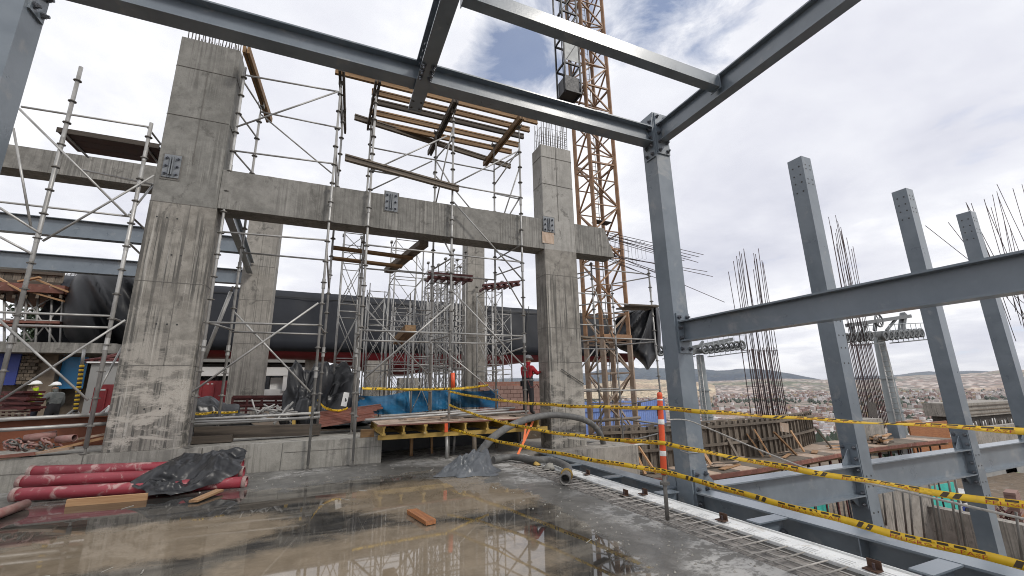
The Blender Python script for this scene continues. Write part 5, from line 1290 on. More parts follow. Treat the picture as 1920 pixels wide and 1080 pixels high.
p_ = P(595, 760, Y=15.6); t = thing('red_box', 'dark red metal box at the right end of the frame rack', 'box', (p_.x, p_.y, 0.6)); mb = MB(); mb.box((p_.x-0.45, 15.1, 0.6), (p_.x+0.45, 15.9, 1.45)); mb.build('body', M['rack_red'], t); mb = MB(); mb.box((p_.x-0.47, 15.08, 1.45), (p_.x+0.47, 15.92, 1.50)); mb.build('lid', M['red_panel'], t)
# silver clamps
rg = random.Random(8)
t = thing('clamp_pile', 'heap of silver scaffold jacks in front of the red frame rack', 'jacks', P(510, 785, Y=13.4))
for i in range(26):
    c = P(rg.uniform(478, 545), rg.uniform(764, 784), Y=13.4+rg.uniform(-.3,.3)); d = V((rg.uniform(-1,1), rg.uniform(-.4,.4), rg.uniform(-.3,.6))).normalized()*rg.uniform(.15,.34)
    rod('jack', c-d, c+d, rg.uniform(.018,.032), GV, t, 6)
# yellow stubs
for lab, x, y0, y1 in (('short yellow stub standing beside the scaffold pole foot, taller one', 582, 783, 762), ('short yellow stub on the ledge left of the taller stub', 551, 797, 788)):
    q = P(x, y0, Y=12.0); t = thing('yellow_stub', lab, 'stub', q); bar('stub', q, P(x, y1, Y=12.0), 0.07, 0.07, M['beam_yellow'], t)
# black covered heaps
q = P(408, 785, Y=13.6); crumple('covered_heap', 'heap under black plastic with a yellow tape band, behind the left pier', 'tarpaulin', (q.x, q.y, 0.60), 0.80, 0.6, 0.62, 0.0, M['tarp_black'], 1.7, 5, 0.42)
q = P(568, 772, Y=14.2); crumple('covered_heap', 'tall heap under black plastic right of the red frame rack', 'tarpaulin', (q.x, q.y, 0.60), 0.58, 0.5, 1.35, 0.3, M['tarp_black'], 5.7, 5, 0.5)
q = P(625, 770, Y=14.6); crumple('covered_heap', 'draped black plastic heap next to the white board', 'tarpaulin', (q.x, q.y, 0.60), 0.85, 0.5, 1.25, -0.2, M['tarp_black'], 9.2, 5, 0.5)
q = P(647, 748, Y=14.0); t = thing('white_board', 'small leaning white board between black plastic and blue sheet', 'board', q); bar('board', P(644, 762, Y=14.0), P(650, 736, Y=14.1), 0.16, 0.03, M['paint_white'], t, up=V((0,1,0)))
# blue translucent sheet
def blue_sheet():
    t = thing('blue_tarpaulin', 'wavy translucent blue plastic sheet stretched behind the formwork table', 'tarpaulin', P(800, 770, Y=14))
    mt = NT('blue_film'); co = mt.coord(perobj=False); f = mt.ss(mt.noise(mt.coord((0.5,1,2), perobj=False), 2.2, 5), 0.35, 0.65)
    mt.fin(mt.mix(f, (0.008,0.085,0.18), (0.012,0.13,0.27)), 0.5, 0.0, 0.2); tr = mt.n('ShaderNodeBsdfTransparent'); tr.inputs[0].default_value = (0.35,0.62,0.85,1)
    ms = mt.n('ShaderNodeMixShader'); mt.set(ms.inputs[0], 0.20); mt.l(mt.b.outputs[0], ms.inputs[1]); mt.l(tr.outputs[0], ms.inputs[2]); mt.l(ms.outputs[0], mt.out.inputs[0])
    m = MB(); nu, nv = 90, 14
    for j in range(nv+1):
        v = j/nv
        for i in range(nu+1):
            u = i/nu; x = 662+272*u
            top = 733+5*sin(u*9)+7*(1-u)-6*u; bot = 775-9*u+4*sin(u*6)
            y = top+(bot-top)*v; Y = 14.2-1.0*v*(0.5+0.5*sin(u*6.0))+0.28*sin(u*14+v*3)+0.12*sin(u*38-v*6)
            m.v.append(P(x, y, Y=Y))
    for j in range(nv):
        for i in range(nu):
            q = j*(nu+1)+i; m.f.append([q, q+1, q+nu+2, q+nu+1]); m.m.append(0); m.smooth.append(True)
    m.build('sheet', mt.m, t, smooth=True)
blue_sheet()
# red brick parapet behind the worker
a, b = P(900, 716, Y=17.0), P(1008, 768, Y=17.0)
t = thing('brick_wall', 'low red brick wall behind the worker at the pier', 'wall', ((a.x+b.x)/2, 17.1, 0.57)); mb = MB(); mb.box((a.x, 17.0, 0.575), (b.x+0.6, 17.22, a.z)); mb.build('wall_core', M['brick_red'], t)
n = int((b.x+0.6-a.x)/0.3)
for r in range(int((a.z-0.58)/0.17)):
    for i in range(n):
        x = a.x+i*0.3+(0.15 if r % 2 else 0)
        if x+0.29 < b.x+0.6:
            o = bar('brick', (x, 17.0, 0.66+r*0.17), (x+0.285, 17.0, 0.66+r*0.17), 0.05+random.uniform(0,.02), 0.155, M['house_brick'], t)
# white building under the hull
t = thing('white_building', 'white building with dark windows seen under the red hull', 'building', P(500, 720, Y=36)); Y = 36.0
def bx_(part, x0, y0, x1, y1, ya, yb, mat):
    p, q = P(x0, y0, Y=Y), P(x1, y1, Y=Y); mb = MB(); mb.box((p.x, Y+ya, q.z), (q.x, Y+yb, p.z)); return mb.build(part, mat, t)
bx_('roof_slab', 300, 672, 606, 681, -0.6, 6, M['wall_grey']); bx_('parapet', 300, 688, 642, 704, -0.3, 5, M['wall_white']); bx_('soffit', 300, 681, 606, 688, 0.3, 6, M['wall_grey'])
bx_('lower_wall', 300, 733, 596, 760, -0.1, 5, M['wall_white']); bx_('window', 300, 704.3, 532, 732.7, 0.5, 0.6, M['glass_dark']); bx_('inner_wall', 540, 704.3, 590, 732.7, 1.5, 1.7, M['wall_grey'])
bx_('pillar', 532, 704.2, 545, 732.8, -0.25, 0.5, M['wall_white'])
for x in (380, 402, 425, 455, 480, 505): bx_('window_frame', x, 704.3, x+2.5, 732.7, 0.38, 0.5, M['black_steel'])
bx_('sliding_panel', 507, 708, 531, 733, 0.3, 0.37, M['wall_white'])
# red bins
for lab, x0, x1, y0, y1, Y in (('tall red bin left of the massive pier', 178, 216, 721, 792, 16.0), ('red metal box in front of the white building', 372, 432, 714, 756, 20.0)):
    p, q = P(x0, y0, Y=Y), P(x1, y1, Y=Y); t = thing('red_bin', lab, 'bin', ((p.x+q.x)/2, Y+0.5, q.z), 'red metal containers')
    mb = MB(); c = 0.09; h = p.z-q.z
    mb.prism([(p.x, Y, q.z), (q.x, Y, q.z), (q.x, Y, p.z-c), (q.x-c, Y, p.z), (p.x+c, Y, p.z), (p.x, Y, p.z-c)], (0, 1.0, 0)); mb.build('body', M['red_panel'], t)
    for f in (0.12, 0.47, 0.83): bar('rib', (p.x+(q.x-p.x)*f, Y-0.012, q.z+0.05), (p.x+(q.x-p.x)*f, Y-0.012, p.z-0.12), 0.035, 0.05, M['red_panel'], t, up=V((0,1,0)))
    for f in (0.28, 0.40): bar('tag', (p.x+(q.x-p.x)*f, Y-0.006, p.z-h*0.16), (p.x+(q.x-p.x)*f, Y-0.006, p.z-h*0.12), 0.07, 0.012, M['paint_white'], t, up=V((0,1,0)))
# rust coloured beam behind the tubes at left
t = thing('rust_beam', 'deep rust red steel beam lying behind the ledge at left', 'beam', (-6, 12.6, 0.57)); ibeam('beam_body', (-11, 12.4, 1.12), (-3.9, 12.9, 1.20), 0.62, 0.35, M['rust_beam'], t)
# clutter pile on the ledge at left
for lab, p0, p1, r in (('short pinkish pipe lying on the scrap heap at left', P(45, 823, Y=11.2), P(106, 814, Y=11.3), 0.07), ('short dark pipe with open end on the scrap heap at left', P(108, 824, Y=11.1), P(140, 821, Y=10.98), 0.065)): pipe(lab, 'short_pipe', p0, p1, r, M['pipe_brown'], None, False)
t = thing('scrap_heap', 'heap of grey clamps and couplers on the ledge at left', 'scrap', P(60, 838, Y=11.1)); rg = random.Random(12)
for i in range(34):
    c = P(rg.uniform(14, 118), rg.uniform(824, 842), Y=11.1+rg.uniform(-.12,.2)); rr = rg.uniform(.04,.075); mb = MB(); a = rg.uniform(0,3); tl = rg.uniform(.2,1.2)
    mb.tube([c+V((rr*cos(q)*cos(a)-rr*sin(q)*sin(a)*cos(tl), rr*cos(q)*sin(a)+rr*sin(q)*cos(a)*cos(tl), rr*sin(q)*sin(tl))) for q in [k*0.72 for k in range(8)]], 0.018, 5); mb.build('clamp', GD if i % 2 else M['pipe_brown'], t)
for lab, a, b, wd, m in (('pale plank sloping to the left edge below the scrap heap', (-10, 862, 11.0), (135, 840, 11.0), 0.22, 'ply_pale'), ('pale yellow plank ending at the massive pier', (70, 850, 11.1), (200, 820, 11.15), 0.20, 'wood_new'), ('second pale plank beside the massive pier, just above the first', (120, 828, 11.3), (202, 813, 11.3), 0.18, 'ply_pale'), ('dark red board at the lower left edge on the ledge', (-20, 858, 10.95), (70, 850, 10.95), 0.2, 'ply_red')):
    p0, p1 = P(a[0], a[1], Y=a[2]), P(b[0], b[1], Y=b[2]); t = thing('plank', lab, 'plank', p0); bar('plank', p0, p1, wd, 0.045, M[m], t, jit=0.004)
# block shed
t = thing('block_shed', 'grey block shed with blue sheeted opening at far left', 'shed', P(90, 780, Y=22)); Y = 22.0
p, q = P(-60, 640, Y=Y), P(232, 655, Y=Y); mb = MB(); mb.box((p.x-2, Y-0.7, q.z-0.22), (q.x, Y+6, q.z+0.16)); mb.build('roof_slab', M['concrete_beam'], t)
def sh(part, x0, y0, x1, y1, ya, yb, mat):
    p, q = P(x0, y0, Y=Y), P(x1, y1, Y=Y); mb = MB(); mb.box((p.x, Y+ya, q.z), (q.x, Y+yb, p.z)); return mb.build(part, mat, t)
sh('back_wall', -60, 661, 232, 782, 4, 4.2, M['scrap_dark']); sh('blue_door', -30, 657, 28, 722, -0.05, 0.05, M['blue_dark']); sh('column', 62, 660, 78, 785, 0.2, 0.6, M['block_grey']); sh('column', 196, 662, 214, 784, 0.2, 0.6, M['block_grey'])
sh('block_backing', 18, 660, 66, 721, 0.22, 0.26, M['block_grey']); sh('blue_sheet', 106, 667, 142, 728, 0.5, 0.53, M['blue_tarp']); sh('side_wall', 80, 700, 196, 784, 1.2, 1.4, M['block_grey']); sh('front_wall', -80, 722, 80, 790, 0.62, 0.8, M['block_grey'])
p, q = P(20, 660, Y=Y), P(64, 720, Y=Y); nx, nz = 5, 9
for r in range(nz):
    for i in range(nx):
        x = p.x+(q.x-p.x)*(i-(0.5 if r % 2 else 0))/nx; z = q.z+(p.z-q.z)*(r+0.5)/nz
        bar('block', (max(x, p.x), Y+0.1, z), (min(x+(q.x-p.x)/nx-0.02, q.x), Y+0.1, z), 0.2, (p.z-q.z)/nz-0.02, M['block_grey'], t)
# grey cabin behind the bin
t = thing('site_cabin', 'grey site cabin with red items on its roof, left of the massive pier', 'cabin', P(200, 720, Y=20)); Y = 19.0
p, q = P(172, 681, Y=Y), P(232, 790, Y=Y); mb = MB(); mb.box((p.x, Y, 0.58), (q.x, Y+2, p.z)); mb.build('body', M['wall_grey'], t); mb = MB(); mb.box((p.x-0.1, Y-0.1, p.z), (q.x, Y+2, p.z+0.05)); mb.build('roof_edge', M['wall_white'], t)
rg = random.Random(2)
for i in range(10): c = P(rg.uniform(178, 225), rg.uniform(664, 677), Y=Y+0.5); rod('red_frame', c-V((.3,0,.1)), c+V((.3,.2,rg.uniform(-.1,.25))), 0.04, M['rack_red'], t, 5)
# striped prop
p0, p1 = P(141, 772, Y=15.5), P(158, 655, Y=15.5); t = thing('striped_prop', 'slender prop painted in yellow and black stripes on a tripod', 'prop', p0)
for i in range(22):
    u0, u1 = i/22, (i+1)/22; q0, q1 = p0.lerp(p1, u0*0.74), p0.lerp(p1, u1*0.74); q0.z, q1.z = q0.z, q1.z
    rod('stripe', q0, q1, 0.055, M['stripe_yellow'] if i % 2 else M['stripe_black'], t, 8)
rod('inner_tube', p0.lerp(p1, 0.74), p1, 0.04, GV, t, 8)
for x, y in ((102, 795), (130, 796), (160, 792)): rod('tripod_leg', P(141, 767, Y=15.5), P(x, y, Y=15.5+0.3*(x-130)/30), 0.03, GV, t, 6)
t = thing('trestle', 'light grey trestle leg leaning by the red bin', 'trestle', P(195, 785, Y=15)); rod('leg', P(176, 785, Y=15), P(205, 762, Y=15), 0.03, GV, t, 6); rod('leg', P(192, 787, Y=15), P(206, 760, Y=15), 0.035, M['paint_white'], t, 6)
# rack of red panels at left
t = thing('panel_rack', 'stack of dark red formwork panels in a cage at far left', 'rack', P(35, 785, Y=15.5)); rg = random.Random(6)
for i in range(11):
    y = 736+i*3.3; a, b = P(rg.uniform(4, 18), y, Y=15.4+rg.uniform(-.2,.2)), P(rg.uniform(60, 70), y+rg.uniform(-2,2), Y=15.4+rg.uniform(-.2,.2)); bar('panel', a, b, 0.5, 0.055, M['rack_red'], t)
for x in (4, 16, 28, 40, 52): bar('cage_bar', P(x, 790, Y=15.1), P(x+3, 768, Y=15.1), 0.04, 0.04, M['rack_red'], t)
for y in (770, 776, 782, 788): bar('cage_rail', P(0, y, Y=15.06), P(56, y-1, Y=15.06), 0.03, 0.04, M['wood_old'], t)
# formwork deck on scaffold, far left
t = thing('formwork_deck', 'brown formwork deck with board wall on thin scaffolding at far left', 'formwork', P(60, 560, Y=26)); Y = 26.0
p, q = P(-60, 552, Y=Y), P(132, 545, Y=Y); mb = MB(); mb.box((p.x, Y-0.5, P(60, 551, Y=Y).z), (q.x, Y+4, P(60, 536, Y=Y).z)); mb.build('deck', M['ply_red'], t)
for i in range(9): xx = -40+i*22; bar('joist', P(xx, 556, Y=Y-0.45), P(xx, 556, Y=Y+3), 0.1, 0.16, M['wood_old'], t)
zlo, zhi = P(60, 531, Y=Y).z, P(60, 497, Y=Y).z; x = P(-30, 510, Y=Y).x; xe = P(97, 510, Y=Y).x
while x < xe: bar('board', (x, Y+1.0, zlo), (x, Y+1.0, zhi+random.uniform(-.05,.05)), 0.28, 0.05, M['wood_old'], t, up=V((0,1,0))); x += 0.30
bar('waler', (P(-30, 500, Y=Y).x, Y+0.9, zhi-0.15), (xe, Y+0.9, zhi-0.15), 0.1, 0.14, M['wood_dark'], t); bar('waler', (P(-30, 525, Y=Y).x, Y+0.9, zlo+0.2), (xe, Y+0.9, zlo+0.2), 0.1, 0.14, M['wood_dark'], t)
for (xa, ya, xb, yb) in ((-5, 520, 45, 548), (35, 528, 75, 520), (70, 525, 130, 548), (60, 548, 120, 565)): bar('prop_plank', P(xa, ya, Y=Y-0.3), P(xb, yb, Y=Y-0.6), 0.14, 0.07, M['wood_new'], t)
for x in (8, 30, 50, 72, 98, 118):
    rod('pole', P(x-8 if x > 40 else x, 688, Y=Y), P(x, 552, Y=Y), 0.045, GV, t, 6)
for (xa, ya, xb, yb) in ((5, 610, 95, 560), (50, 560, 110, 650), (8, 565, 60, 640), (0, 598, 130, 603), (0, 650, 120, 652), (60, 640, 118, 570)): rod('brace', P(xa, ya, Y=Y), P(xb, yb, Y=Y), 0.035, GV, t, 6)
for (xa, xb, y) in ((10, 118, 604), (0, 70, 610)): bar('working_plank', P(xa, y, Y=Y), P(xb, y+2, Y=Y), 0.5, 0.1, M['ply_red'], t)
p, q = P(95, 512, Y=Y+3), P(140, 560, Y=Y+3)
for i in range(9): rod('rebar', (p.x+i*0.16, Y+3, q.z), (p.x+i*0.16, Y+3, p.z+random.uniform(-.3,.4)), 0.02, M['rebar_grey'], t, 4)
for i in range(5): rod('rebar', (p.x, Y+3, p.z-0.25*i), (p.x+1.6, Y+3, p.z-0.25*i), 0.015, M['rebar_grey'], t, 4)
# trees beyond the shed
def tree(label, c, h, r, seed):
    t = thing('broadleaf_tree', label, 'tree', c, 'dark trees behind the block shed'); rg = random.Random(seed); c = V(c)
    mb = MB(); mb.tube([c, c+V((0.1,0,h*0.35)), c+V((0,0.1,h*0.7))], 0.2, 7, rs=[0.26, 0.18, 0.07])
    for k in range(6):
        a = rg.uniform(0, 6.28); b = c+V((0,0,h*rg.uniform(.3,.6))); mb.tube([b, b+V((cos(a)*r*.4, sin(a)*r*.4, h*.15)), b+V((cos(a)*r*.75, sin(a)*r*.75, h*.22))], 0.06, 5, rs=[0.08, 0.05, 0.02])
    mb.build('trunk', M['bark'], t)
    m = MB(); cl = [(c+V((rg.uniform(-r,r)*0.75, rg.uniform(-r,r)*0.75, h*rg.uniform(.42,.98))), rg.uniform(.3,.55)*r) for _ in range(26)]
    for p, q in cl:
        for _ in range(95):
            d = V((rg.gauss(0,1), rg.gauss(0,1), rg.gauss(0,1))).normalized()*q*rg.uniform(.3,1)**.5; o = p+d; s = rg.uniform(.09,.2)
            u = V((rg.gauss(0,1), rg.gauss(0,1), rg.gauss(0,1))).normalized(); v = u.orthogonal().normalized()
            m.add([o-u*s, o+v*s*.5, o+u*s, o-v*s*.5], [(0,1,2,3)])
    m.build('crown', M['leaf_dark'], t)
for lab, x, yb, yt, Y, sd_ in (('dark bushy tree right of the thin scaffolding, beside the tarpaulin bulge', 108, 700, 615, 34, 1), ('dark tree seen through the thin scaffolding poles', 62, 700, 625, 36, 2), ('tall dark tree partly hidden behind the tarpaulin bulge', 86, 690, 570, 40, 3), ('low dark tree top behind the shed roof slab', 134, 705, 650, 32, 4)):
    a, b = P(x, yb, Y=Y), P(x, yt, Y=Y); tree(lab, (a.x, a.y, a.z-1.5), b.z-a.z+1.5, (b.z-a.z)*0.5, sd_)
# ------------------------------------------------------------------ right side: formwork wall, decks, rebar cages, far structures
WB = [V((11.4, 17.0, 0)), V((13.2, 16.5, 0)), V((15.8, 16.4, 0)), V((19.0, 16.5, 0)), V((22.6, 16.8, 0)), V((26.0, 17.6, 0)), V((29.0, 18.7, 0))]
def on_wb(s):
    """point at arc length s"""
    for a, b in zip(WB, WB[1:]):
        l = (b-a).length
        if s <= l: return a.lerp(b, s/l), (b-a).normalized()
        s -= l
    return WB[-1].copy(), (WB[-1]-WB[-2]).normalized()
LW = sum((b-a).length for a, b in zip(WB, WB[1:]))
DZ = -2.0; WT = -0.16
t = thing('formwork_wall', 'curved wall formwork of dark weathered boards and studs below the yellow tape', 'formwork', (18, 15.8, DZ))
s = 0.0; rg = random.Random(21)
while s < LW-0.1:
    p, d = on_wb(s+0.11); bar('board', p+V((0,0,DZ)), p+V((0,0,WT+rg.uniform(-.04,.04))), 0.21, 0.03, M['wood_old'], t, up=V((-d.y, d.x, 0)), jit=0.003); s += 0.222
s = 0.2
while s < LW-0.1:
    p, d = on_wb(s); n_ = V((d.y, -d.x, 0)); bar('stud', p+n_*0.07+V((0,0,DZ)), p+n_*0.07+V((0,0,WT-0.03)), 0.07, 0.09, M['wood_old'], t, up=n_); s += 0.46
for z, hh in ((WT-0.22, 0.12), (WT-1.05, 0.12), (WT+0.04, 0.07)):
    s = 0
    while s < LW-0.5:
        p, d = on_wb(s); q, _ = on_wb(min(s+2.35, LW)); n_ = V((d.y, -d.x, 0)); bar('waler', p+n_*(0.16 if hh > .1 else 0)+V((0,0,z)), q+n_*(0.16 if hh > .1 else 0)+V((0,0,z)), 0.09, hh, M['wood_old'], t); s += 2.3
BR_ = [(1184,833,1210,889,'wood_new'),(1196,835,1230,887,'wood_new'),(1312,838,1334,873,'wood_new'),(1364,822,1387,864,'wood_old'),(1400,813,1431,856,'wood_new'),(1414,805,1445,856,'wood_new'),(1451,810,1493,853,'wood_new'),(1482,807,1508,847,'wood_new'),(1528,801,1561,842,'wood_old')]
for k, (xa, ya, xb, yb, m) in enumerate(BR_):
    nm = ('leftmost, thin one', 'second from left, broad one with cleats', 'just right of the bolted column', 'grey one in the middle', 'thin one left of the broadest', 'broadest, reddish', 'below the tall rebar cage', 'right of the rebar cage', 'farthest right, grey')[k]
    q = P(xb, yb, Z=DZ+0.02); q.y = min(q.y, 16.0); q = P(xb, yb, Y=q.y); a = P(xa, ya, Y=q.y+0.45); t2 = thing('raking_plank', 'raking brace plank against the curved formwork wall, %s' % nm, 'plank', q, 'raking planks of the curved formwork wall')
    bar('plank', q, a, 0.36 if k in (1, 5) else 0.22, 0.06, M[m], t2)
t = thing('plywood_panel', 'brown plywood panel standing at the left end of the curved formwork', 'panel', P(1190, 860, Y=15.4)); a, b = P(1181, 888, Y=15.3), P(1181, 822, Y=15.3); bar('panel', a, b, 0.72, 0.03, M['wood_wet'], t, up=V((0,1,0)))
t = thing('plywood_panel', 'small plywood square on the waler below the tall rebar cage', 'panel', P(1470, 800, Y=15.4)); bar('panel', P(1471, 810, Y=15.42), P(1470, 793, Y=15.42), 0.62, 0.03, M['ply_pale'], t, up=V((0,1,0)))
# curved deck on props
DF = [V((12.6, 14.9, DZ)), V((14.6, 14.25, DZ)), V((18.0, 14.35, DZ)), V((21.6, 14.8, DZ)), V((25, 15.2, DZ)), V((29.3, 15.6, DZ)), V((33.5, 15.6, DZ)), V((37.6, 15.4, DZ))]
t = thing('formwork_deck', 'curved plywood deck with red edge on many thin props in the middle right', 'formwork', (22, 15, DZ))
for a, b in zip(DF, DF[1:]):
    n_ = 3
    for k in range(n_):
        p, q = a.lerp(b, k/n_), a.lerp(b, (k+0.98)/n_); mb = MB(); mb.prism([p+V((0,0,-0.04)), q+V((0,0,-0.04)), q+V((0,2.9,-0.04)), p+V((0,2.9,-0.04))], (0,0,0.035+random.uniform(0,.01))); mb.build('plywood_sheet', M['ply_pale'] if random.random() < .3 else M['wood_old'], t)
    bar('edge_beam', a+V((0,-0.04,-0.12)), b+V((0,-0.04,-0.12)), 0.08, 0.17, M['ply_red'], t)
    bar('girder', a+V((0,0.35,-0.30)), b+V((0,0.35,-0.30)), 0.1, 0.2, M['wood_orange'], t)
rg = random.Random(31)
BL = sorted([(rg.uniform(14.5, 33), 0) for _ in range(14)])
for i, (x, _) in enumerate(BL):
    y = 14.9+max(0, (x-19)*0.06)+rg.uniform(-.2, 1.1); a = rg.uniform(-.5, .5); l = rg.uniform(.9, 1.9); c = V((x, y, DZ+0.05+0.03*(i % 3)))
    t2 = thing('loose_board', 'loose board lying on the curved deck, %s from the left' % ORD[i], 'board', c, 'loose boards on the curved deck'); bar('board', c-V((cos(a),sin(a),0))*l/2, c+V((cos(a),sin(a),rg.uniform(-.02,.06)))*l/2, rg.uniform(.12,.3), 0.04, M[rg.choice(('wood_new','ply_pale','wood_old','wood_new'))], t2)
k = 0
for a, b in zip(DF, DF[1:]):
    n_ = max(2, int((b-a).length/0.95))
    for i in range(n_):
        for dy in (0.3, 1.5):
            p = a.lerp(b, i/n_)+V((0, dy, 0)); rod('prop', (p.x, p.y, -8.9), (p.x, p.y, DZ-0.4), 0.05, M['rack_red'] if k % 3 else M['black_steel'], t, 6); k += 1
    for i in range(n_): bar('joist', a.lerp(b, (i+.5)/n_)+V((0,0.0,-0.15)), a.lerp(b, (i+.5)/n_)+V((0,2.1,-0.15)), 0.08, 0.16, M['beam_yellow'] if i % 2 else M['wood_old'], t)
# rebar cages
def cage(label, xa, xb, yb, Y, ztie, ztop, nb, ybase=None, seed=1, lean=0.0, dens=11):
    a, b = P(xa, yb, Y=Y), P(xb, yb, Y=Y); z0 = a.z-1.0; t = thing('rebar_cage', label, 'rebar cage', ((a.x+b.x)/2, Y, z0), 'rebar cages for the next columns'); rg = random.Random(seed)
    zt_ = P(xa, ztie, Y=Y).z
    for row in (0, 0.4):
        for i in range(0, nb, 1 if row == 0 else 3):
            x = a.x+(b.x-a.x)*i/(nb-1)+rg.uniform(-.02,.02)
            rod('rebar', (x, Y+row, z0), (x+rg.uniform(-.03,.03), Y+row, zt_+rg.uniform(-.1,.15)), 0.026, M['rebar'], t, 5)
            if rg.random() < 0.8:
                zz = P(xa, ztop, Y=Y).z*rg.uniform(0.80, 1.0); rod('rebar', (x+0.03, Y+row, zt_-0.35), (x+0.06+rg.uniform(-.08,.14)*(1+lean), Y+row+rg.uniform(-.2,.2), zz), 0.020, M['rebar'], t, 5)
    dens = 3
    for k in range(dens):
        z = zt_-0.05-(zt_-z0-0.4)*(k/(dens-1))**1.2
        mb = MB(); mb.tube([(a.x-.04,Y-.04,z),(b.x+.04,Y-.04,z),(b.x+.04,Y+.44,z),(a.x-.04,Y+.44,z),(a.x-.04,Y-.04,z)], 0.012, 4); mb.build('stirrup', M['rebar'], t)
    return t
cage('tall rebar cage rising behind the curved formwork wall, nearest to the bolted column', 1422, 1479, 795, 17.7, 655, 468, 17, seed=3)
cage('tall rebar cage with crossing bars rising behind the nearest free steel column', 1619, 1662, 778, 18.6, 645, 412, 16, seed=9, lean=1.5)
t = thing('dark_board', 'dark square board set inside the second rebar cage', 'board', P(1635, 780, Y=18.4)); bar('board', P(1637, 782, Y=18.4), P(1634, 754, Y=18.4), 1.0, 0.04, M['scrap_dark'], t, up=V((0,1,0)))
t = thing('rebar_cage', 'bare fanned out rebars leaning at the upper right edge', 'rebar cage', P(1930, 660, Y=15.0), 'rebar cages for the next columns')
for (x, y, xb_, yb_) in ((1811,379,1905,640),(1821,381,1895,600),(1813,383,1925,600),(1845,373,1915,610),(1847,381,1960,640),(1861,365,1905,585),(1869,359,1920,560),(1869,345,1990,600),(1871,367,1975,640),(1899,353,1960,560),(1916,345,1970,560),(1735,423,1960,600),(1778,417,1960,650),(1858,388,1935,650),(1880,400,1925,640),(1893,423,1930,600),(1820,396,1890,560)):
    rod('rebar', P(xb_, yb_, Y=15.0), P(x, y, Y=15.0+random.uniform(-.6,.6)), 0.022, M['rebar'], t, 5)
# things behind the deck on the right
def slabbox(name, label, cat, x0, y0, x1, y1, Y, d, mat, part='body', group=None):
    p, q = P(x0, y0, Y=Y), P(x1, y1, Y=Y); t = thing(name, label, cat, ((p.x+q.x)/2, Y+d/2, q.z), group); mb = MB(); mb.box((p.x, Y, q.z), (q.x, Y+d, p.z)); mb.build(part, mat, t); return t
slabbox('concrete_pier', 'stub of new concrete below the second rebar cage', 'pier', 1608, 788, 1668, 850, 17.3, 1.4, M['concrete_low'], 'shaft')
slabbox('steel_column', 'short grey steel column stump between concrete stub and brown boards', 'steel column', 1682, 797, 1706, 850, 17.0, 0.6, SP, 'shaft')
t = slabbox('board_wall', 'brown plywood hoarding between two free steel columns', 'hoarding', 1704, 795, 1790, 850, 18.2, 0.1, M['wood_wet'], 'panel')
t = slabbox('concrete_wall', 'pale rough concrete wall at the right edge behind the low beam', 'wall', 1822, 803, 1960, 850, 17.6, 0.4, M['concrete_low'], 'wall')
p = P(1652, 832, Y=16.6)
stack('heap of loose timber on the curved deck beside the second rebar cage', 'timber_pile', 'timber pile', (P(1652, 832, Y=16.4).x, 16.4, DZ), 26, 1.7, 0.16, 0.085, (M['wood_new'], M['wood_old'], M['ply_pale']), 0.25, 0.9, 4, jit=0.14)
stack('stack of brown boards on top of the wall right of the second rebar cage', 'board_stack', 'boards', (P(1705, 795, Y=18.6).x, 18.6, P(1705, 797, Y=18.6).z), 9, 2.6, 0.3, 0.07, (M['wood_wet'], M['wood_new'], M['ply_red']), 0.1, 0.7, 7, jit=0.08)
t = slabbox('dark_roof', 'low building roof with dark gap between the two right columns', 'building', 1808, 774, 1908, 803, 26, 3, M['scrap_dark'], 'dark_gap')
p, q = P(1800, 757, Y=25.6), P(1912, 774, Y=25.6); mb = MB(); mb.box((p.x, 25.5, q.z+0.02), (q.x, 29, p.z)); mb.build('roof_slab', M['concrete_low'], t)
for i in range(3): z = q.z+(p.z-q.z)*(0.2+0.3*i); bar('roof_board', (p.x-0.1, 25.44-0.03*i, z), (q.x+0.1, 25.44-0.03*i, z), 0.06, 0.09, M['wood_old'], t)
rg = random.Random(9)
for i in range(14): x = P(1818+6*i, 790, Y=25.3); rod('bar', (x.x, 25.3, P(1850, 801, Y=25.3).z), (x.x+rg.uniform(-.1,.3), 25.3, P(1850, 786+rg.uniform(-2,6), Y=25.3).z), 0.05, M['paint_white'] if i % 3 else M['black_steel'], t, 5)
# lower level: concrete wall, props, teal mesh, green house
LX = 21.0
t = thing('concrete_wall', 'lower concrete wall with rebar and props below the low steel beams', 'wall', P(1800, 1010, X=LX))
a, b = P(1738, 949, X=LX), P(1990, 1000, X=LX); zl = P(1738, 1012, X=LX).z
mb = MB(); mb.prism([(LX, a.y, zl), (LX, b.y, zl), (LX, b.y, b.z), (LX, a.y, a.z)], (0.4, 0, 0)); mb.build('wall', M['concrete_low'], t)
mb = MB(); mb.box((LX-3.2, a.y, zl-0.3), (LX+0.4, a.y+0.35, P(1690, 905, X=LX-2).z)); mb.build('return_wall', M['concrete_low'], t)
mb = MB(); mb.box((LX-4, b.y-4, zl-0.5), (LX+0.6, a.y+0.6, zl-0.02)); mb.build('footing', M['ply_red'], t)
ORD2 = 0
for (xa, ya, xb, yb) in sorted(((1655,915,1662,985),(1672,905,1682,1000),(1690,900,1700,1000),(1704,905,1712,1010),(1722,893,1735,1020),(1740,888,1762,1030),(1752,905,1772,1040),(1775,880,1800,1030),(1788,880,1812,1035),(1560,935,1568,985),(1580,930,1588,1000),(1598,930,1606,1000),(1618,925,1628,985),(1905,960,1918,1060),(1640,915,1648,985))):
    q = P(xb, yb, X=18.2); t2 = thing('steel_prop', 'thin grey steel prop below the low steel beams, %s from the left' % ORD[ORD2], 'prop', q, 'props on the lower level'); ORD2 += 1; rod('prop', q, P(xa, ya, X=18.2), 0.032, M['galvanised_dark'], t2, 6)
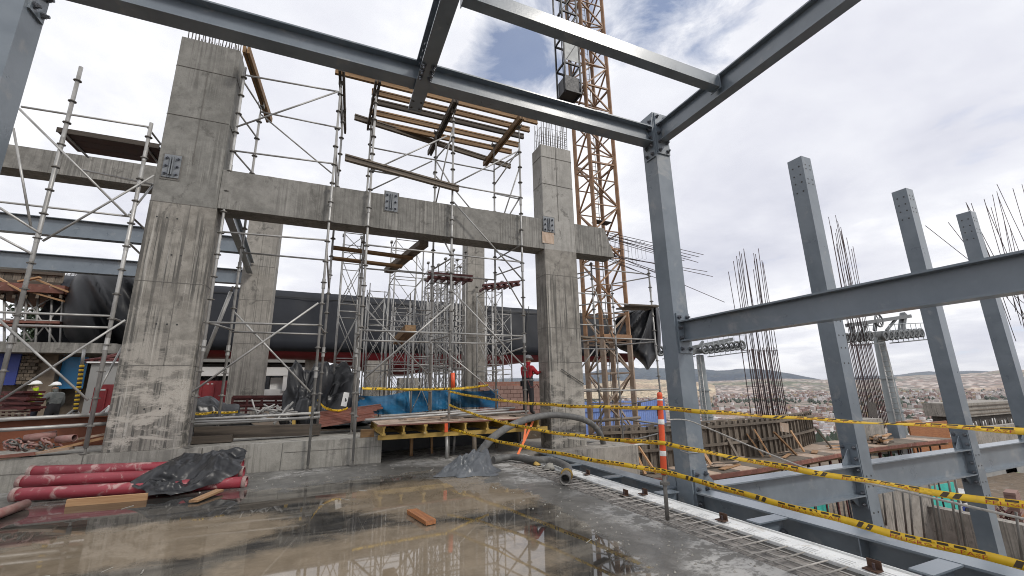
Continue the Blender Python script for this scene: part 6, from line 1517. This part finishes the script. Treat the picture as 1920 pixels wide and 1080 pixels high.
t = slabbox('teal_mesh', 'bright teal mesh sheet hanging behind the props at lower right', 'mesh sheet', 1730, 915, 1800, 956, 17, 0.05, M['teal_mesh'], 'sheet'); t = slabbox('teal_mesh', 'small teal mesh sheet below the nearest low steel beam', 'mesh sheet', 1508, 900, 1560, 985, 17.5, 0.05, M['teal_mesh'], 'sheet')
t = thing('blue_van', 'dark blue and white van side glimpsed right of the teal mesh', 'van', P(1815, 960, Y=20)); p, q = P(1798, 926, Y=20), P(1835, 962, Y=20)
mb = MB(); mb.prism([(p.x, 20, q.z+.3), (q.x+.6, 20, q.z+.3), (q.x+.6, 20, q.z+.9), (q.x+.2, 20, p.z), (p.x, 20, p.z)], (0, 1.9, 0)); mb.build('body', M['paint_white'], t); mb = MB(); mb.box((p.x+.1, 19.98, q.z+.95), (q.x+.1, 20.0, p.z-.12)); mb.build('side_window', M['glass_dark'], t); mb = MB(); mb.box((p.x, 19.97, q.z+.35), (q.x+.55, 19.995, q.z+.75)); mb.build('blue_band', M['blue_dark'], t)
for dx in (0.5, q.x-p.x-0.1): mb = MB(); mb.tube([(p.x+dx, 19.9, q.z+.32), (p.x+dx, 20.15, q.z+.32)], 0.32, 12); mb.build('wheel', M['stripe_black'], t)
Y = 26.0; t = thing('green_house', 'green building with lime panel and glazed front at the right edge', 'building', P(1890, 920, Y=Y))
def gb(part, x0, y0, x1, y1, ya, yb, mat): p, q = P(x0, y0, Y=Y), P(x1, y1, Y=Y); mb = MB(); mb.box((p.x, Y+ya, q.z), (q.x, Y+yb, p.z)); mb.build(part, mat, t)
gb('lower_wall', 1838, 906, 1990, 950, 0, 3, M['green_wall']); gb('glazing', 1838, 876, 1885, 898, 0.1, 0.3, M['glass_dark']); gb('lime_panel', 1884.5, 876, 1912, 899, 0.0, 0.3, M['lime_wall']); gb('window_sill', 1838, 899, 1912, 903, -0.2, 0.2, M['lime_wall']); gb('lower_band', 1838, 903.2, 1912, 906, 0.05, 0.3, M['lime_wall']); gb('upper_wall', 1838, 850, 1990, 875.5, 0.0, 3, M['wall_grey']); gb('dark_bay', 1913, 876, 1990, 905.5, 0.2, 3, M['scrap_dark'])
for x in (1850, 1862, 1875): gb('mullion', x, 876, x+2.5, 898.5, 0.02, 0.1, M['pylon_dark'])
stack('stack of orange brown crates at the far right edge of the lower level', 'crate_stack', 'crates', (P(1912, 985, Y=14).x, 14, P(1912, 985, Y=14).z), 12, 1.3, 0.5, 0.16, (M['house_brick'], M['wood_wet']), 0.2, 0.55, 5)
t = thing('rebar_heap', 'tangle of reddish rebar left of the orange brown crates', 'rebar', P(1885, 975, Y=14)); rg = random.Random(15)
for i in range(22): c = P(rg.uniform(1865, 1905), rg.uniform(955, 985), Y=14+rg.uniform(-.5,.5)); d = V((rg.uniform(-1,1), rg.uniform(-.5,.5), rg.uniform(-.6,.6)))*0.7; rod('rebar', c-d, c+d, 0.03, M['rack_red'], t, 5)
# blue sheet fence
t = thing('sheet_fence', 'pale blue corrugated sheet fence behind the crane mast', 'fence', P(1165, 800, Y=23)); Y = 23.0
xa, xb = P(1088, 750, Y=Y).x, P(1246, 750, Y=Y).x; n = 8
for i in range(n):
    x0 = xa+(xb-xa)*i/n; x1 = xa+(xb-xa)*(i+1)/n-0.01; mb = MB(); zt_ = P(1165, 751+(i % 3)*0.8, Y=Y).z; k = 10; vs = []
    for j in range(k+1):
        x = x0+(x1-x0)*j/k; y = Y+(0.03 if j % 2 else 0); vs += [V((x, y, -1.25)), V((x, y, zt_))]
    mb.add(vs, [(2*j, 2*j+2, 2*j+3, 2*j+1) for j in range(k)]); mb.build('sheet', M['blue_sheet'], t)
bar('rail', (xa, Y-0.05, 0.2), (xb, Y-0.05, 0.2), 0.04, 0.06, M['blue_sheet'], t)
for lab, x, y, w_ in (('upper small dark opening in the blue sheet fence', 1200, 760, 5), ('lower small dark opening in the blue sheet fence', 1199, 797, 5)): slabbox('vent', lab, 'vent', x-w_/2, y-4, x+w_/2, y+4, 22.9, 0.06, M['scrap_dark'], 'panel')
for lab, a, b, m, wd in (('pale pole lying level in front of the crane foot', (1108, 790, 13), (1200, 783, 13), 'wood_old', 0.1), ('white tube with red end resting on the curved formwork', (1155, 838, 13.6), (1236, 830, 13.6), 'galvanised', 0.09), ('dark tube slanting behind the orange post', (1180, 787, 14), (1236, 795, 14), 'galvanised_dark', 0.07), ('dark sagging tube above the blue fence', (1185, 757, 16), (1245, 745, 16), 'galvanised_dark', 0.06)):
    p0, p1 = P(a[0], a[1], Y=a[2]), P(b[0], b[1], Y=b[2]); t = thing('loose_tube', lab, 'tube', p0); rod('tube', p0, p1, wd/2, M[m], t, 8)
t = thing('loose_tube', 'rope or thin tube running from the pier to the raking planks', 'tube', P(1100, 832, Y=11.4)); mb = MB(); mb.tube(spline([P(1075, 826, Y=11.0), P(1130, 830, Y=11.9), P(1180, 826, Y=13.5), P(1238, 812, Y=15)]), 0.03, 6); mb.build('tube', M['hose_rubber'], t)
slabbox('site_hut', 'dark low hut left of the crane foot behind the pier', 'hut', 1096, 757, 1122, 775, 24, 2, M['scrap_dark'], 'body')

# ------------------------------------------------------------------ cable car pylons
def pylon(label, xb, yb, xt, yt, Y, rb, rt, arms, wheels, gantry=None):
    b, tp = P(xb, yb, Y=Y), P(xt, yt, Y=Y); t = thing('cable_car_pylon', label, 'pylon', (b.x, Y, b.z-16), 'cable car pylons')
    bx0 = tp.x; mb = MB(); zs = [b.z-16, b.z, (b.z+tp.z)/2, tp.z]; mb.tube([(bx0, Y, z) for z in zs], rb, 20, rs=[rb*1.15, rb, (rb+rt)/2, rt]); mb.build('tube', M['pylon_grey'], t)
    for z in ((b.z+tp.z)/2, b.z+1.2):
        mb = MB(); mb.tube([(bx0, Y, z-0.08), (bx0, Y, z+0.08)], rb*1.12, 20); mb.build('flange_ring', M['pylon_grey'], t)
    for s in (-0.25, 0.25): rod('ladder_rail', (bx0-rb-0.25, Y-0.6+s, b.z-8), (bx0-rb-0.2, Y-0.6+s, tp.z), 0.05, M['galvanised'], t, 5)
    z = b.z-6
    while z < tp.z: rod('ladder_rung', (bx0-rb-0.24, Y-0.85, z), (bx0-rb-0.24, Y-0.35, z), 0.03, M['galvanised'], t, 4); z += 0.5
    for (xa, ya, xc, yc, hh) in arms:
        bar('cross_arm', P(xa, ya, Y=Y-0.6), P(xc, yc, Y=Y-0.6), 0.5, hh, M['pylon_dark'], t)
    for (xa, ya, xc, yc, n_, rad) in wheels:
        p0, p1 = P(xa, ya, Y=Y-1.5), P(xc, yc, Y=Y-1.5)
        bar('sheave_beam', p0-V((0,-.25,.25)), p1-V((0,-.25,.25)), 0.2, 0.22, M['pylon_dark'], t); rod('walkway_rail', p0+V((0,-.5,rad*2.2)), p1+V((0,-.5,rad*2.0)), 0.035, M['pylon_grey'], t, 4)
        bar('walkway', p0+V((0,-.6,-rad*1.5)), p1+V((0,-.6,-rad*1.5)), 0.8, 0.1, M['pylon_dark'], t)
        for i in range(n_):
            c = p0.lerp(p1, i/(n_-1)); mb = MB(); k = 14; vs = []
            for y_, r_ in ((-.09, rad), (-.09, rad*.62), (.09, rad*.62), (.09, rad)): vs += [c+V((r_*cos(2*pi*j/k), y_, r_*sin(2*pi*j/k))) for j in range(k)]
            mb.add(vs, [(q*k+j, q*k+(j+1)%k, ((q+1)%4)*k+(j+1)%k, ((q+1)%4)*k+j) for q in range(4) for j in range(k)], 0, True)
            for j in range(3): a_ = j*1.05+i; mb.tube([c-V((cos(a_),0,sin(a_)))*rad*.65, c+V((cos(a_),0,sin(a_)))*rad*.65], 0.05, 4)
            mb.build('sheave', M['pylon_dark'], t); rod('rail_post', c+V((0,-.5,-rad*1.4)), c+V((0,-.5,rad*2.1)), 0.03, M['pylon_grey'], t, 4)
            if i < n_-1: bar('link', c+V((0,.15,-.1)), p0.lerp(p1, (i+1)/(n_-1))+V((0,.15,-.1)), 0.14, 0.2, M['pylon_dark'], t)
    for (xa, ya, xc, yc, wd) in (gantry or ()): bar('gantry_bar', P(xa, ya, Y=Y-0.5), P(xc, yc, Y=Y-0.5), wd, wd, M['pylon_dark'], t)
    return t
pylon('cable car pylon with a row of sheave wheels, left one behind the bolted column', 1327, 800, 1312, 666, 40, 0.66, 0.44, ((1262, 662, 1350, 656, 0.6), (1296, 652, 1372, 636, 0.4)), ((1322, 655, 1391, 647, 8, 0.62), (1238, 658, 1290, 655, 5, 0.62)), ((1300, 664, 1318, 640, 0.25), (1330, 662, 1345, 642, 0.25)))
pylon('cable car pylon with gantry and big pulley wheel, right one between the free columns', 1682, 795, 1646, 628, 25, 0.64, 0.44, ((1586, 632, 1700, 622, 0.55), (1590, 610, 1704, 593, 0.35)), ((1660, 630, 1727, 624, 8, 0.48), (1588, 634, 1632, 630, 5, 0.48)), ((1690, 622, 1694, 588, 0.45), (1600, 634, 1596, 606, 0.3), (1612, 632, 1625, 606, 0.25), (1640, 620, 1642, 603, 0.25), (1662, 620, 1680, 598, 0.2)))
c = P(1648, 601, Y=24.2); t = thing('pulley_wheel', 'large spoked pulley wheel on the gantry of the right pylon', 'wheel', c); mb = MB(); mb.tube([c+V((0.62*cos(a*0.3142), 0, 0.62*sin(a*0.3142))) for a in range(21)], 0.09, 6)
for j in range(3): mb.tube([c-V((cos(j*1.05),0,sin(j*1.05)))*.6, c+V((cos(j*1.05),0,sin(j*1.05)))*.6], 0.05, 4)
mb.build('rim', M['pylon_dark'], t)

# ------------------------------------------------------------------ warning tapes
def text_mesh(s):
    cu = bpy.data.curves.new('lettering', 'FONT'); cu.body = s; cu.size = 1.0; cu.resolution_u = 1; cu.align_x = 'LEFT'
    ob = bpy.data.objects.new('tmp', cu); COL.objects.link(ob); bpy.context.view_layer.update()
    me = bpy.data.meshes.new_from_object(ob.evaluated_get(bpy.context.evaluated_depsgraph_get()))
    vs = [v.co.copy() for v in me.vertices]; fs = [tuple(p.vertices) for p in me.polygons]
    COL.objects.unlink(ob); bpy.data.objects.remove(ob); bpy.data.meshes.remove(me)
    x0 = min(v.x for v in vs); x1 = max(v.x for v in vs); y0 = min(v.y for v in vs); y1 = max(v.y for v in vs)
    return [((v.x-x0)/(x1-x0), (v.y-y0)/(y1-y0)) for v in vs], fs
TXT = text_mesh('PELIGRO NO PASE')
def tape(label, pts, sag, wd=0.060, phase=0.0, twist=None, text=True):
    """pts: anchor points; each span sags"""
    t = thing('warning_tape', label, 'warning tape', pts[0], 'yellow warning tapes')
    path = []
    for k, (a, b) in enumerate(zip(pts, pts[1:])):
        n = max(8, int((b-a).length/0.09))
        for i in range(n): u = i/n; path.append(a.lerp(b, u)-V((0,0,sag[k]*4*u*(1-u)))+V((0.012*sin(u*23+phase*5), 0, 0.005*sin(u*31+phase*7)))*min(1, u*8, (1-u)*8))
    path.append(pts[-1]); cum = [0]
    for a, b in zip(path, path[1:]): cum.append(cum[-1]+(b-a).length)
    LEN = cum[-1]
    def at(s):
        s = max(0, min(LEN-1e-5, s)); lo, hi = 0, len(cum)-1
        while hi-lo > 1:
            m_ = (lo+hi)//2
            if cum[m_] <= s: lo = m_
            else: hi = m_
        f = (s-cum[lo])/(cum[hi]-cum[lo]); return path[lo].lerp(path[hi], f), (path[hi]-path[lo]).normalized()
    def fr(s):
        p, d = at(s); side = V((0,0,1)).cross(d).normalized(); up = d.cross(side)
        a = (twist(s/LEN) if twist else 0)+0.22*sin(s*2.3+phase*9)+0.14*sin(s*5.1+phase*3)+0.10*sin(s*11.7); c, sn = cos(a), sin(a)
        return p, up*c+side*sn, side*c-up*sn
    def pt(s, v, off): p, u_, n_ = fr(s); return p+u_*(v-0.5)*wd+n_*off
    m = MB(); N = int(LEN/0.05)+1
    for i in range(N+1):
        s = LEN*i/N
        for v, o in ((0, .0006), (1, .0006), (1, -.0006), (0, -.0006)): m.v.append(pt(s, v, o))
    for i in range(N):
        for k in range(4): m.f.append([i*4+k, i*4+(k+1)%4, (i+1)*4+(k+1)%4, (i+1)*4+k]); m.m.append(0); m.smooth.append(k in (0, 2))
    m.build('film', M['tape_yellow'], t)
    blk = MB(); red = MB(); per = 0.86; s0 = phase*per-per
    def quad(bm_, a, b, v0, v1, sh=0.0):
        if a < 0 or b > LEN: return
        for o in (.0014, -.0014):
            k = 2 if b-a > 0.06 else 1
            for i in range(k):
                q0, q1 = a+(b-a)*i/k, a+(b-a)*(i+1)/k; bm_.add([pt(q0, v0, o), pt(q1, v0, o), pt(q1+sh, v1, o), pt(q0+sh, v1, o)], [(0,1,2,3)])
    while s0 < LEN:
        for g in (0.04, 0.105): quad(blk, s0+g, s0+g+0.036, 0.12, 0.9, 0.02)
        x = s0+0.27
        for k in range(6): quad(blk, x+k*0.09, x+k*0.09+0.062, 0.62, 0.90)
        if text and s0+0.27 > 0 and s0+0.80 < LEN:
            for o, fl in ((.0014, 1), (-.0014, -1)):
                vs = [pt(s0+0.27+0.52*(u if fl > 0 else 1-u), 0.12+0.42*v, -o) for u, v in TXT[0]]
                red.add(vs, TXT[1])
        s0 += per
    if blk.v: o = blk.build('black_marks', M['tape_black'], t); o['kind'] = 'stuff'
    if red.v: o = red.build('lettering', M['tape_red'], t); o['kind'] = 'stuff'
    return t
G0 = V((2.90, 10.73, 0))
def gp(z): return V((2.89, 10.73, z))
pst = lambda z: V((bx-0.035+0.04*(z-0.6), by-0.06, z))
zg = lambda y: P(848, y, Y=10.73).z
def ext(p, q, k): return q+(q-p)*k
for lab, y0, yp, yr, sag, ph, tw in (('uppermost yellow warning tape passing the top of the orange post', 734, 764, 800, (0.10, 0.03), 0.1, lambda u: 0.25+0.75*max(0, min(1, (u-0.62)/0.08))),
                                     ('middle yellow warning tape passing the middle of the orange post', 759, 829, 936, (0.16, 0.05), 0.45, lambda u: 0.2+0.6*max(0, min(1, (u-0.62)/0.1))+0.35*sin(u*40)*max(0, min(1, (u-0.62)/0.1))),
                                     ('lowest yellow warning tape with readable lettering, ending at the lower right corner', 803, 882, 1055, (0.06, 0.03), 0.75, lambda u: 0.1)):
    a = gp(zg(y0)); b = pst(P(1240, yp, Y=by).z); c = P(1920, yr, X=4.12); tape(lab, [a, b, ext(b, c, 0.35)], sag, wd=0.057 if yr > 1000 else 0.050, phase=ph, twist=tw)
tape('yellow warning tape stretched in front of the blue sheet, left of the others', [P(679, 728, Y=10.72), gp(zg(729)), P(915, 722, Y=12.05)], (0.02, 0.02), phase=0.2, text=False)
tape('crumpled yellow warning tape wound round the black heap by the scaffold foot', [P(595, 750, Y=12.0), P(620, 768, Y=12.8), P(652, 765, Y=13.2)], (0.05, 0.05), phase=0.2, text=False)
tape('yellow warning tape band across the covered heap behind the left pier', [P(366, 776, Y=12.9), P(400, 773, Y=12.75), P(446, 772, Y=12.9)], (0.02, 0.02), phase=0.4, text=False)
for lab, pts in (('pale rope from the bolted column sagging down to the lower right', [P(1252, 787, Y=5.27), P(1288, 788, Y=5.26), P(1340, 808, X=5.25), P(1420, 842, X=5.1), P(1530, 884, X=5.0), P(1640, 909, X=4.9), P(1780, 941, X=4.85), P(1920, 973, X=4.8), P(2100, 1015, X=4.75)]),
                 ('thin wire loop tied round the lower part of the bolted column', [(5.19, 5.45, 0.62), (5.19, 5.29, 0.60), (5.36, 5.285, 0.60), (5.53, 5.29, 0.62)])):
    t = thing('rope', lab, 'rope', pts[0]); mb = MB(); mb.tube(spline(pts, 6) if len(pts) > 4 else pts, 0.011 if len(pts) > 4 else 0.006, 6); mb.build('strand', M['rope'], t)

# ------------------------------------------------------------------ people
def person(label, loc, head_h, heading, J, mats, helmet, extras=None):
    """J: joints in a local frame for a 1.75 m figure, x right, y forward, z up"""
    sc = head_h/1.75; t = thing('person', label, 'person', loc)
    R = Matrix.Translation(V(loc)) @ Matrix.Rotation(heading, 4, 'Z') @ Matrix.Scale(sc, 4)
    E = [('pelvis','waist'),('waist','chest'),('chest','neck'),('neck','jaw'),('jaw','crown')]
    rad = {'pelvis':.168,'waist':.155,'chest':.185,'neck':.060,'jaw':.082,'crown':.085}
    reg = {('pelvis','waist'):0,('waist','chest'):1,('chest','neck'):1,('neck','jaw'):3,('jaw','crown'):3}
    for s in 'lr':
        ch = [('pelvis', s+'hip'),(s+'hip', s+'knee'),(s+'knee', s+'ankle'),(s+'ankle', s+'toe')]
        for e in ch: reg[e] = 0
        reg[ch[3]] = 2; E += ch
        ca = [('chest', s+'sh'),(s+'sh', s+'elb'),(s+'elb', s+'wr'),(s+'wr', s+'palm')]
        for e in ca: reg[e] = 1
        reg[ca[3]] = 3; E += ca
        rad.update({s+'hip':.112,s+'knee':.080,s+'ankle':.064,s+'toe':.050,s+'sh':.085,s+'elb':.064,s+'wr':.042,s+'palm':.030})
        d = (V(J[s+'palm'])-V(J[s+'wr'])).normalized(); sd_ = d.orthogonal().normalized()
        for i, (o, ln) in enumerate(((-.034,.060),(-.012,.078),(.012,.082),(.034,.070))):
            b = V(J[s+'palm'])+sd_*o*0.8; J[s+'f%d' % i] = b+d*ln+V((0,0,-0.012)); E.append((s+'palm', s+'f%d' % i)); reg[(s+'palm', s+'f%d' % i)] = 3; rad[s+'f%d' % i] = .0095
        J[s+'th'] = V(J[s+'wr']).lerp(V(J[s+'palm']), .6)+sd_*-.055+d*.02; E.append((s+'palm', s+'th')); reg[(s+'palm', s+'th')] = 3; rad[s+'th'] = .010
    ks = list(dict.fromkeys(k for e in E for k in e)); ix = {k: i for i, k in enumerate(ks)}
    me = bpy.data.meshes.new('body'); me.from_pydata([tuple(V(J[k])) for k in ks], [(ix[a], ix[b]) for a, b in E], [])
    ob = bpy.data.objects.new('tmp_body', me); COL.objects.link(ob); ob.modifiers.new('skin', 'SKIN'); sv = me.skin_vertices[0].data
    for k in ks: sv[ix[k]].radius = (rad[k]*(1.12 if k in ('chest','waist','pelvis') else 1), rad[k]*(0.78 if k in ('chest','waist','pelvis') else 1)); sv[ix[k]].use_root = (k == 'pelvis')
    su = ob.modifiers.new('sub', 'SUBSURF'); su.levels = su.render_levels = 2; bpy.context.view_layer.update()
    m2 = bpy.data.meshes.new_from_object(ob.evaluated_get(bpy.context.evaluated_depsgraph_get())); COL.objects.unlink(ob); bpy.data.objects.remove(ob)
    for m_ in mats: m2.materials.append(m_)
    segs = [(V(J[a]), V(J[b]), reg[(a, b)], rad[a]) for a, b in E]
    for p in m2.polygons:
        c = p.center; best = None
        for a, b, r_, q in segs:
            ab = b-a; u = max(0, min(1, (c-a).dot(ab)/max(1e-9, ab.length_squared))); dd = (a+ab*u-c).length-q*0.6
            if best is None or dd < best[0]: best = (dd, r_)
        p.material_index = best[1]; p.use_smooth = True
    o = bpy.data.objects.new('body', m2); m2.name = 'body'; _place(o, R, t)
    hc = V(J['crown']); d = (hc-V(J['jaw'])).normalized(); fw = V(J.get('look', (0,1,0))).normalized()
    bm = bmesh.new(); bmesh.ops.create_uvsphere(bm, u_segments=18, v_segments=10, radius=0.125)
    for v in bm.verts:
        if v.co.z < -0.005: v.co.z = -0.005+0.1*(v.co.z+0.005); v.co.x *= 1.0; v.co.y *= 1.02
        if v.co.z < 0.03: v.co.xy *= 1.06
        if v.co.z < 0.02 and v.co.y > 0.08: v.co.y += 0.05
        v.co.y *= 1.12
    hm_ = bpy.data.meshes.new('helmet'); bm.to_mesh(hm_); bm.free(); hm_.materials.append(helmet); hm_.polygons.foreach_set('use_smooth', [True]*len(hm_.polygons))
    ho = bpy.data.objects.new('helmet', hm_); q = V((0,0,1)).rotation_difference(d).to_matrix().to_4x4(); yaw = Matrix.Rotation(atan2(-fw.x, fw.y), 4, 'Z')
    _place(ho, R @ Matrix.Translation(hc+d*0.035) @ q @ yaw, t)
    # face: nose, eyes, mouth, ears on the look side
    side = fw.cross(d).normalized(); fc = V(J['jaw']).lerp(hc, .45)
    mb = MB(); w_ = lambda p: R @ p
    mb.tube([w_(fc+fw*.080+d*.02), w_(fc+fw*.102-d*.018)], .011*sc, 6); mb.build('nose', M['skin'], t)
    for s in (-1, 1):
        mb = MB(); mb.tube([w_(fc+fw*.078+side*s*.032+d*.03), w_(fc+fw*.088+side*s*.032+d*.03)], .010*sc, 6); mb.build('eye', M['stripe_black'], t)
        mb = MB(); mb.tube([w_(fc+side*s*.082), w_(fc+side*s*.096+d*.004)], .024*sc, 8); mb.build('ear', M['skin'], t)
    mb = MB(); mb.tube([w_(fc+fw*.082+side*.024-d*.048), w_(fc+fw*.082-side*.024-d*.048)], .007*sc, 5); mb.build('mouth', M['cloth_red'], t)
    if extras: extras(t, R, J, sc)
    return t
base = dict(pelvis=(0,0,.95), waist=(0,.01,1.10), chest=(0,.02,1.34), neck=(0,.03,1.50), jaw=(0,.06,1.58), crown=(0,.07,1.69),
            lhip=(-.10,0,.88), lknee=(-.12,.03,.49), lankle=(-.13,-.02,.09), ltoe=(-.15,.13,.04), rhip=(.10,0,.88), rknee=(.12,.03,.49), rankle=(.13,-.02,.09), rtoe=(.15,.13,.04),
            lsh=(-.20,.01,1.42), lelb=(-.27,.02,1.13), lwr=(-.24,.16,.93), lpalm=(-.23,.20,.87), rsh=(.20,.01,1.42), relb=(.27,.02,1.13), rwr=(.24,.16,.93), rpalm=(.23,.20,.87))
f0 = P(991, 777, Y=11.35)
J = dict(base); J.update(lelb=(-.25,.16,1.22), lwr=(-.10,.36,1.26), lpalm=(-.06,.42,1.27), relb=(.28,.15,1.24), rwr=(.20,.38,1.30), rpalm=(.18,.45,1.31), look=(.1,1,0), ltoe=(-.16,.12,.04))
def harness(t, R, J, sc):
    w_ = lambda *p: R @ V(p)
    for s in (-1, 1):
        mb = MB(); mb.tube([w_(s*.17,-.07,1.02), w_(s*.10,-.125,1.25), w_(s*.11,-.075,1.46), w_(s*.12,.09,1.45)], .014*sc, 5); mb.build('harness_strap', M['rack_red'], t)
        mb = MB(); mb.tube([w_(s*.02,-.10,.93), w_(s*.17,-.06,.80), w_(s*.20,.04,.86)], .014*sc, 5); mb.build('harness_strap', M['rack_red'], t)
    mb = MB(); mb.tube([w_(.185*cos(a*.5236), .125*sin(a*.5236), 1.04) for a in range(13)], .032*sc, 6); mb.build('tool_belt', M['cloth_grey'], t)
    mb = MB(); mb.box(w_(-.26,-.05,.86), w_(-.17,.07,1.03)); mb.build('tool_pouch', M['cloth_black'], t)
    mb = MB(); mb.tube([w_(.10,-.13,1.05), w_(.22,-.16,.85), w_(.30,-.10,.80), w_(.34,.02,.92), w_(.36,.1,.80)], .012*sc, 5); mb.build('lanyard', M['rack_red'], t)
person('worker in a red shirt, black trousers and grey helmet working at the pier', f0, P(997, 671, Y=11.35).z-f0.z, radians(-62), J, [M['cloth_black'], M['cloth_red'], M['boot'], M['skin']], M['helmet_grey'], harness)
q = P(1003, 775, Y=11.4); t = thing('standing_board', 'board the worker stands on between formwork table and pier', 'board', (f0.x, 11.35, f0.z-0.03)); bar('board', (f0.x-0.5, 11.35, f0.z-0.025), (f0.x+0.55, 11.35, f0.z-0.025), 0.5, 0.045, M['wood_old'], t)
J = dict(base); J.update(lelb=(-.34,.05,1.2), lwr=(-.50,.22,1.12), lpalm=(-.55,.27,1.1), look=(-.3,1,0))
def vest(t, R, J, sc):
    mb = MB(); w_ = lambda *p: R @ V(p); n = 14
    prof = [(1.0,.175,.135),(1.2,.185,.14),(1.38,.205,.14),(1.45,.17,.11)]
    for z, a, b in prof: mb.v += [w_(a*cos(2*pi*k/n), b*sin(2*pi*k/n)+.015, z) for k in range(n)]
    for i in range(3):
        for k in range(n): mb.f.append([i*n+k, i*n+(k+1)%n, (i+1)*n+(k+1)%n, (i+1)*n+k]); mb.m.append(0); mb.smooth.append(True)
    mb.build('safety_vest', M['cloth_hivis'], t)
    mb = MB(); mb.tube([w_(.187*cos(a*.449), .143*sin(a*.449)+.015, 1.12) for a in range(15)], .014*sc, 4); mb.build('reflective_band', M['paint_white'], t)
for lab, x, yt, hd, mats, ex in (('worker in yellow safety vest and white helmet beside the panel rack', 74, 719, radians(100), [M['cloth_navy'], M['cloth_hivis'], M['boot'], M['skin']], vest), ('worker in dark clothes with grey straps and white helmet by the blue sheet', 109, 721, radians(60), [M['cloth_black'], M['cloth_grey'], M['boot'], M['skin']], None)):
    Y = 20.0; tp = P(x, yt, Y=Y); person(lab, (tp.x, Y, tp.z-1.78), 1.78, hd, dict(J), mats, M['helmet_white'], ex)

# ------------------------------------------------------------------ the air over the valley
mb = MB(); mb.box((-15500, -15500, -400), (15500, 15500, 320))
o = mb.build('haze', [bpy.data.materials.new('haze')]); o['kind'] = 'stuff'
hz = o.data.materials[0]; hz.use_nodes = True; hz.node_tree.nodes.clear()
ho_ = hz.node_tree.nodes.new('ShaderNodeOutputMaterial'); pv = hz.node_tree.nodes.new('ShaderNodeVolumePrincipled')
pv.inputs['Color'].default_value = (0.90, 0.93, 1.0, 1); pv.inputs['Density'].default_value = 5.0e-5; pv.inputs['Anisotropy'].default_value = 0.2
hz.node_tree.links.new(pv.outputs[0], ho_.inputs['Volume'])
